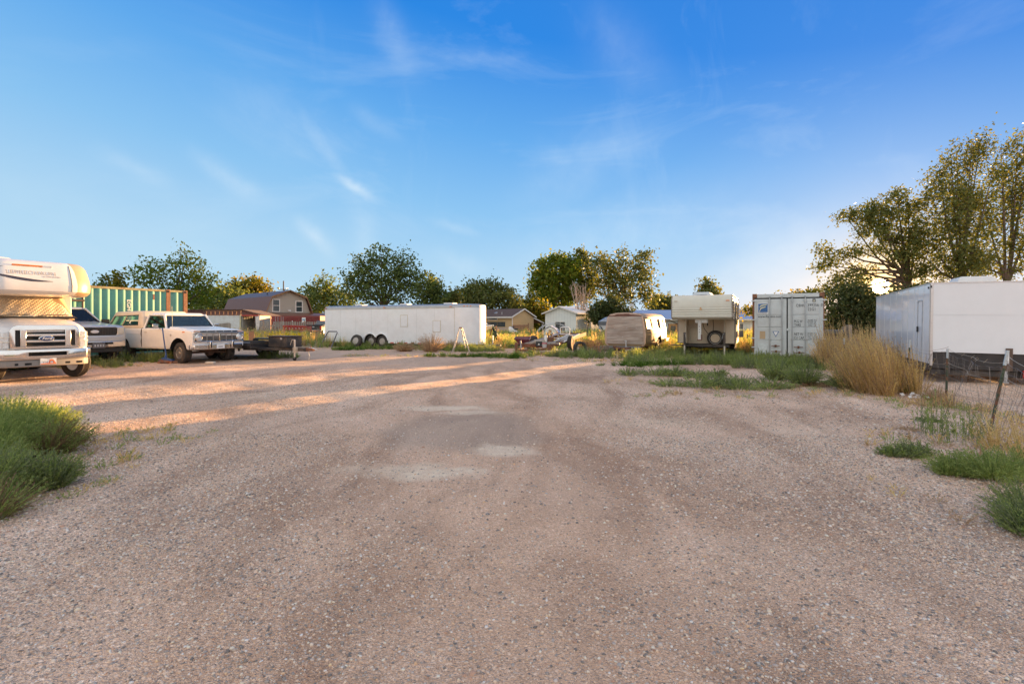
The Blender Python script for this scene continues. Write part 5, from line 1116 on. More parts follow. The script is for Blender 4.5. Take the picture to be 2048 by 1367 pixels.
    ov = MB(); ov.lathe([(.15, 0), (.15, .02), (.132, .028)], (.862, 0, 1.06), 'x', 28, close=False); oo = obj('oval_badge', ov, chrome, root); ov = MB(); ov.lathe([(.130, .028), (.12, .034), (0, .036)], (.862, 0, 1.06), 'x', 28); oi = obj('oval_face', ov, M('badge_blue', (.03, .05, .14), .2, .2, coat=.5), oo)
    for o_ in (oo, oi):
        for v_ in o_.data.vertices: v_.co.z = 1.06+(v_.co.z-1.06)*.44
    text('lettering', 'Ford', .085, white_print, root, (.902, 0, 1.035), (R(90), 0, R(90)), .001, 'CENTER', sx=1.1, shear=.35)
    for s in (-1, 1):
        p = MB(); p.prism([(.84, s*.66), (.83, s*.78), (.74, s*.845), (.60, s*.87), (.60, s*.80), (.70, s*.66)], .83, 1.23, 'xy'); hl = obj('headlight', p, lens, root, .015)
        for z in (1.10, .99): p = MB(); p.prism([(.85, s*.655), (.845, s*.785), (.75, s*.855), (.60, s*.88), (.60, s*.86), (.72, s*.65)], z-.012, z+.012, 'xy'); obj('lamp_divider', p, M('warm_lens_trim', (.66, .6, .5), .35), hl)
    bu = MB(); pl = [(.99, -.55), (1.02, 0), (.99, .55), (.93, .78), (.80, .90), (.45, .98), (.40, .94), (.74, .84), (.86, .55), (.90, 0), (.86, -.55), (.74, -.84), (.40, -.94), (.45, -.98), (.80, -.90), (.93, -.78)]
    bu.prism(pl, .555, .80, 'xy'); cc = MB(); cc.bx(.8, 1.2, -.355, .355, .645, .735); carved('bumper', bu, [chrome, chrome], root, .03, 3, [cc])
    bu = MB(); bu.bx(.86, .90, -.4, .4, .62, .76); obj('bumper_opening', bu, dark, root)
    va = MB(); va.prism([(x-.03, y*.95) for x, y in pl], .38, .553, 'xy'); vo = obj('valance', va, M('grey_valance', (.22, .21, .20), .6, .1, .1, dirt=.3), root, .03)
    for y, w in ((-.52, .13), (-.28, .27), (.32, .22), (.62, .12)): p = MB(); p.box((.975-abs(y)*.06, y, .455), (.03, w, .05)); obj('vent_slot', p, dark, vo)
    # plate with a red rock arch
    p = MB(); p.bx(1.005, 1.015, -.155, .155, .425, .585); po = obj('number_plate', p, M('plate_frame', (.6, .58, .55), .4, .5), root); p = MB(); p.bx(1.0155, 1.018, -.145, .145, .435, .575); pf = obj('plate_face', p, M('pale_plate', (.66, .70, .72), .5), po)
    orange = M('plate_orange', (.72, .20, .07), .5)
    p = MB(); p.prism([(-.145, .435), (.145, .435), (.145, .452), (.12, .50), (.09, .55), (.05, .562), (.02, .54), (-.0, .46), (-.145, .455)], 1.0185, 1.020, 'yz'); obj('arch_print', p, orange, po); p = MB(); p.prism([(.035, .46), (.085, .46), (.08, .51), (.045, .515)], 1.0203, 1.0213, 'yz'); obj('arch_gap', p, M('pale_plate', (.66, .70, .72)), po)
    text('plate_number', 'V16 3TV', .074, M('plate_navy', (.05, .05, .12), .5), root, (1.0225, 0, .462), (R(90), 0, R(90)), .0005, 'CENTER', sx=.82); text('plate_state', 'UTAH', .022, black_print, root, (1.0225, 0, .552), (R(90), 0, R(90)), .0005, 'CENTER')
    wheel(root, (0, .82, .385), .385, .235, 1, chrome_dull, R(22)); wheel(root, (0, -.82, .385), .385, .235, -1, chrome_dull, R(22))
    un = MB(); un.bx(-6.3, .5, -.5, -.4, .38, .5); un.bx(-6.3, .5, .4, .5, .38, .5); un.tube((0, -.7, .38), (0, .7, .38), .05); obj('chassis', un, frame_black, root)
motorhome()
# ------------------------------------------------------------------ cut-off van body used as a trailer, plywood front
def van_trailer():
    gold = M('faded_gold_van_paint', (.34, .24, .14), .5, .1, .08, dirt=.35, dc=(.32, .21, .13), coat=.0, rust=.06); edge = M('pinkish_primer', (.50, .36, .28), .75, 0, .12, dirt=.3)
    ply = M('weathered_plywood', (.42, .36, .31), .85, 0, .30, vs=5, bump=.5, dirt=.7, dc=(.20, .10, .055), ds=1.6, stretch=(.35, 1, 2.4))
    root = thing('van_trailer', 'cut-off rear half of an old van towed as a trailer, weathered plywood front', 'trailer', (5.24, 23.19, 0), R(-32)); L = 3.5
    half = [(.86, .36), (.965, .50), (.985, .95), (.96, 1.12), (.84, 1.72), (.72, 1.84), (.45, 1.90), (0, 1.92)]
    sec = [(x, z) for x, z in half]+[(-x, z) for x, z in half[-2::-1]]
    mb = MB(); mb.prism(sec, 0, L); cuts = []
    for s in (-1, 1): c = MB(); c.lathe([(.42, s*.6), (.42, s*1.3)], (0, 2.2, .36), 'x', 24) ; c.v = [(v[0], v[1], v[2]) for v in c.v]; cuts.append(c)
    carved('body', mb, [gold, dark], root, .02, 2, cuts)
    fb = MB(); inner = [(x*.90, .42+(z-.36)*.90) for x, z in sec]
    fr = MB(); fr.prism([(x, z) for x, z in sec], -.03, -.003); cc = MB(); cc.prism([(x*.885, z if z < .5 else z*.955) for x, z in sec], -.2, .1); carved('front_edge', fr, [edge, edge], root, .008, 2, [cc])
    for z0, z1 in ((.47, 1.08), (1.09, 1.74)):
        p = MB(); w0 = .88 if z0 < .6 else .86; w1 = .86 if z0 < .6 else .77; p.prism([(-w0, z0), (w0, z0), (w1, z1), (-w1, z1)], -.05, -.032); obj('plywood_board', p, ply, root, .003)
    tp = MB(); r_ = random.Random(2); pts = [(-.80+.1*i, 1.76+.10*math.sin(math.pi*i/16)+r_.uniform(-.02, .02)) for i in range(17)]; tp.prism(pts+[(.76, 1.72), (-.76, 1.72)], -.045, -.033); obj('ragged_top', tp, M('rusty_brown_strip', (.15, .07, .05), .9, 0, .4), root)
    for x, z in ((-.5, 1.2), (.1, 1.21), (.55, 1.2), (-.1, .78), (.05, 1.5)): b = MB(); b.tube((x, -.056, z), (x, -.05, z), .015, 6); obj('bolt', b, galv, root)
    f = lambda z, off: .985-(z-.95)*.19+off if z < 1.12 else .96-(z-1.12)*.2+off
    for (a, b) in ((.22, 1.12), (1.28, 2.25), (2.5, 3.2)):
        g = MB(); zl, zh = 1.17, 1.62; g.hexa([(f(zl, -.02), a, zl), (f(zl, -.02), b, zl), (f(zh, -.02), b-.02, zh), (f(zh, -.02), a+.03, zh)], [(f(zl, .006), a, zl), (f(zl, .006), b, zl), (f(zh, .006), b-.02, zh), (f(zh, .006), a+.03, zh)]); go = obj('side_window', g, M('dusty_window', (.05, .035, .02), .5, 0, .3, dirt=.5, dc=(.16, .10, .05)), root)
        g = MB(); g.path([(f(zl, .008), a, zl), (f(zl, .008), b, zl), (f(zh, .008), b-.02, zh), (f(zh, .008), a+.03, zh)], .018, 5, closed=True); obj('window_seal', g, black, go)
    for y in (1.2, 2.38): s = MB(); s.hexa([(f(.55, -.0)-.02, y, .55), (.99, y, .55), (.99, y+.015, .55), (f(.55, 0)-.02, y+.015, .55)], [(f(1.75, -.02), y, 1.72), (f(1.75, .012), y, 1.72), (f(1.75, .012), y+.015, 1.72), (f(1.75, -.02), y+.015, 1.72)]); obj('door_gap', s, dark, root)
    s = MB(); s.bx(.975, .99, .1, L-.1, .90, .915); s.bx(.975, .99, .1, L-.1, 1.04, 1.055); obj('side_moulding', s, dark, root)
    ch = MB(); ch.bx(-.75, .75, -.06, .10, .27, .36); ch.bx(-.5, -.38, .1, L, .25, .36); ch.bx(.38, .5, .1, L, .25, .36); obj('front_channel', ch, M('bluish_channel', (.20, .20, .22), .6, .3, .2, rust=.3), root, .01)
    bp = MB(); bp.bx(-.95, .95, L, L+.22, .50, .66); bp.bx(.93, 1.04, L-.3, L+.2, .50, .66); obj('rear_bumper', bp, chrome_dull, root, .02)
    j = MB(); j.tube((.18, -.35, .03), (.15, -.3, .62), .028, 8); j.box((.185, -.35, .02), (.2, .12, .03)); j.box((.15, -.3, .62), (.10, .05, .04)); obj('jack', j, galv, root)
    tg = MB(); tg.bx(-.35, .30, -.40, -.06, .24, .32); tg.tube((-.5, -.2, .34), (-.2, -.3, .3), .04); obj('tongue', tg, rusty, root)
    for s in (-1, 1):
        w = wheel(root, (s*.83, 2.2, .34), .34, .22, s, chrome_dull, 0, 6); w.rotation_euler = (0, 0, R(-90))
    w = wheel(root, (-.35, .8, .30), .30, .2, -1, galv, 0, 5); w.rotation_euler = (0, 0, R(-90))
van_trailer()
# ------------------------------------------------------------------ fifth-wheel camper
def camper():
    cream = M('camper_pale_cream', (.60, .60, .52), .45, 0, .05, dirt=.2, dc=(.42, .34, .22), ds=1.2); lower = M('camper_cream_lower', (.56, .48, .36), .6, 0, .06, dirt=.2); sidep = M('camper_side_aluminium', (.62, .55, .45), .35, .25, .06, dirt=.2)
    root = thing('fifth_wheel_camper', 'cream fifth-wheel camper with overhanging nose, spare wheel and two landing legs', 'camper', (7.38, 19.5, 0), R(-27)); W, L = 1.11, 4.9
    side = [(0, 1.66), (0, 2.34), (.10, 2.50), (4.2, 2.50), (L, 2.38), (L, .55), (2.1, .55), (1.55, .60), (1.55, 1.60), (.25, 1.60)]
    mb = MB(); mb.prism([(y, z) for y, z in side], -W+.015, W-.015, 'yz')
    cav = MB(); cav.hexa([(-.80, 1.2, .45), (.80, 1.2, .45), (.72, 1.95, .45), (-.72, 1.95, .45)], [(-.80, 1.2, 1.595), (.80, 1.2, 1.595), (.72, 1.95, 1.595), (-.72, 1.95, 1.595)]) 
    carved('body', mb, [lower, lower], root, .0, 1, [cav])
    # front skin: flat upper panel, corrugated lower half
    f = MB(); f.prism([(-.014, 2.05), (-.014, 2.34), (.09, 2.505), (.11, 2.49), (.0, 2.32), (.0, 2.05)], -W, W, 'yz'); obj('front_panel', f, cream, root)
    f = MB(); z = 2.045; poly = []
    while z > 1.70: poly += [(-.014, z), (-.014, z-.035), (-.032, z-.05), (-.032, z-.075), (-.014, z-.09)]; z -= .09
    poly += [(-.014, 1.66), (.0, 1.66), (.0, 2.045)]; f.prism(poly, -W, W, 'yz'); obj('corrugated_panel', f, cream, root)
    f = MB(); f.prism([(-.016, 1.67), (.30, 1.585), (.30, 1.57), (-.016, 1.655)], -W, W, 'yz'); obj('lower_lip', f, cream, root)
    # corrugated sides
    for s in (-1, 1):
        z = 2.44; sm = MB()
        while z > .62:
            y0 = 0.0 if z > 1.68 else 1.58; sm.prism([(s*(W-.012), z), (s*(W+.012), z-.02), (s*(W+.012), z-.05), (s*(W-.012), z-.07)], y0+.02, L-.02); z -= .085
        obj('side_skin', sm, sidep, root)
        ed = MB(); ed.path([(s*W, -.02, 1.66), (s*W, -.02, 2.34), (s*W, .09, 2.51), (s*W, 4.2, 2.51), (s*W, L, 2.39), (s*W, L, .55)], .02, 5); ed.path([(s*W, -.02, 1.66), (s*W, .28, 1.58), (s*W, 1.55, 1.58), (s*W, 1.55, .58)], .02, 5); obj('edge_trim', ed, M('dull_edge_trim', (.26, .22, .18), .6, .2, .2), root)
        for (y, z0, w, h) in ((.75, 2.05, .7, .42), (2.4, 1.75, .8, .75), (3.9, 1.6, .5, 1.6)):
            wv = MB(); wv.bx(s*(W+.014), s*(W+.03), y-w/2, y+w/2, z0-h/2, z0+h/2); obj('window' if h < 1 else 'door', wv, pane if h < 1 else sidep, root)
    rf = MB(); rf.bx(-W-.01, W+.01, .12, 4.2, 2.505, 2.53); obj('roof', rf, trim_white, root)
    av = MB(); av.hexa([(-.46, .9, 2.53), (.30, .9, 2.53), (.36, 1.9, 2.53), (-.46, 1.9, 2.53)], [(-.40, 1.0, 2.70), (.18, 1.0, 2.70), (.22, 1.75, 2.70), (-.42, 1.75, 2.70)]); a_ = obj('roof_air_unit', av, M('grey_white_plastic', (.50, .54, .55), .5), root, .02)
    av = MB(); av.prism([(-.40, 2.545), (-.25, 2.575), (-.05, 2.585), (.12, 2.575), (.24, 2.545)], .872, .90); obj('air_opening', av, dark, a_)
    for s, m_ in ((-1, M('cream_marker', (.45, .38, .28), .5)), (1, amber)): l = MB(); l.box((s*.95, -.02, 2.30), (.12, .03, .03)); obj('marker_lamp', l, m_, root)
    e = MB(); e.prism([(-.10, 1.965), (.0, 1.94), (.06, 1.965), (.02, 1.99)], -.045, -.033); e.tube((-.02, -.036, 2.02), (-.02, -.03, 2.02), .03, 8); obj('emblem', e, M('worn_orange_emblem', (.5, .28, .10), .6), root)
    text('lettering', 'Prowler', .10, M('very_faint_lettering', (.54, .54, .47), .5), root, (-.22, -.016, 2.14), (R(90), 0, 0), .0008) if False else None
    # pin box
    p = MB(); p.bx(-.155, -.035, .28, .42, .78, 1.72); p.bx(-.26, .20, .30, .55, 1.44, 1.58); obj('pin_box', p, M('pin_box_white', (.62, .64, .62), .5, 0, .06, dirt=.2), root, .01)
    p = MB(); p.box((-.10, .30, .77), (.17, .25, .03)); p.bx(-.155+.12, -.155+.15, .25, .42, .80, .98); obj('king_pin_plate', p, rusty, root)
    for z in (1.30, 1.18, 1.08): p = MB(); p.tube((-.10, .275, z), (-.10, .281, z), .016, 8); obj('bolt_hole', p, dark, root)
    h = MB(); h.path([(.0, .5, 1.45), (.03, .8, 1.2), (.16, 1.3, .95), (.2, 1.9, .85)], .012, 5); h.path([(.34, 1.0, 1.58), (.33, 1.3, 1.3), (.26, 1.8, .9)], .012, 5); obj('cable', h, black, root)
    h = MB(); h.box((.11, 1.2, 1.40), (.04, .04, .14)); obj('plug', h, black, root)
    for s in (-1, 1):
        l = MB(); l.bx(s*.765-.04, s*.765+.04, .98, 1.08, .52, 1.05); lo = obj('landing_leg', l, frame_black, root, .005); l = MB(); l.bx(s*.765-.028, s*.765+.028, .995, 1.065, .02, .515); obj('inner_leg', l, M('pale_leg_paint', (.56, .52, .42), .6, 0, .1, dirt=.2), lo); l = MB(); l.path([(s*.765, .97, 1.02), (s*.72, .9, .98), (s*.69, .9, .8)], .008, 5); obj('crank', l, galv, lo)
        l = MB(); l.bx(s*.735, s*.755, 1.16, 1.20, .60, 1.58); obj('pale_strut', l, cream, root)
    hatch = MB(); hatch.bx(-.66, -.26, 1.915, 1.945, .68, 1.20); ho = obj('hatch', hatch, M('hatch_cream', (.55, .5, .38), .5), root, .01); hatch = MB(); hatch.bx(-.61, -.31, 1.905, 1.914, .73, 1.15); obj('hatch_panel', hatch, lower, ho)
    w = wheel(root, (.36, 1.78, .80), .33, .20, -1, M('cream_spoke_rim', (.60, .50, .36), .5, 0, .08, dirt=.2), 0, 8, name='spare_wheel'); w.rotation_euler = (0, 0, 0)
    r_ = MB(); r_.lathe([(.225, -.112), (.232, -.114), (.232, -.108), (.225, -.106)], (0, 0, 0), 'y', 30, close=True); obj('white_wall_ring', r_, white_print, w)
    un = MB(); un.bx(-.9, .9, 1.65, L, .44, .54); un.bx(-.95, -.85, 1.7, 1.8, .42, .5); un.tube((-.95, 3.0, .36), (.95, 3.0, .36), .04); un.tube((-.95, 3.8, .36), (.95, 3.8, .36), .04); obj('underframe', un, frame_black, root)
    for s in (-1, 1):
        for y in (3.0, 3.85): ww = wheel(root, (s*.95, y, .33), .33, .2, s, galv, 0, 5); ww.rotation_euler = (0, 0, R(-90))
    bx_ = MB(); bx_.box((W+.14, 4.0, .95), (.18, .25, .3)); obj('side_box', bx_, M('grey_utility_box', (.28, .29, .30), .6), root)
    st = MB(); st.box((-.95, 1.6, .50), (.9, .12, .04)); obj('step_bar', st, frame_black, root)
camper()
# ------------------------------------------------------------------ black flatbed utility trailer beside the old pickup
def utility_trailer():
    root = thing('utility_trailer', 'black flatbed utility trailer with a toolbox on its tongue', 'trailer', (-8.3, 19.3, 0), R(-30)); b = frame_black
    t = MB(); t.bx(-1.6, .62, -.09, .09, .36, .49); t.prism([(-2.2, -.80), (-.15, -.10), (-.15, .02), (-2.2, -.66)], .37, .48, 'xy'); t.prism([(-2.2, .66), (-.15, -.02), (-.15, .10), (-2.2, .80)], .37, .48, 'xy'); obj('tongue', t, b, root, .01)
    text('lettering', 'PERFORMANCE', .125, white_print, root, (-1.28, -.094, .385), (R(90), 0, 0), .001, sx=1.12)
    d = MB(); d.bx(-5.6, -1.55, -.92, .92, .44, .56); dk = obj('frame', d, b, root, .01)
    for i in range(9): p = MB(); y = -.86+i*.193; p.bx(-5.5, -1.65, y, y+.18, .565, .60); obj('deck_board', p, M('dark_deck_board', (.07, .055, .045), .8, 0, .3), dk)
    r_ = MB(); r_.bx(-5.6, -1.5, -.955, -.925, .52, .66); r_.bx(-5.6, -1.5, .925, .955, .52, .66); r_.bx(-1.54, -1.49, -.92, .92, .60, .72); r_.bx(-2.2, -2.12, -1.0, -.96, .34, .72); obj('side_rail', r_, b, root, .006)
    for s in (-1, 1):
        f = MB(); f.prism([(-4.42, .52), (-4.3, .74), (-4.15, .78), (-2.75, .78), (-2.6, .74), (-2.45, .52), (-2.5, .52), (-2.65, .72), (-4.25, .72), (-4.37, .52)], s*.96, s*1.22); obj('fender', f, M('dark_teal_fender', (.03, .045, .05), .35, .3, .2), root, .008)
        for x in (-3.05, -3.85): wheel(root, (x, s*1.08, .34), .34, .21, s, galv, 0, 5)
    tb = MB(); tb.bx(-1.30, -.18, -.32, .36, .50, .90); to = obj('toolbox', tb, b, root, .012); tb = MB(); tb.bx(-1.33, -.15, -.35, .39, .905, .935); obj('toolbox_lid', tb, M('brown_black_lid', (.06, .035, .03), .6), to, .006); tb = MB(); tb.bx(-.55, -.44, -.335, -.323, .80, .87); obj('latch', tb, galv, to)
    wn = MB(); wn.tube((-1.5, -.1, .66), (-1.5, .2, .66), .09, 10); wn.box((-1.45, 0, .8), (.25, .2, .12)); obj('winch', wn, black, root, .01)
    j = MB(); j.tube((.08, -.16, .09), (.08, -.16, .80), .035, 8); j.box((.08, -.13, .42), (.16, .12, .20)); j.path([(.08, -.16, .80), (-.02, -.2, .80), (-.10, -.22, .60)], .014, 6); jo = obj('jack', j, M('zinc_cream', (.60, .52, .42), .45, .4, .1), root, .004); j = MB(); j.tube((.08, -.19, .075), (.08, -.13, .075), .075, 14); obj('jack_wheel', j, black, jo)
    c = MB(); c.prism([(.5, .35), (.74, .37), (.92, .38), (.97, .44), (.9, .49), (.6, .51), (.5, .49)], -.075, .075); c.tube((.8, 0, .4), (.8, 0, .56), .03); obj('coupler', c, rusty, root, .01)
    h = MB(); h.path([(.6, .05, .36), (.66, .05, .2), (.62, .04, .02)], .01, 5); h.path([(.7, 0, .5), (.95, -.05, .5), (1.15, .0, .44)], .02, 5); obj('chain', h, galv, root)
utility_trailer()
# ------------------------------------------------------------------ rusty flat trailer and what lies on it
def at(px, py, Z): return (WX(px, Z), Z, WZ(py, Z))
def junk():
    root = thing('rusty_flat_trailer', 'low rusty flat trailer tilted to the ground in front of the white cottage', 'trailer', (1.12, 22.75, .34), R(-28)); root.rotation_euler = (R(5.5), 0, R(-28))
    f = MB(); f.bx(-.80, -.70, 0, 4.3, 0, .13); f.bx(.70, .80, 0, 4.3, 0, .13); f.bx(-.8, .8, -.04, .06, -.02, .14); f.bx(-.8, .8, 4.24, 4.34, 0, .16)
    for y in (.9, 1.7, 2.5, 3.3): f.bx(-.7, .7, y, y+.07, .01, .08)
    fo = obj('frame', f, rusty, root, .008)
    t = MB(); t.prism([(.80, -.0), (.80, .08), (-.62, -.62), (-.62, -.72)], -.12, -.02, 'xy'); t.bx(-.75, -.65, -.62, .0, -.10, .02); t.bx(-.76, -.64, -.68, -.56, -.22, .28); obj('tongue', t, rusty, root, .01); t = MB(); t.tube((-.52, -.55, -.30), (-.52, -.55, .36), .035, 8); obj('jack', t, galv, root)
    for i, (x, w, y0, y1) in enumerate(((-.66, .20, .1, 1.3), (-.42, .22, .05, 1.2), (-.16, .22, .08, 1.15), (.10, .20, .02, 1.25), (.34, .2, .1, 1.1), (-.6, .18, 1.5, 4.1), (.50, .12, .1, 4.0))): p = MB(); p.bx(x, x+w, y0, y1, .135, .16); obj('deck_board', p, grey_wood, fo)
    f2 = MB(); f2.bx(.84, .88, 2.3, 4.2, .05, .22); obj('side_rail', f2, M('orange_rust_rail', (.30, .13, .06), .8, 0, .3), root)  # rail in a lighter, more orange rust than the frame
    w = wheel(root, (.98, 1.75, -.03), .36, .2, 1, rusty, 0, 6); w.rotation_euler = (0, 0, R(-84)); w = wheel(root, (-.98, 1.75, -.03), .34, .2, -1, rusty, 0, 6); w.rotation_euler = (0, 0, R(-90))
    def put(name, label, cat, px, py, Z, rz=0): x, y, z = at(px, py, Z); return thing(name, label, cat, (x, y, z), rz)
    o = put('air_tank', 'long beige cylinder tank lying on the left of the rusty trailer', 'tank', 1068, 690, 22.9, R(35)); m = MB(); m.lathe([(0, -.02), (.08, 0), (.13, .05), (.135, .12), (.135, .75), (.12, .82), (.06, .86), (0, .87)], (0, 0, .13), 'x', 18); m.path([(-.2, 0, .08), (-.02, 0, .11)], .05, 6); obj('body', m, M('dusty_beige_tank', (.36, .30, .24), .6, .2, .2, rust=.25), o)
    o = put('black_case', 'small black plastic case with a pale emblem on the rusty trailer', 'case', 1078, 693, 22.6, R(-8)); m = MB(); m.hexa([(-.16, -.08, 0), (.16, -.08, 0), (.16, .1, 0), (-.16, .1, 0)], [(-.14, -.07, .24), (.14, -.07, .24), (.14, .09, .24), (-.14, .09, .24)]); obj('body', m, black, o, .015); m = MB(); m.prism([(-.05, .09), (.05, .09), (0, .16)], -.088, -.08); obj('emblem', m, white_print, o); 
    o = put('bucket', 'small white and grey bucket with a red rim beside the black case', 'bucket', 1089, 694.5, 22.5); m = MB(); m.lathe([(.10, 0), (.12, .19)], (0, 0, 0), 'z', 16); obj('body', m, M('greyish_bucket', (.42, .42, .44), .5), o); m = MB(); m.lathe([(.125, .17), (.128, .20), (.12, .205)], (0, 0, 0), 'z', 16); obj('rim', m, red_lens, o)
    o = put('muffler', 'rusty grey muffler pipe lying right of the bucket', 'muffler', 1096, 691, 22.8, R(-20)); m = MB(); m.lathe([(.0, 0), (.08, .01), (.09, .05), (.09, .36), (.04, .40), (.04, .55)], (0, 0, .09), 'x', 14); obj('body', m, M('scaled_grey_pipe', (.28, .24, .2), .6, .4, .2, rust=.35), o)
    o = put('engine_block', 'rusty upright machine part standing in the middle of the rusty trailer', 'machine part', 1099, 687, 23.2); m = MB(); m.box((0, 0, .15), (.16, .18, .3)); m.tube((-.05, 0, .3), (-.08, 0, .52), .03); m.tube((.07, 0, .28), (.14, 0, .48), .025); m.box((.12, 0, .2), (.1, .1, .2), ry=.4); m.path([(.1, 0, .4), (.2, 0, .3), (.16, 0, .1)], .02, 5); obj('body', m, rusty, o, .01)
    o = put('white_canister', 'upright white canister left of the rusty machine part', 'canister', 1091.5, 688, 23.2); m = MB(); m.lathe([(.07, 0), (.075, .02), (.075, .38), (.05, .42), (0, .43)], (0, 0, 0), 'z', 14); obj('body', m, trim_white, o)
    o = put('bed_headboard', 'white metal barred headboard standing at the back of the rusty trailer', 'headboard', 1130, 669, 25.2, R(-15)); m = MB(); m.path([(-.22, 0, 0), (-.24, 0, .30), (-.18, 0, .38), (.18, 0, .38), (.24, 0, .30), (.22, 0, 0)], .028, 8); m.tube((-.22, 0, .02), (.22, 0, .02), .02); obj('frame', m, trim_white, o); 
    for x in (-.13, -.065, 0, .065, .13): m = MB(); m.tube((x, 0, .02), (x, 0, .37), .009, 5); obj('bar', m, trim_white, o)
    o = put('ramp', 'long grey ramp boards leaning along the rusty trailer below the headboard', 'ramp', 1112, 682, 23.6, R(-28)); 
    for k in range(3): m = MB(); m.box((k*.17, .9, .12+.0), (.15, 2.0, .03), rx=R(9)); obj('board', m, M('pale_grey_board', (.40, .37, .33), .8, 0, .2, dirt=.3), o)
    m = MB(); m.tube((-.1, -.1, -.02), (-.1, 1.95, .31), .025, 6); m.tube((.45, -.1, -.02), (.45, 1.95, .31), .025, 6); obj('side_tube', m, trim_white, o)
    o = put('chair_frame', 'tangled chrome chair frame lying on the grey ramp', 'chair frame', 1111, 677, 23.6); m = MB()
    for s in (0, .18): m.path([(-.2, s, 0), (-.12, s, .2), (.1, s, .24), (.2, s, .02), (.28, s, -.04)], .013, 6); m.path([(-.1, s, .05), (0, s, .02), (.22, s, .04)], .011, 5)
    m.tube((-.12, 0, .2), (-.12, .18, .2), .011); m.tube((.2, 0, .02), (.2, .18, .02), .011); obj('frame', m, chrome, o)
    # wheelbarrow
    x, y = WX(1046, 23.6), 23.6; o = thing('wheelbarrow', 'maroon plastic wheelbarrow tray resting left of the rusty trailer', 'wheelbarrow', (x, y, .40), R(12)); m = MB()
    lo = [(-.22, -.16, .0), (.22, -.16, .0), (.24, .20, .04), (-.18, .20, .04)]; hi = [(-.50, -.34, .30), (.24, -.34, .27), (.46, .34, .37), (-.28, .34, .37)]
    m.hexa(lo, hi); c = MB(); c.hexa([(p[0]*.94, p[1]*.94, p[2]+.03) for p in lo], [(p[0]*.95, p[1]*.94, p[2]+.04) for p in hi]); mar = M('maroon_plastic', (.13, .025, .045), .4, 0, .12, dirt=.2, coat=.2)
    carved('tray', m, [mar, mar], o, .02, 2, [c]); m = MB(); m.path([hi[0], hi[1], hi[2], hi[3]], .022, 6, closed=True); obj('rolled_rim', m, mar, o)
    m = MB(); m.tube((-.65, -.15, .0), (.3, -.14, -.05), .02); m.tube((-.2, .2, 0), (.55, .15, -.1), .02); m.tube((-.15, -.15, -.02), (-.12, -.18, -.36), .018); m.tube((.18, -.14, -.04), (.14, -.18, -.36), .018); obj('frame', m, black, o); m = MB(); m.tube((.05, -.38, .05), (.33, -.42, -.06), .016); obj('handle', m, M('yellow_wood_handle', (.5, .30, .12), .7), o)
    w = wheel(o, (.42, .05, -.22), .17, .09, -1, galv, 0, 0)
    m = MB(); x, y = GP(1042, 697); o = thing('concrete_block', 'pale grey concrete block on its side under the wheelbarrow', 'block', (x, y+.6, 0), R(5)); m.bx(-.35, .30, 0, .2, .06, .22); c1 = MB(); c1.bx(-.22, -.04, -.1, .3, .10, .18); c2 = MB(); c2.bx(.04, .2, -.1, .3, .10, .18); carved('body', m, [M('concrete_block', (.4, .36, .31), .9), dark], o, .006, 1, [c1, c2])
    # wire roll and loose tyre
    x, y = WX(1184, 22.6), 22.6; o = thing('wire_roll', 'rolled-up rusty wire netting lying between the rusty trailer and the van', 'wire roll', (x, y, .36), R(-35)); m = MB(); pts = []
    for k in range(420): a = k*.42; r_ = .26+.08*math.sin(k*.11)+.03*math.sin(k*1.3); pts.append((k/420*1.0-.5, r_*math.cos(a), r_*math.sin(a)))
    m.path(pts, .006, 4)
    for k in range(26): a = k*2*math.pi/26; m.path([(-.5+.1*j, (.27+.05*math.sin(j+k))*math.cos(a+.03*j), (.27+.05*math.sin(j+k))*math.sin(a+.03*j)) for j in range(11)], .005, 4)
    for k in range(16): a = k*.7; m.path([(-.5, .0+.05*k*.3*math.cos(a), .05*k*.3*math.sin(a)), (.5, .2*math.cos(a), .2*math.sin(a))], .005, 4)
    obj('coil', m, M('rust_gold_wire', (.40, .20, .09), .6, .5, .3), o)
    x, y = WX(1160, 22.3), 22.3; o = thing('loose_tyre', 'worn black tyre standing against the wire roll', 'tyre', (x, y, .31), R(15)); m = MB(); m.lathe([(.2, -.09), (.27, -.1), (.31, -.07), (.315, 0), (.31, .07), (.27, .1), (.2, .09), (.19, 0)], (0, 0, 0), 'y', 26, close=True); obj('body', m, rubber, o)
    o = thing('timber_beam', 'long weathered timber lying between the wire roll and the van', 'timber', (WX(1186, 24.5), 24.5, .18), R(-4)); m = MB(); m.bx(0, 1.5, 0, .14, 0, .14); m.bx(.1, 1.4, .2, .34, -.14, -.02); obj('beam', m, grey_wood, o, .008)
junk()
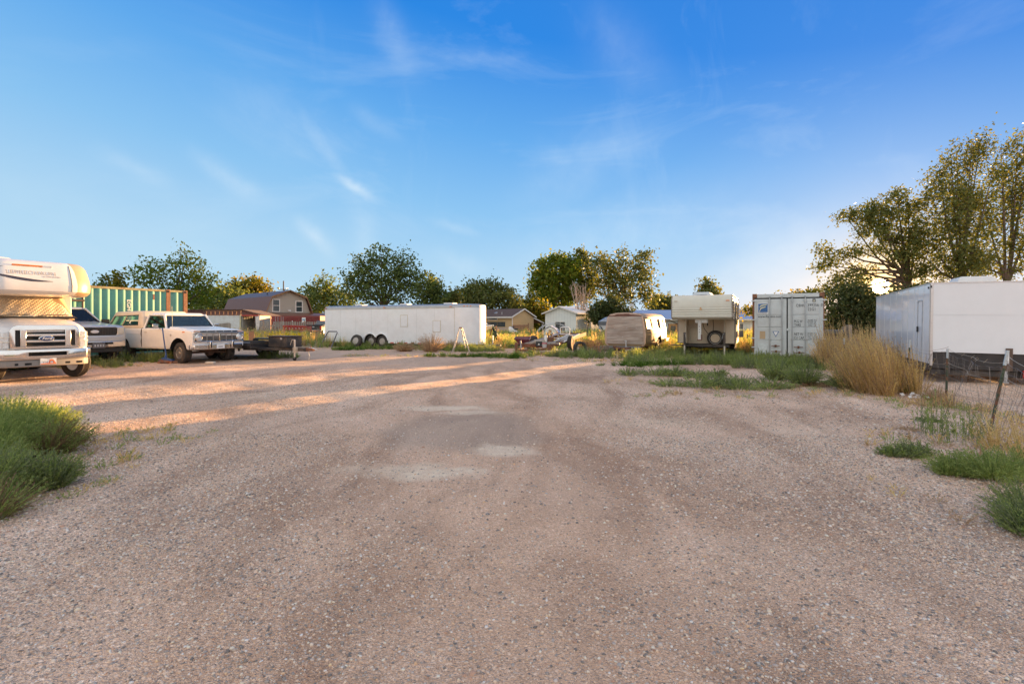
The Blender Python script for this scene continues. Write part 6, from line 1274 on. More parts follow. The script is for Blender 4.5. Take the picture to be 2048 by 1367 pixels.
# ------------------------------------------------------------------ things by the long white trailer
def trailer_side():
    x, y = WX(660, 29.6), 29.6
    o = thing('pipe_frame', 'bent grey pipe hoop leaning on the left end of the long white trailer', 'pipe frame', (x, y, 0), R(-24)); m = MB(); m.path([(-.52, -.3, 0), (-.30, .12, .86), (-.24, .14, .93), (.42, .10, .93), (.48, .08, .86), (.30, -.2, .02)], .035, 8); obj('frame', m, M('grey_pipe', (.16, .16, .18), .5, .5, .2), o)
    o = thing('spare_wheel', 'loose wheel with five-hole white rim leaning against the long trailer', 'wheel', (WX(713, 29.4), 29.4, .37), R(-24)); w = wheel(o, (0, 0, 0), .38, .22, -1, M('white_rim', (.6, .58, .55)), 0, 5, name='tyre'); w.rotation_euler = (R(-14), 0, 0)
    x, y = WX(921, 24.7), 24.7; o = thing('folding_ladder', 'aluminium folding ladder standing open in an A before the white trailer nose', 'ladder', (x, y, 0), R(12)); al = M('worn_aluminium', (.50, .46, .42), .45, .6, .12, dirt=.3)
    for s, nm in ((-1, 'front_section'), (1, 'rear_section')):
        m = MB(); a0, a1 = (s*.42, -.17*1, 0), (s*.07, -.13, 1.2); b0, b1 = (s*.30, .22, 0), (s*.05, .16, 1.2); m.tube(a0, a1, .024, 6); m.tube(b0, b1, .024, 6); so = obj(nm, m, al, o)
        for k in range(1, 5): f = k/4.6; m = MB(); m.tube(Vector(a0).lerp(Vector(a1), f), Vector(b0).lerp(Vector(b1), f), .018, 6); obj('rung', m, al, so)
    m = MB(); m.tube((-.07, -.13, 1.2), (.07, -.13, 1.2), .035, 8); m.tube((-.05, .16, 1.2), (.05, .16, 1.2), .035, 8); obj('hinge', m, M('rusty_hinge', (.3, .15, .08), .6, .3), o)
    # boat on its trailer beyond
    X = WX(987, 31); o = thing('motor_boat', 'small cream motor boat with a white canopy poking out behind the trailer nose', 'boat', (X, 31.5, 0)); m = MB(); rings = []
    for i, x_ in enumerate(np.linspace(0, -5.2, 12)):
        f = min(1, (i/5)**.6) if i else 0.0; hw = .95*f; zk = 1.15-.62*min(1, (i/4)**.7); zt = 1.27-.02*i; rings.append([(x_, 0, zk), (x_, -hw*.75, zk+.14*f), (x_, -hw*.98, zk+(zt-zk)*.6), (x_, -hw, zt), (x_, 0, zt+.06), (x_, hw, zt), (x_, hw*.98, zk+(zt-zk)*.6), (x_, hw*.75, zk+.14*f)])
    vs = [p for r_ in rings for p in r_]; fs = []
    for i in range(11): fs += [(i*8+k, i*8+(k+1) % 8, (i+1)*8+(k+1) % 8, (i+1)*8+k) for k in range(8)]
    fs.append(tuple(range(88, 96))); m.add(vs, fs); obj('hull', m, M('cream_gelcoat', (.62, .56, .44), .25, 0, .04, coat=.4), o)
    m = MB(); m.path([(r_[3][0], r_[3][1]-.01, r_[3][2]-.02) for r_ in rings], .03, 6); obj('rub_rail', m, trim_white, o)
    m = MB(); m.add([(-.35, 0, 1.36), (-1.5, -.85, 1.27), (-1.5, .85, 1.27), (-.95, 0, 1.75), (-1.9, -.6, 1.78), (-1.9, .6, 1.78)], [(0,1,4,3),(0,3,5,2),(3,4,5),(1,2,5,4)]); obj('canopy', m, M('white_canvas', (.70, .66, .6), .8), o)
    m = MB(); m.quad((-.55, -.30, 1.36), (-1.2, -.72, 1.33), (-1.5, -.62, 1.62), (-.85, -.25, 1.56)); 
    for v in range(4): m.v[v] = (m.v[v][0]-.02, m.v[v][1]-.06, m.v[v][2])
    obj('canopy_window', m, pane, o)
    m = MB(); m.tube((-.2, .1, .45), (-5, .1, .4), .05); m.tube((-.3, .1, .45), (-.1, .1, 1.1), .04); m.tube((-.2, 0.1, 0), (-.2, .1, .5), .03); obj('trailer_frame', m, rusty, o); wheel(o, (-3.8, -.8, .33), .33, .2, -1, galv, 0, 5)
    o = thing('green_tarp', 'dark green tarpaulin draped over a post beside the boat bow', 'tarpaulin', (WX(994, 30), 30, 0)); m = MB(); vs = []; r_ = random.Random(9)
    for j in range(9):
        for i in range(9):
            f = j/8; u = i/8; vs.append(((-.30+.12*f)+(.62-.0*f)*u*(.25+.75*f)+.06*math.sin(i*2.2+j*.8), .10*math.sin(i*2.6)+.1*f, 1.30-1.15*f-.25*u*(1-f)+.02*math.sin(i*3)))
    m.add(vs, [(j*9+i, j*9+i+1, (j+1)*9+i+1, (j+1)*9+i) for j in range(8) for i in range(8)]); t_ = obj('cloth', m, M('dark_green_canvas', (.03, .06, .045), .75, 0, .3, vs=5), o); t_.modifiers.new('thick', 'SOLIDIFY').thickness = .01
    m = MB(); m.tube((-.05, .15, 0), (-.05, .12, 1.25), .04); obj('post', m, brown_wood, o)
trailer_side()
# ------------------------------------------------------------------ small things in the field and by the trucks
def small_things():
    x, y = GP(336, 727); o = thing('floor_jack', 'blue and rusty trolley jack with a long blue upright handle by the old truck', 'floor jack', (x, y, 0), R(-12)); bl = M('blue_paint', (.03, .09, .26), .45, 0, .15, dirt=.3)
    m = MB(); m.prism([(-.28, .05), (.30, .03), (.32, .09), (-.20, .17), (-.28, .14)], -.13, -.09); m.prism([(-.28, .05), (.30, .03), (.32, .09), (-.20, .17), (-.28, .14)], .09, .13); m.bx(-.05, .28, -.09, .09, .06, .10); obj('frame', m, M('rusty_blue_frame', (.16, .12, .12), .6, .2, .3, rust=.5), o, .006)
    m = MB(); m.prism([(-.2, .10), (.2, .10), (.22, .16), (.10, .16), (-.12, .22), (-.22, .2)], -.06, .06); obj('lift_arm', m, bl, o, .006)
    for xx in (-.24, .26): m = MB(); m.tube((xx, -.16, .045), (xx, .16, .045), .045, 12); obj('caster', m, M('rusty_caster', (.28, .14, .08), .7, 0, .3), o)
    m = MB(); m.tube((-.12, 0, .15), (-.08, 0, .30), .04, 8); m.tube((-.08, 0, .28), (-.26, .02, 1.26), .022, 8); obj('handle', m, bl, o)
    x, y = GP(421, 727.5); o = thing('white_block', 'small off-white block lying on the dirt in front of the old truck', 'block', (x, y, 0), R(-3)); m = MB(); m.bx(-.15, .15, -.08, .08, 0, .085); obj('body', m, M('dusty_white_block', (.55, .47, .38), .85, 0, .1), o, .02, 2)
    x, y = WX(503, 23.5), 23.5; o = thing('wooden_board', 'orange-brown wooden board standing in weeds right of the old truck nose', 'board', (x, y, 0), R(20)); m = MB(); m.bx(-.10, .10, 0, .03, .2, 1.02); obj('board', m, M('orange_board', (.42, .19, .09), .7, 0, .2), o); m = MB(); m.bx(-.11, .11, -.005, .035, 1.023, 1.05); obj('cap', m, brown_wood, o)
    # dump trailer
    Z = 52; x0 = WX(566, Z); w = WX(611, Z)-x0; o = thing('dump_trailer', 'red dump trailer with ribbed sides parked before the picket fence', 'dump trailer', (x0, Z, 0)); rd = M('red_trailer_paint', (.38, .02, .02), .4, 0, .1, dirt=.2)
    m = MB(); m.prism([(0, .48), (w, .48), (w, 1.08), (0, 1.18)], 0, 1.6); c = MB(); c.bx(.06, w-.06, .06, 1.54, .6, 1.5); carved('body', m, [rd, rd], o, .0, 1, [c]); m = MB(); m.bx(-.03, w+.03, -.06, -.003, 1.0, 1.1); obj('top_rail', m, rd, o)
    for i in range(7): m = MB(); xx = .15+i*(w-.3)/6; m.bx(xx-.04, xx+.04, -.06, -.003, .5, .98); obj('side_rib', m, rd, o)
    for i in range(6): m = MB(); xx = .32+i*(w-.5)/5.4; m.bx(xx-.06, xx+.06, -.02, -.004, .84, .90); obj('reflector_strip', m, white_print, o)
    m = MB()
    for xx in (.85, 1.6): m.path([(xx+.38*math.cos(a), -.25, .36+.38*math.sin(a)) for a in np.linspace(.1, math.pi-.1, 10)], .045, 6)
    obj('fender', m, rd, o)
    for xx in (.85, 1.6): wheel(o, (xx, -.2, .32), .32, .2, -1, galv, 0, 5)
    # pickup seen from behind
    Z = 57; x0 = WX(611, Z); o = thing('parked_pickup_truck', 'dark tailgated pickup truck seen from behind beyond the dump trailer', 'pickup truck', (x0, Z, 0)); wd = WX(643, Z)-x0; gp = M('grey_pickup_paint', (.10, .11, .12), .3, .4, .08)
    m = MB(); m.bx(0, wd, 0, 2.2, .55, 1.13); m.bx(.05, wd-.05, 2.2, 5.2, .5, 1.2); m.hexa([(.1, 2.4, 1.2), (wd-.1, 2.4, 1.2), (wd-.1, 4.2, 1.2), (.1, 4.2, 1.2)], [(.22, 2.7, 1.68), (wd-.22, 2.7, 1.68), (wd-.22, 3.8, 1.68), (.22, 3.8, 1.68)]); obj('body', m, gp, o, .04)
    m = MB(); m.bx(.2, wd-.2, -.03, -.003, .68, 1.12); tg = obj('tailgate', m, M('dark_tailgate', (.045, .05, .052), .4, .2, .2), o, .01); m = MB(); m.lathe([(.13, 0), (0, -.02)], (wd/2, -.035, .95), 'y', 16)
    for k in range(len(m.v)): v_ = m.v[k]; m.v[k] = (v_[0], v_[1], .95+(v_[2]-.95)*.45)
    obj('oval_badge', m, galv, tg); m = MB(); m.bx(.1, wd-.1, -.12, 2.3, 1.135, 1.20); obj('bed_cover', m, black, o, .02)
    for xx in (0.08, wd-.10): m = MB(); m.bx(xx-.09, xx+.09, -.04, .1, .70, 1.06); obj('tail_lamp', m, red_lens, o, .01)
    m = MB(); m.bx(-.02, wd+.02, -.2, -.06, .42, .60); obj('bumper', m, chrome, o, .02)
    for xx in (.15, wd-.15): wheel(o, (xx, .9, .38), .38, .25, 1, galv, R(90), 5)
    Z = 62; o = thing('parked_car', 'pale car roof and windows just left of the long white trailer', 'car', (WX(640, Z), Z, 0)); m = MB(); m.bx(0, 2.4, 0, 4, .4, 1.0); obj('body', m, M('pale_car_paint', (.5, .5, .5), .3, .2), o, .08); m = MB(); m.hexa([(.1, .6, 1.0), (2.3, .6, 1.0), (2.3, 3.2, 1.0), (.1, 3.2, 1.0)], [(.35, 1.0, 1.5), (2.05, 1.0, 1.5), (2.05, 2.8, 1.5), (.35, 2.8, 1.5)]); obj('cabin', m, M('blue_tinted_cabin', (.12, .16, .2), .15, .1), o, .05); wheel(o, (.1, .8, .32), .32, .2, -1, galv, R(90), 5)
    # cart with panels, quad machine, playhouse, hoop frame
    Z = 50; o = thing('panel_cart', 'pinkish grey slatted cart standing before the tan house', 'cart', (WX(993, Z), Z, 0)); w = WX(1017, Z)-WX(993, Z); pk = M('pinkish_grey_panel', (.40, .32, .29), .7, 0, .15)
    for i in range(5): m = MB(); m.bx(i*w/5+.01, (i+1)*w/5-.01, 0, .03, .30, .95); obj('panel', m, pk, o)
    m = MB(); m.bx(0, w, .031, 1.0, .28, .36); m.bx(0, w, -.03, -.002, .92, .98); obj('frame', m, pk, o); wheel(o, (.75, -.1, .2), .2, .12, -1, rusty, 0, 0)
    Z = 47; o = thing('quad_bike', 'small white and black quad machine parked by the orange board fence', 'quad bike', (WX(1029, Z), Z, 0), R(-25)); m = MB(); m.hexa([(-.5, -.25, .55), (.35, -.25, .5), (.35, .25, .5), (-.5, .25, .55)], [(-.55, -.15, 1.05), (.0, -.2, .85), (.0, .2, .85), (-.5, .15, 1.1)]); m.box((.35, -.2, .62), (.4, .3, .08), ry=.3); obj('body', m, trim_white, o, .03); m = MB(); m.box((.05, 0, .86), (.55, .25, .12)); m.path([(-.15, -.3, 1.1), (-.1, 0, 1.05), (-.15, .3, 1.1)], .03, 6); m.tube((-.1, 0, .8), (-.1, 0, 1.05), .04); obj('seat', m, black, o, .02)
    for xx in (-.42, .42):
        for s in (-1, 1): wheel(o, (xx, s*.42, .26), .26, .2, s, black, 0, 0)
    Z = 40; o = thing('playhouse', 'tiny pale toy-like shed with two-pane window behind the rusty trailer', 'playhouse', (WX(1086, Z), Z, 0), R(-14)); w = 1.16; m = MB(); m.prism([(0, 0), (w, 0), (w, .62), (w*.80, .95), (w*.5, 1.14), (w*.2, .95), (0, .62)], 0, 1.2); obj('wall', m, mint_siding, o)
    m = MB(); pr = [(w+.05, .60), (w*.82, .97), (w*.5, 1.17), (w*.5, 1.21), (w*.84, 1.0), (w+.09, .62)]; m.prism(pr, -.06, 1.3); m.prism([(w-p[0], p[1]) for p in pr], -.06, 1.3); obj('roof', m, roof_blue, o); 
    window(o, (w*.5, 0, .78), .22, .22, 'y-', 1, t=.03); m = MB(); m.bx(.35, .8, -.02, -.003, 0, .55); obj('door', m, pane, o)
    Z = 46; o = thing('hoop_frame', 'thin grey hoop frame of an uncovered greenhouse before the white cottage', 'greenhouse frame', (WX(1110, Z), Z, 0)); m = MB()
    for y in (0, 1.2, 2.4): m.path([(1.75*math.cos(a), y, 1.4*math.sin(a)) for a in np.linspace(0, math.pi, 9)], .022, 5)
    for a in np.linspace(0.2, math.pi-.2, 5): m.tube((1.75*math.cos(a), 0, 1.4*math.sin(a)), (1.75*math.cos(a), 2.4, 1.4*math.sin(a)), .02, 5)
    obj('hoop', m, galv, o)
    for i, (px, top, Z, lab) in enumerate(((1061, 658, 34, 'thin dark steel post in the sunlit weeds left of the rusty trailer'), (1071, 664, 33, 'short steel post just behind the wheelbarrow'), (1175, 650, 34, 'lone steel post in the field before the white cottage'), (1495, 668, 27, 'steel post between the camper and the blue-grey container'), (562, 662, 40, 'green-tipped steel post before the picket fence'))):
        o = thing('steel_post', lab, 'post', (WX(px, Z), Z, 0), 0, 'steel posts in the field'); m = MB(); m.bx(-.02, .02, -.02, .02, 0, WZ(top, Z)); obj('post', m, M('dark_steel_post', (.08, .07, .07), .7, .3), o)
    # stack behind the container
    o = thing('covered_tub', 'dark box with a thick grey lid standing right behind the blue-grey container', 'box', (12.35, 21.4, 0), R(-25)); m = MB(); m.bx(0, 1.62, 0, 1.6, 0, .98); obj('body', m, M('near_black_cladding', (.02, .02, .018), .7, 0, .3), o, .02); m = MB(); m.hexa([(-.06, -.05, .985), (1.70, -.05, .985), (1.70, 1.65, .985), (-.06, 1.65, .985)], [(-.03, -.02, 1.14), (1.64, -.02, 1.14), (1.64, 1.6, 1.14), (-.03, 1.6, 1.14)]); obj('lid', m, M('grey_vinyl_lid', (.10, .10, .095), .6, 0, .15, dirt=.2), o, .03)
    for (px, top, w, lab) in ((1688, 653, .13, 'shorter of two rough wooden posts in the dry weeds'), (1697.5, 649.5, .17, 'taller and thicker of two rough wooden posts in the dry weeds'), (1746, 656, .09, 'thin brown wooden post against the far end of the big white trailer')):
        Z = 21.5; o = thing('wooden_post', lab, 'post', (WX(px, Z), Z, 0), R(10), 'wooden posts beside the trailer'); m = MB(); m.bx(-w/2, w/2, -w/2, w/2, 0, WZ(top, Z)); obj('post', m, grey_wood, o, .01)
    o = thing('white_bucket', 'white bucket half hidden behind the two wooden posts', 'bucket', (WX(1691, 22.3), 22.3, .6)); m = MB(); m.lathe([(.15, 0), (.18, .42), (.16, .43), (.13, .05), (0, .05)], (0, 0, 0), 'z', 16); obj('body', m, trim_white, o); m = MB(); m.box((0, 0, -.3), (.4, .4, .59)); obj('stand', m, brown_wood, o)
small_things()
# ------------------------------------------------------------------ wire fence with steel posts
def wire_fence():
    P = [(4.3, 3.7), (6.19, 6.5), (8.12, 9.35), (9.46, 12.0), (9.7, 14.6), (10.6, 17.3)]; hs = [1.05, 1.09, .96, 1.04, 1.0, .95]
    leans = [(.1, 0), (.26, .0), (.03, 0), (.10, 0), (.0, 0), (0, 0)]; gp = M('green_post_paint', (.055, .075, .045), .6, .1, .3, rust=.45, rc=(.20, .09, .05), rs=9); wt = M('white_post_tip', (.45, .50, .52), .5)
    root = thing('wire_fence', 'sagging woven wire fence on green steel posts with white tips', 'fence', (0, 0, 0))
    for (x, y), h, (lx, ly) in zip(P, hs, leans):
        b = Vector((x, y, -.1)); t = Vector((x+lx, y+ly, h)); m = MB(); k = t-b; c = b+k*.84
        def tee(m, a, b_, s=1.0):
            for dx, dy in ((0, 0), ): pass
            for off, (w, d) in (((0, 0), (.036, .006)), ((0, .014), (.006, .026))):
                lo = [Vector((a.x+sx*w/2+off[0], a.y+sy*d/2+off[1], a.z)) for sx, sy in ((-1, -1), (1, -1), (1, 1), (-1, 1))]; hi = [Vector((b_.x+sx*w/2+off[0], b_.y+sy*d/2+off[1], b_.z)) for sx, sy in ((-1, -1), (1, -1), (1, 1), (-1, 1))]; m.hexa(lo, hi)
            n_ = int((b_-a).length/.055)
            for i in range(n_): q = a.lerp(b_, i/max(1, n_)); m.box((q.x, q.y-.008, q.z), (.012, .012, .012))
        tee(m, b, c); po = obj('post', m, gp, root); m = MB(); tee(m, c, t); obj('post_tip', m, wt, po)
    r_ = random.Random(4); m = MB(); wm = M('old_galvanised_wire', (.20, .17, .15), .6, .5, .3)
    def pos(i, s, z):     # point on span i at fraction s, nominal height z
        a, b = P[i], P[i+1]; la, lb = leans[i], leans[i+1]; sag = -.13*math.sin(math.pi*s)*(z/1.0)-.03*math.sin(5*s+i*2)*z
        wob = .07*math.sin(3.1*s*math.pi+z*4+i)*math.sin(math.pi*s)
        l = (la[0]*(1-s)+lb[0]*s)*z; dx, dy = b[0]-a[0], b[1]-a[1]; n = math.hypot(dx, dy)
        return (a[0]+dx*s+l-dy/n*wob, a[1]+dy*s-.02+dx/n*wob, max(.01, z+sag))
    for i in range(len(P)-1):
        N = 24
        for z in (.03, .11, .20, .30, .41, .53, .66, .79, .90): m.path([pos(i, k/N, z+.012*math.sin(k*2.1+z*9)) for k in range(N+1)], .0017 if z < .85 else .0026, 3)
        nst = 26 if i < 3 else 18
        for k in range(nst+1):
            s = k/nst; sk = .03*math.sin(k*1.9)+.025*math.sin(math.pi*s)
            m.path([pos(i, min(1, max(0, s+sk*(z/.9)*1.6)), z) for z in (.02, .2, .42, .66, .90)], .0016, 3)
    obj('woven_wire', m, wm, root)
    m = MB(); tw = M('twisted_pale_wire', (.45, .38, .30), .6, .4, .2)
    for i in range(len(P)-2):
        for z0, amp in ((.98, .02), (.72, .06), (.46, .05)):
            m.path([pos(i, k/16, z0-amp*math.sin(math.pi*min(1, k/5)))+tuple() for k in range(17)], .0032, 4)
    for k in range(5): x, y, z = pos(1, .25+.12*k, .98); m.tube((x-.03, y, z-.02), (x+.03, y, z+.03), .002, 3)
    obj('strand_wire', m, tw, root)
    # tangled roll of netting beside the third post
    m = MB()
    for k in range(60): a = k*.55; r0 = .28+.1*math.sin(k*.3); m.path([(9.25+r0*math.cos(a)*.8-.02*k*.1, 12.5+r0*math.sin(a)+.03*k, .75+.28*math.cos(a*1.3)), (9.25+r0*math.cos(a+.6)*.8, 12.6+r0*math.sin(a+.6)+.03*k, .78+.25*math.cos(a*1.3+.5)), (9.3+r0*math.cos(a+1.3), 12.7+.03*k, .70+.25*math.sin(a))], .0022, 3)
    o = tag(link('netting_roll', mesh_from('netting_roll', m, [wm], False)), 'loose tangle of grey wire netting hanging beside the fence corner', 'wire netting')
wire_fence()
def rubbish():
    x, y = GP(1835, 797); g = np.random.default_rng(3)
    o = thing('plastic_scraps', 'small white plastic scraps caught in the weeds at the thicket foot', 'litter', (x, y, 0)); C = np.stack([g.normal(0, .12, 26), g.normal(0, .07, 26), g.uniform(.02, .10, 26)], 1); V_, Q_ = leaf_quads(C, .06, g, 1.2); link('scrap', np_mesh('scrap', V_, Q_, [white_print]), o)
# ------------------------------------------------------------------ trees
bark_pale = M('dead_branch_bark', (.40, .33, .27), .9, 0, .25, vs=6)
L_olive = leafmat('olive_leaves', ((.085, .115, .036), (.13, .155, .048), (.18, .185, .06)), .36)
L_dark = leafmat('dark_green_leaves', ((.078, .122, .046), (.115, .158, .052), (.165, .20, .06)), .45)
L_green = leafmat('bright_green_leaves', ((.08, .14, .02), (.13, .18, .025), (.19, .21, .03)), .5)
L_yellow = leafmat('yellow_green_leaves', ((.10, .13, .02), (.18, .17, .025), (.24, .19, .03)), .55)
L_cedar = leafmat('cedar_needles', ((.045, .065, .028), (.065, .085, .032), (.09, .105, .038)), .3)
def leaf_quads(C, size, g, aspect=1.5, up=None):
    n = len(C); a = g.normal(size=(n, 3)); a /= np.linalg.norm(a, axis=1, keepdims=True)
    if up is not None: a = a*.8+np.array(up); a /= np.linalg.norm(a, axis=1, keepdims=True)
    b = np.cross(a, g.normal(size=(n, 3))); b /= np.linalg.norm(b, axis=1, keepdims=True)
    s = (size*g.uniform(.55, 1.35, n))[:, None]
    L, W = a*s*aspect*.5, b*s*.42
    V = np.stack([C-L, C+W-L*.1, C+L, C-W-L*.1], 1).reshape(-1, 3)
    return V, np.arange(4*n).reshape(-1, 4)
def tree(label, px, Z, base_py, blobs, clumps, per, leaf, mat, cr=.45, trunk=.18, fork=.45, cat='tree', name='broadleaf_tree', seed=1, lean=(0, 0), thin=1.0, nlimb=9, bare=0, sweep=None, group=None, trunk_top=None, barkm=None):
    g = np.random.default_rng(seed); r = random.Random(seed)
    bx, by = WX(px, Z), Z
    root = thing(name, label, cat, (bx, by, 0), 0, group)
    bc = []
    for b in blobs:
        cx, cy, rx, ry = b[:4]; dz = b[4] if len(b) > 4 else g.uniform(-.5, .5)*rx*Z/F
        bc.append((WX(cx, Z)-bx, dz, WZ(cy, Z), rx*Z/F, ry*Z/F))
    bc = np.array(bc); w = bc[:, 3]**1.3*bc[:, 4]; w /= w.sum()
    k = g.choice(len(bc), clumps, p=w)
    d = g.normal(size=(clumps, 3)); d /= np.linalg.norm(d, axis=1, keepdims=True)
    rad = g.uniform(.12, 1, clumps)**.42*g.uniform(.86, 1.12, clumps)
    CC = bc[k, :3]+d*rad[:, None]*np.stack([bc[k, 3], bc[k, 3]*.9, bc[k, 4]], 1)
    CC[:, 2] = np.maximum(CC[:, 2], .3)
    # branches
    mb = MB(); zc = float(np.average(bc[:, 2], weights=w)); ztop = float(bc[:, 2].max())
    tt = Vector((lean[0], lean[1], max(.8, (trunk_top if trunk_top else zc*fork*1.2))))
    mb.path([(0, 0, -.2), (tt.x*.25+r.uniform(-.05, .05), tt.y*.3, tt.z*.35), (tt.x*.6, tt.y*.6, tt.z*.7), tuple(tt)], [trunk*1.25, trunk*1.02, trunk*.9, trunk*.75], 8)
    limbs = []
    order = list(range(len(bc))); r.shuffle(order)
    for i in order[:nlimb]:
        c = Vector(bc[i, :3]); st = tt*r.uniform(.7, 1.0); mid = st.lerp(c, .5)+Vector((r.uniform(-.3, .3), r.uniform(-.3, .3), r.uniform(-.1, .5)))*bc[i, 3]*.5
        end = c+Vector((0, 0, bc[i, 4]*.55)); pts = [st, st.lerp(mid, .5)+Vector((0, 0, .1)), mid, mid.lerp(end, .55), end]
        mb.path(pts, [trunk*.46, trunk*.36, trunk*.26, trunk*.15, trunk*.05], 6); limbs += pts[1:]
    L = np.array([tuple(q) for q in limbs])
    sub = g.choice(clumps, min(clumps, 90), replace=False)
    for i in sub:
        j = int(np.argmin(((L-CC[i])**2).sum(1)+np.where(L[:, 2] > CC[i, 2]+.3, 5, 0))); p, q = Vector(L[j]), Vector(CC[i])
        m_ = p.lerp(q, .55)+Vector((r.uniform(-.2, .2), r.uniform(-.2, .2), r.uniform(-.1, .2)))*(q-p).length*.3
        mb.path([p, m_, q], [trunk*.13, trunk*.08, trunk*.03], 4)
    obj('trunk', mb, barkm or bark, root)
    if not bare:
        n = clumps*per; C = np.repeat(CC, per, 0)+g.normal(size=(n, 3))*cr*np.repeat(g.uniform(.5, 1.2, clumps), per)[:, None]*np.array([1, 1, .8])
        if sweep: C = C+np.array(sweep)*g.normal(size=(n, 1))
        if thin < 1: C = C[g.random(n) < thin]
        wx, wy, wz = C[:, 0]+bx, C[:, 1]+by, C[:, 2]      # the opening the sun looks through
        C = C[np.hypot(wx/wy*F+CX-1760, HY-(wz-H)/wy*F-572) > 13+6*g.random(len(C))]
        Vv, Qq = leaf_quads(C, leaf, g)
        link('crown', np_mesh('crown', Vv, Qq, [mat]), root)
    return root
def bare_branches(label, px, Z, top, seed=3, n=16, spread=26):
    r = random.Random(seed); root = thing('dead_tree', label, 'dead tree', (WX(px, Z), Z, 0)); mb = MB()
    for _ in range(n):
        x = r.uniform(-1, 1)*spread*Z/F; h = WZ(top+r.uniform(0, 45), Z); p = [Vector((x*.15, 0, 0)), Vector((x*.4, r.uniform(-.4, .4), h*.4)), Vector((x*.75, r.uniform(-.5, .5), h*.75)), Vector((x, r.uniform(-.5, .5), h))]
        mb.path(p, [.09, .06, .04, .015], 5)
        for _ in range(7):
            t = r.uniform(.35, .95); a = p[1].lerp(p[3], t); b = a+Vector((r.uniform(-.6, .6), r.uniform(-.4, .4), r.uniform(.3, 1.1))); mb.tube(a, b, .022, 4, .006)
    obj('trunk', mb, bark_pale, root)

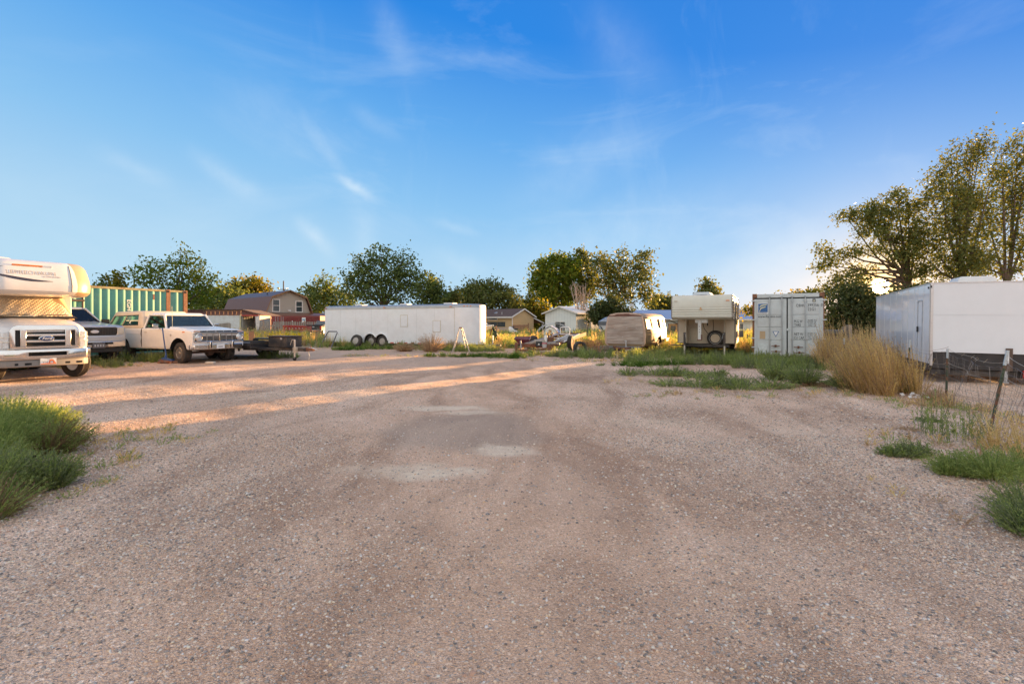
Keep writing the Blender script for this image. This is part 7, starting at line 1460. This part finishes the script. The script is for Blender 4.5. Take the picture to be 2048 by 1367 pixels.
def all_trees():
    T = tree
    T('small pointed bright green tree top just left of the leafy one above the green container', 237, 38, 0, [(235, 588, 13, 30), (236, 562, 9, 18), (238, 548, 5, 12), (248, 600, 14, 30), (226, 604, 12, 30)], 120, 14, .20, L_yellow, .32, seed=2, nlimb=4, name='poplar_tree', group='young poplars behind the green container')
    T('narrow dark green tree spire nearest the motorhome roof', 206, 38, 0, [(204, 590, 9, 30), (206, 568, 6, 16), (206, 556, 3.5, 8), (196, 600, 9, 25)], 70, 14, .18, L_dark, .28, seed=3, nlimb=3, name='poplar_tree', group='young poplars behind the green container')
    T('airy open-branched green tree rising behind the green shipping container', 356, 40, 0,
      [(365, 512, 13, 18), (352, 530, 32, 20), (385, 525, 22, 18), (310, 532, 26, 14), (285, 550, 28, 15), (330, 560, 40, 22), (375, 560, 38, 22), (410, 552, 22, 16), (428, 556, 12, 7), (272, 562, 18, 9), (262, 552, 8, 5), (362, 498, 5, 9), (400, 590, 32, 22), (345, 590, 50, 20)], 420, 11, .17, L_green, .36, trunk=.16, seed=4, nlimb=14, thin=.8)
    T('dense dark green tree between the green container and the barn-shaped house', 430, 98, 0, [(420, 600, 32, 28), (455, 592, 28, 22), (395, 612, 25, 25), (480, 604, 26, 20), (440, 620, 40, 20)], 330, 13, .46, L_dark, .9, seed=5, thin=.85)
    T('sunlit yellow green tree showing over the brown gambrel roof', 500, 110, 0, [(490, 575, 30, 14), (515, 570, 18, 13), (468, 582, 22, 12), (531, 577, 8, 10), (505, 590, 40, 14), (450, 590, 20, 12)], 330, 13, .46, L_yellow, .95, seed=6)
    T('rounded dark green tree right behind the gambrel house', 640, 100, 0, [(640, 578, 26, 22), (615, 596, 22, 24), (665, 590, 22, 24), (640, 610, 45, 26), (605, 622, 18, 26), (690, 605, 22, 26), (650, 560, 12, 10)], 470, 12, .42, L_dark, .85, seed=7, thin=.85)
    T('tallest broad dark tree behind the long white trailer', 766, 62, 0,
      [(765, 510, 30, 18), (720, 520, 24, 18), (810, 520, 24, 20), (765, 545, 55, 28), (715, 555, 32, 26), (815, 555, 28, 28), (745, 585, 45, 24), (800, 585, 40, 24), (700, 585, 26, 18), (832, 548, 10, 14), (690, 548, 12, 8)], 560, 12, .25, L_dark, .50, trunk=.3, seed=8, nlimb=13)
    T('medium olive tree leaning against the tall one behind the white trailer', 862, 60, 0, [(855, 552, 16, 16), (850, 580, 26, 22), (872, 580, 18, 22), (884, 594, 14, 18), (858, 605, 32, 16)], 230, 12, .25, L_dark, .45, seed=9)
    T('small thin sunlit tree in the dip behind the white trailer', 905, 62, 0, [(905, 598, 18, 16), (915, 584, 8, 10), (895, 610, 20, 12)], 110, 12, .26, L_olive, .45, seed=10)
    T('wide olive green tree with a golden edge over the white trailer nose', 968, 74, 0, [(945, 582, 24, 18), (975, 576, 26, 16), (1005, 584, 24, 16), (960, 602, 45, 20), (1010, 602, 32, 18), (1028, 608, 14, 14), (925, 596, 16, 18)], 560, 12, .30, L_olive, .58, trunk=.28, seed=11, nlimb=8)
    T('sparse golden little tree between the tan house and the white shed house', 1052, 80, 0, [(1058, 612, 16, 14), (1068, 625, 16, 20), (1078, 640, 16, 20), (1090, 625, 16, 18), (1062, 596, 6, 10), (1084, 655, 18, 16)], 260, 12, .36, L_yellow, .6, seed=12)
    T('bright green broadleaf tree behind the white shed house', 1110, 92, 0,
      [(1095, 528, 18, 14), (1125, 522, 22, 14), (1080, 545, 22, 16), (1115, 550, 32, 20), (1140, 535, 18, 22), (1078, 570, 18, 18), (1105, 580, 28, 18), (1092, 598, 22, 16), (1140, 575, 18, 24), (1135, 600, 24, 18), (1103, 518, 6, 6)], 560, 12, .44, L_green, .75, trunk=.4, seed=13, nlimb=12)
    T('tall narrow olive tree standing between its green and its spreading neighbour', 1168, 94, 0, [(1163, 506, 10, 9), (1165, 520, 14, 14), (1162, 545, 16, 20), (1180, 560, 18, 24), (1170, 585, 22, 22)], 240, 12, .40, L_olive, .65, seed=14, nlimb=6)
    T('spreading olive tree with pale split trunks behind the wooden-fronted van', 1222, 90, 0,
      [(1205, 515, 24, 12), (1240, 508, 14, 12), (1200, 535, 28, 16), (1230, 535, 24, 16), (1265, 530, 22, 16), (1285, 515, 18, 12), (1290, 545, 18, 18), (1262, 560, 26, 16), (1225, 562, 26, 16), (1292, 575, 18, 18), (1245, 590, 34, 16), (1200, 575, 18, 20), (1300, 598, 20, 18), (1250, 500, 6, 6), (1296, 508, 6, 5)], 540, 12, .38, L_olive, .75, trunk=.36, seed=15, nlimb=16, thin=.8)
    T('low dark evergreen bush behind the wooden-fronted van', 1215, 60, 0, [(1205, 622, 22, 20), (1225, 612, 16, 20), (1240, 625, 20, 16), (1190, 632, 14, 14)], 220, 15, .26, L_cedar, .5, seed=16, cat='bush', name='evergreen_bush')
    T('rounded golden olive tree over the blue roofed building', 1330, 108, 0, [(1325, 603, 22, 12), (1340, 610, 20, 14), (1312, 614, 16, 14), (1352, 618, 16, 12)], 220, 13, .44, L_olive, .75, seed=17)
    T('small brown-green tree crown showing above the camper roof vent', 1416, 48, 0, [(1414, 567, 9, 9), (1425, 576, 11, 10), (1403, 580, 10, 10), (1416, 590, 22, 14), (1420, 605, 24, 16)], 150, 13, .20, L_olive, .32, seed=18, nlimb=5)
    T('low golden bushes line above the blue roof right of the camper', 1600, 31, 0, [(1600, 592, 20, 5), (1625, 590, 14, 8), (1575, 600, 26, 8), (1550, 606, 30, 8), (1500, 620, 16, 6)], 190, 13, .13, L_yellow, .25, seed=19, cat='bush', name='leafy_bush')
    T('wide backlit tree with the sun glowing through its branches', 1822, 34, 0,
      [(1790, 395, 24, 16), (1752, 412, 22, 18), (1715, 430, 24, 16), (1690, 440, 18, 18), (1760, 440, 40, 20), (1810, 425, 20, 24), (1735, 465, 34, 16), (1800, 470, 32, 22), (1650, 500, 17, 16), (1668, 520, 24, 14), (1645, 535, 18, 12), (1700, 505, 28, 12), (1740, 500, 26, 12), (1785, 512, 30, 16),
       (1680, 555, 26, 12), (1720, 548, 24, 14), (1822, 505, 26, 22), (1820, 545, 26, 16), (1790, 588, 14, 14), (1660, 575, 28, 12), (1832, 470, 16, 30), (1702, 575, 22, 12), (1640, 592, 22, 8), (1715, 595, 26, 12), (1745, 535, 12, 8)], 820, 18, .125, L_olive, .24, trunk=.20, seed=20, nlimb=24, lean=(-.2, 0), trunk_top=5.0, thin=.95, sweep=(.06, 0, .12))
    T('tallest wind-bent tree rising beyond the big white trailer at the right edge', 1905, 33, 0,
      [(1965, 288, 13, 20), (1950, 320, 22, 26), (1915, 300, 17, 14), (1895, 325, 20, 20), (1880, 355, 24, 22), (1930, 360, 26, 30), (1868, 385, 22, 24), (1900, 400, 34, 26), (1945, 400, 26, 30), (1850, 400, 16, 14), (1880, 440, 36, 26), (1920, 450, 34, 30), (1865, 480, 32, 24), (1900, 500, 38, 26), (1860, 525, 26, 18), (1905, 540, 34, 20), (1930, 525, 28, 24), (1955, 470, 18, 24), (1975, 420, 22, 26), (1985, 350, 16, 26), (1840, 455, 20, 18), (1965, 520, 26, 20), (1835, 500, 20, 20), (1940, 290, 10, 12), (1978, 300, 8, 14)], 1000, 18, .12, L_olive, .25, trunk=.22, seed=21, nlimb=16, lean=(.6, 0), thin=.95, sweep=(.22, 0, .42))
    T('slanting tree cut off by the right edge of the photo above the trailer', 1985, 34, 0,
      [(2025, 300, 20, 20), (2050, 320, 30, 26), (2000, 340, 16, 28), (2030, 365, 26, 30), (1990, 400, 20, 30), (2020, 430, 28, 30), (2060, 400, 30, 40), (1985, 460, 24, 26), (2020, 490, 28, 26), (1975, 510, 24, 24), (2010, 535, 30, 22), (2055, 470, 30, 40), (2050, 540, 26, 20), (2090, 360, 40, 60), (2090, 480, 40, 60), (1970, 540, 24, 18), (2035, 280, 12, 12), (1998, 305, 10, 14), (1960, 400, 18, 24), (2040, 395, 24, 24)], 900, 18, .125, L_olive, .26, trunk=.22, seed=22, nlimb=14, lean=(1.2, 0), thin=.9, sweep=(.26, 0, .42))
    T('dense dark cedar right of the blue-grey container with the sun on its top edge', 1700, 27, 0,
      [(1715, 585, 34, 22), (1690, 600, 34, 26), (1740, 605, 30, 26), (1670, 625, 28, 26), (1710, 630, 44, 26), (1745, 640, 26, 30), (1675, 655, 28, 22), (1715, 660, 44, 26), (1735, 575, 16, 14), (1660, 645, 16, 24)], 560, 15, .12, L_cedar, .36, trunk=.15, seed=23, nlimb=6, name='cedar_tree')
    T('darker cedar mass close behind the far end of the big white trailer', 1800, 29, 0, [(1775, 615, 30, 22), (1810, 600, 30, 20), (1850, 590, 30, 20), (1790, 645, 30, 24), (1835, 640, 30, 24)], 420, 16, .15, L_cedar, .3, trunk=.15, seed=24, nlimb=4, name='cedar_tree')
    bare_branches('leafless pale multi-stemmed dead tree in front of the green trees', 1163, 63, 560)
all_trees()
# far line of trees closing the horizon
def far_trees():
    g = np.random.default_rng(5); C = []
    for k in range(900):
        X = g.uniform(-260, 260); Y = 190+g.uniform(-12, 12); hgt = 3.2+1.6*math.sin(X*.09)+1.1*math.sin(X*.31+1)+.8*math.sin(X*.7)
        C.append(np.stack([g.normal(X, 1.6, 22), g.normal(Y, 1.5, 22), g.uniform(0, max(.5, hgt), 22)], 1))
    Vv, Qq = leaf_quads(np.concatenate(C), 1.0, g); o = link('far_trees', np_mesh('far_trees', Vv, Qq, [L_olive])); tag(o, 'distant line of low trees along the horizon', kind='stuff')
far_trees()

# ------------------------------------------------------------------ weeds
W_green = leafmat('kochia_green', ((.20, .28, .10), (.28, .35, .13), (.38, .42, .17)), .45)
W_blue = leafmat('grey_green_weed', ((.15, .19, .11), (.21, .25, .14), (.29, .31, .18)), .4)
W_dry = leafmat('dry_golden_weed', ((.54, .37, .16), (.68, .49, .24), (.74, .58, .32)), .35)
W_tumble = leafmat('dry_brown_tumbleweed', ((.33, .22, .14), (.44, .30, .20), (.54, .39, .27)), .25)
W_grass = leafmat('lush_short_grass', ((.05, .12, .02), (.08, .17, .025), (.13, .20, .03)), .45)
W_red = leafmat('reddish_dry_weed', ((.20, .13, .09), (.27, .18, .12), (.22, .17, .10)), .3)
W_yel = leafmat('yellow_flower', ((.55, .42, .02), (.65, .50, .03), (.7, .55, .05)), .4)
def weed_arrays(g, stems, rad, h, leaflets=16, spread=.55, lw=.012, ll=.035, sw=.0035, lean=(0, 0), flat=0.0, base=.35):
    """upright feathery stems; returns V,Q"""
    a = g.uniform(0, 2*np.pi, stems); rr = np.sqrt(g.random(stems))
    bx, by = np.cos(a)*rr*rad*base, np.sin(a)*rr*rad*base
    ox, oy = np.cos(a)*rr*rad, np.sin(a)*rr*rad
    hh = h*(1-.45*rr**2)*(.35+.8*g.random(stems)**.8)*(1-flat*rr)
    P0 = np.stack([bx, by, np.zeros(stems)], 1)
    P3 = np.stack([bx+(ox-bx)*(.6+spread*.7)+lean[0]*hh+g.normal(0, .05*h, stems), by+(oy-by)*(.6+spread*.7)+lean[1]*hh+g.normal(0, .05*h, stems), hh], 1)
    P1 = P0+(P3-P0)*.35; P1[:, 2] += hh*.10; P2 = P0+(P3-P0)*.7; P2[:, 2] += hh*.08
    K = np.stack([P0, P1, P2, P3], 1)      # stems,4,3
    side = g.normal(size=(stems, 3)); side[:, 2] *= .2; side /= np.linalg.norm(side, axis=1, keepdims=True)
    wd = np.array([1, .85, .6, .2])*sw
    Lft = K-side[:, None, :]*wd[None, :, None]; Rgt = K+side[:, None, :]*wd[None, :, None]
    V = np.stack([Lft, Rgt], 2).reshape(-1, 3)
    b = (np.arange(stems)*8)[:, None]; q = np.array([[0, 1, 3, 2], [2, 3, 5, 4], [4, 5, 7, 6]])
    Q = (b[:, :, None]+q[None]).reshape(-1, 4)
    n = stems*leaflets
    if n:
        t = g.uniform(.12, 1.0, (stems, leaflets)); seg = np.minimum((t*3).astype(int), 2); fr = (t*3-seg)[..., None]
        idx = np.arange(stems)[:, None]
        A = K[idx, seg]; B = K[idx, seg+1]; Cc = (A+(B-A)*fr).reshape(-1, 3); D = (B-A).reshape(-1, 3); D /= np.linalg.norm(D, axis=1, keepdims=True)+1e-9
        o = g.normal(size=(n, 3)); o -= D*(o*D).sum(1, keepdims=True); o /= np.linalg.norm(o, axis=1, keepdims=True)
        dr = D*.85+o*.55; s = g.uniform(.5, 1.3, (n, 1))*(1.15-.5*t.reshape(-1, 1)); w = np.cross(dr, g.normal(size=(n, 3))); w /= np.linalg.norm(w, axis=1, keepdims=True)
        L = dr*ll*s; W_ = w*lw*.5*s
        V2 = np.stack([Cc, Cc+L*.5+W_, Cc+L, Cc+L*.5-W_], 1).reshape(-1, 3); Q2 = np.arange(4*n).reshape(-1, 4)+len(V)
        V = np.concatenate([V, V2]); Q = np.concatenate([Q, Q2])
    return V, Q
def clump(label, px, py, rad, h, mat, stems=300, leaflets=16, seed=1, cat='weed', name='weed_clump', mats=None, lobes=None, group=None, xy=None, **kw):
    """one weed plant or thicket; lobes: offsets (dx,dy,scale_r,scale_h) joined in one crown"""
    g = np.random.default_rng(seed); X, Y = xy if xy else GP(px, py)
    mats = mats or [mat]; VV, QQ, MM = [], [], []; off = 0
    for (dx, dy, sr, sh) in (lobes or [(0, 0, 1, 1)]):
        for j, m in enumerate(mats):
            n = int(stems*sr/len(mats)) if lobes else stems//len(mats)
            V_, Q_ = weed_arrays(g, max(6, n), rad*sr, h*sh, leaflets, **kw); V_ = V_+np.array([dx, dy, 0.])
            VV.append(V_); QQ.append(Q_+off); MM.append(np.full(len(Q_), j)); off += len(V_)
    me = np_mesh(name, np.concatenate(VV), np.concatenate(QQ), mats); me.polygons.foreach_set('material_index', np.concatenate(MM).astype(np.int32))
    o = link(name, me, loc=(X, Y, float(ground_h(X, Y))-.01)); return tag(o, label, cat, group)
def all_weeds():
    # left foreground thicket
    clump('big feathery green weed thicket at the left edge, its tips lit yellow', 0, 0, .60, .63, W_green, 1500, 22, 31, xy=(-5.40, 5.05), lobes=[(0, 0, 1, 1), (-.9, .2, 1, 1.05), (.35, -.35, .7, .75), (-.4, -.7, .9, .85), (-.3, .6, .8, 1.0), (-1.2, -.9, .9, .8), (-1.0, 1.2, 1, .8), (-.45, 1.1, .8, .75), (-1.6, .7, 1, .85)], lw=.008, ll=.04, sw=.003)
    clump('lower green weed in front of the big thicket at the left edge', 0, 0, .5, .46, W_green, 900, 20, 32, xy=(-4.42, 4.15), lobes=[(0, 0, 1, 1), (-.55, -.1, .9, 1.), (.3, .3, .6, .7)], lw=.008, ll=.035, sw=.003, mats=[W_green, W_blue])
    clump('brownish seedy weed leaning out of the left thicket towards the lane', 0, 0, .42, .42, W_red, 500, 20, 33, xy=(-5.08, 5.5), mats=[W_red, W_green], lw=.008, ll=.035, lean=(.35, 0))
    clump('dry brown stems at the foot of the left thicket nearest the camera', 0, 0, .4, .3, W_red, 360, 16, 34, xy=(-3.95, 3.75), mats=[W_red, W_green], lw=.007, ll=.03)
    # right foreground
    clump('flat bushy green weed alone on the gravel left of the leaning fence post', 1812, 912, .22, .19, W_blue, 150, 14, 35, mats=[W_green, W_blue], lobes=[(0, 0, 1, 1), (.16, .02, .8, 1), (-.15, .03, .7, .7)], lw=.009, ll=.03, flat=.3)
    clump('larger spreading green weed at the right edge in front of the fence', 1985, 955, .40, .30, W_green, 300, 18, 36, lobes=[(0, 0, 1, 1), (.45, .1, .9, 1), (.85, .05, .9, 1.1), (-.3, .1, .6, .8)], lw=.009, ll=.035, flat=.2)
    clump('low green weed in the lower right edge of the photo', 2068, 1060, .32, .30, W_green, 300, 18, 37, mats=[W_green, W_blue], lobes=[(0, 0, 1, 1), (.3, .3, 1, 1.2), (.15, -.25, .7, .7)], lw=.008, ll=.03, flat=.2)
    clump('tall thin pale green weeds under the wire between the two green posts', 1930, 888, .30, .62, W_blue, 26, 26, 38, mats=[W_blue, W_green], lobes=[(0, 0, 1, .8), (.35, .3, .8, .7), (-.15, .3, .6, 1.), (.1, .6, .8, 1.)], lw=.009, ll=.045, base=.8)
    clump('dry golden weed at the foot of the leaning fence post', 2050, 925, .40, .55, W_dry, 80, 18, 39, lobes=[(0, 0, 1, 1), (.5, .2, 1, 1.1), (.2, .5, .9, .9)], lw=.008, ll=.03)
    clump('pale dry stalks around the foot of the upright green fence post', 1905, 812, .30, .34, W_dry, 90, 12, 40, mats=[W_dry, W_tumble], lobes=[(0, 0, 1, 1), (-.4, .1, .8, .6), (.2, -.4, .7, .6)], lw=.007, ll=.03)
    clump('tiny green weed on the stones below the upright green post', 1855, 842, .22, .06, W_grass, 90, 10, 41, lw=.009, ll=.03)
    clump('small dark heap of dead stems on the stones right of the lane', 1820, 862, .22, .05, W_tumble, 90, 6, 42, lw=.006, ll=.03)
    # long golden thicket along the fence
    clump('tall golden brown dry thicket between the container and the big white trailer', 1745, 742, .66, 1.42, W_dry, 300, 18, 43, mats=[W_dry, W_tumble, W_dry], lobes=[(random.uniform(-1.1, 1.2), random.uniform(-.5, 2.2), random.uniform(.45, .95), random.uniform(.6, 1.2)) for _ in range(14)], lw=.011, ll=.045, sw=.004, base=.6, spread=1.1, lean=(-.12, 0))
    clump('arching golden dry bush bowing over the lane below the wire fence', 1815, 792, .52, 1.25, W_dry, 250, 18, 44, mats=[W_dry, W_dry, W_tumble], lobes=[(random.uniform(-.5, .5), random.uniform(-.1, 1.4), random.uniform(.5, .9), random.uniform(.6, 1.1)) for _ in range(9)], lw=.010, ll=.05, lean=(-.34, -.1), sw=.004, base=.5, spread=1.0)
    clump('green skirt of weeds along the left foot of the golden thicket', 1700, 778, .52, .48, W_blue, 420, 18, 45, mats=[W_blue, W_green], lobes=[(0, 0, 1, 1), (-.5, .9, 1, 1.1), (.5, -.2, .8, .8), (.8, -.45, .6, .7), (-.6, 1.9, 1, 1.1)], lw=.012, ll=.05, sw=.004)
    clump('grey dead twiggy weed where the thicket meets the upright fence post', 1872, 800, .34, .30, W_tumble, 220, 14, 46, lw=.006, ll=.03)
    # in front of and beside the container and camper
    k = 0
    for (lab, px, py, rad, h, lobes) in (
        ('wide grey green weed island in the gravel left of the camper legs', 1310, 752, .62, .34, [(0, 0, 1, 1), (-.7, .1, .7, .8), (.6, .05, .8, .9)]),
        ('broad green weed island in the gravel in front of the camper', 1480, 778, .70, .40, [(0, 0, 1, 1), (-.8, .3, .9, .9), (.7, .1, .9, .9), (-.2, .6, .9, 1.), (-1.4, .5, .7, .6)]),
        ('small green weed tuft at the near tip of the camper weed island', 1440, 772, .40, .26, [(0, 0, 1, 1), (.5, .2, .8, .8)]),
        ('small green tuft between the camper island and the container weeds', 1395, 758, .45, .26, [(0, 0, 1, 1), (-.4, .5, 1., 1.2), (.7, .4, .8, 1)]),
        ('lone small leafy weed on the gravel in front of the container', 1588, 757, .3, .22, None),
        ('reddish low weed patch at the right end of the gravel island', 1560, 772, .5, .12, [(0, 0, 1, 1), (.8, .2, 1, 1.)]),
        ('small green tuft close in front of the golden thicket', 1660, 768, .28, .14, None)):
        k += 1
        clump(lab, px, py, rad, h*.85, W_blue, 110, 14, 50+k, mats=[W_red, W_tumble] if 'reddish' in lab else [W_blue, W_green], lobes=lobes, lw=.016, ll=.055, sw=.006)
    # tumbleweeds
    for i, (lab, px, py, r_, h) in enumerate((('round dry brown tumbleweed resting against the long white trailer', 862, 703, .75, .95), ('smaller flat tumbleweed right beside the bigger one at the white trailer', 905, 700, .55, .55), ('dry brown bush heaped left of the ladder by the white trailer', 810, 702, .6, .45))):
        clump(lab, px, py, r_, h, W_tumble, 420, 14, 70+i, cat='tumbleweed', name='tumbleweed', lw=.014, ll=.06, sw=.006, spread=.9)
all_weeds()
# ------------------------------------------------------------------ weedy ground cover, thousands of tufts
def tuft_meshes(mats, n, h, rad, leaflets=6, seed=1, **kw):
    out = []
    for k in range(3):
        g = np.random.default_rng(seed+k); V_, Q_ = weed_arrays(g, n, rad, h, leaflets, **kw)
        me = np_mesh('tuft', V_, Q_, [mats[k % len(mats)]]); out.append(me)
    return out
def region(g, pts, n):
    """random points inside patches: (px,py) centre on the ground and radii in metres"""
    P = []
    tot = sum(a*b for _, _, a, b in pts)
    for (x, y, a, b) in pts:
        m = max(3, int(n*a*b/tot)); an = g.uniform(0, 6.28, m); r = np.sqrt(g.random(m))
        P.append(np.stack([x+np.cos(an)*r*a, y+np.sin(an)*r*b], 1))
    return np.concatenate(P)
def cover(name, pts, n, src, label, smin=.6, smax=1.3, seed=1, grow=0., noise=True):
    g = np.random.default_rng(seed); P = region(g, pts, n)
    if noise:
        f = np.sin(P[:, 0]*1.9+P[:, 1]*.7)+np.sin(P[:, 1]*2.3-P[:, 0]*1.1)+np.sin(P[:, 0]*.6+2)*.7; P = P[g.random(len(P)) < np.clip(.62+.25*f, .12, 1)]
    s = g.uniform(smin, smax, len(P))*(1+grow*np.maximum(P[:, 1]-25, 0)/30)
    z = ground_h(P[:, 0], P[:, 1])
    scatter(name, np.stack([P[:, 0], P[:, 1], z], 1), np.stack([s, s, s*g.uniform(.7, 1.3, len(P))], 1), g.uniform(0, 6.28, len(P)), src, label, var=g.integers(0, 3, len(P)))
def q(px, py, a, b): x, y = GP(px, py); return (x, y, a, b)
tg = tuft_meshes([W_green, W_blue, W_green], 22, .5, .28, 9, 80, lw=.02, ll=.07, sw=.007)
ty = tuft_meshes([W_green, W_yel and W_green, W_dry], 24, .62, .30, 9, 90, lw=.022, ll=.08, sw=.008)
tl = tuft_meshes([W_grass, W_green, W_grass], 20, .20, .22, 6, 95, lw=.018, ll=.06, sw=.006)
td = tuft_meshes([W_dry, W_tumble, W_green], 22, .8, .26, 8, 97, lw=.02, ll=.07, sw=.007)
cover('container_weeds', [q(1430, 728, 1.2, .5), q(1500, 728, 1.5, .75), q(1560, 735, 1.6, .6), q(1620, 735, 1.3, .6), q(1480, 716, 1.2, 1.2), q(1670, 738, .9, .9), (10.2, 18.3, 1.6, .5)], 1050, tg, 'green weeds grown along the foot of the container and camper', .35, .8, 1)
cover('verge_weeds', [q(1340, 722, 1.7, .7), q(1290, 728, 1.2, .35), q(1220, 716, 2.2, .5), q(1150, 712, 2., .6), q(1330, 712, 1.5, 1.2), q(1090, 712, 1.5, .6), q(1400, 708, 2.5, 1.0)], 900, tg, 'green weeds under the van trailer and around the junk trailer', .4, .85, 2)
cover('van_grass', [q(1300, 730, 1.0, .25), q(1260, 733, .8, .2), q(1340, 728, 1., .25), q(960, 713, 2.6, .28), q(1000, 714, 1.1, .2), q(1010, 716, .8, .15), q(740, 698, 2.0, .3), q(700, 700, 1., .2), q(1210, 733, .4, .1)], 520, tl, 'short bright grass strips at the lane edge', .5, 1.0, 3)
cover('trailer_weeds', [q(760, 694, 2.2, .5), q(900, 700, 1.8, .5), q(945, 702, 1.6, .8), q(830, 697, 2.4, .4), q(700, 692, 1.2, .4)], 520, tg, 'green weeds along the foot of the long white trailer', .4, .85, 4)
cover('truck_weeds', [(-15.2, 17.2, 1.4, .8), (-13.6, 16.6, .9, .5), (-14.2, 18.7, 1.3, .6), (-12.8, 18.4, .8, .45), (-9.6, 20.6, .9, .3), (-16.5, 15.5, 1.2, .8)], 620, tg, 'weeds growing between the motorhome and the parked trucks', .35, .8, 5)
cover('field_weeds', [(2, 34, 9, 7), (-2, 33, 3, 5), (12, 34, 8, 8), (22, 36, 8, 10), (5, 46, 14, 8), (-7, 38, 5, 4), (20, 50, 14, 8), (-5, 47, 9, 7), (9.5, 26.5, 3, 3.5), (16, 27, 4, 6)], 9000, ty, 'tall sunlit weeds filling the field behind the vehicles', .7, 1.35, 6, .12)
cover('fence_weeds', [(-13, 31, 6, 2.2), (-17, 34, 7, 3), (-21, 46, 8, 7), (-28, 50, 6, 6), (-14.5, 27.5, 2.6, 1.2), (-15, 40, 6, 5)], 2600, td, 'dry grass and weeds in front of the picket fence', .6, 1.1, 7)
cover('right_weeds', [(13.5, 20.5, 1.8, 2.2), (12.2, 23, 2., 3), (16, 24, 3, 3), (18, 12, 4, 2.5)], 700, td, 'dry weeds behind the fence by the stacked timber', .6, 1.2, 8)
tsm = tuft_meshes([W_tumble, W_green, W_dry], 9, .10, .12, 5, 101, lw=.010, ll=.03, sw=.003)
cover('loose_sprigs', [(-4.3, 4.6, .7, .9), (-4.6, 6.2, .7, 1.), q(1850, 890, 1.0, .7), q(1950, 830, .9, 1.0), q(1900, 990, .6, .6), q(1700, 790, 1.0, .7), q(1480, 790, 2.2, .8), q(1300, 765, 1.2, .5), q(1560, 775, 1.6, .7), q(1880, 815, .8, .8), q(850, 712, 4., .6), q(1150, 722, 2.4, .5), (-13.5, 16.2, 1.4, .6)], 900, tsm, 'scattered dry sprigs and seedlings between the stones beside the weeds', .5, 1.3, 21)
def flowers():
    g = np.random.default_rng(12); V_, Q_, off = [], [], 0
    for (px, n) in ((480, 6), (500, 8), (535, 10), (552, 10), (570, 14), (580, 14), (590, 14), (600, 10)):
        for _ in range(n//2):
            X = WX(px+g.uniform(-7, 7), 27.5); Y = 27.5+g.uniform(-.6, .6); h = g.uniform(.75, 1.0); m = 34
            C = np.stack([np.full(m, X)+g.normal(0, .05, m), np.full(m, Y)+g.normal(0, .05, m), h-g.random(m)**1.3*.45], 1)
            a, b = leaf_quads(C, .055, g, 1.1); V_.append(a); Q_.append(b+off); off += len(a)
    o = link('yellow_wildflowers', np_mesh('yellow_wildflowers', np.concatenate(V_), np.concatenate(Q_), [W_yel])); tag(o, 'yellow flower spikes standing in the weeds before the picket fence', kind='stuff')
flowers()
rubbish()
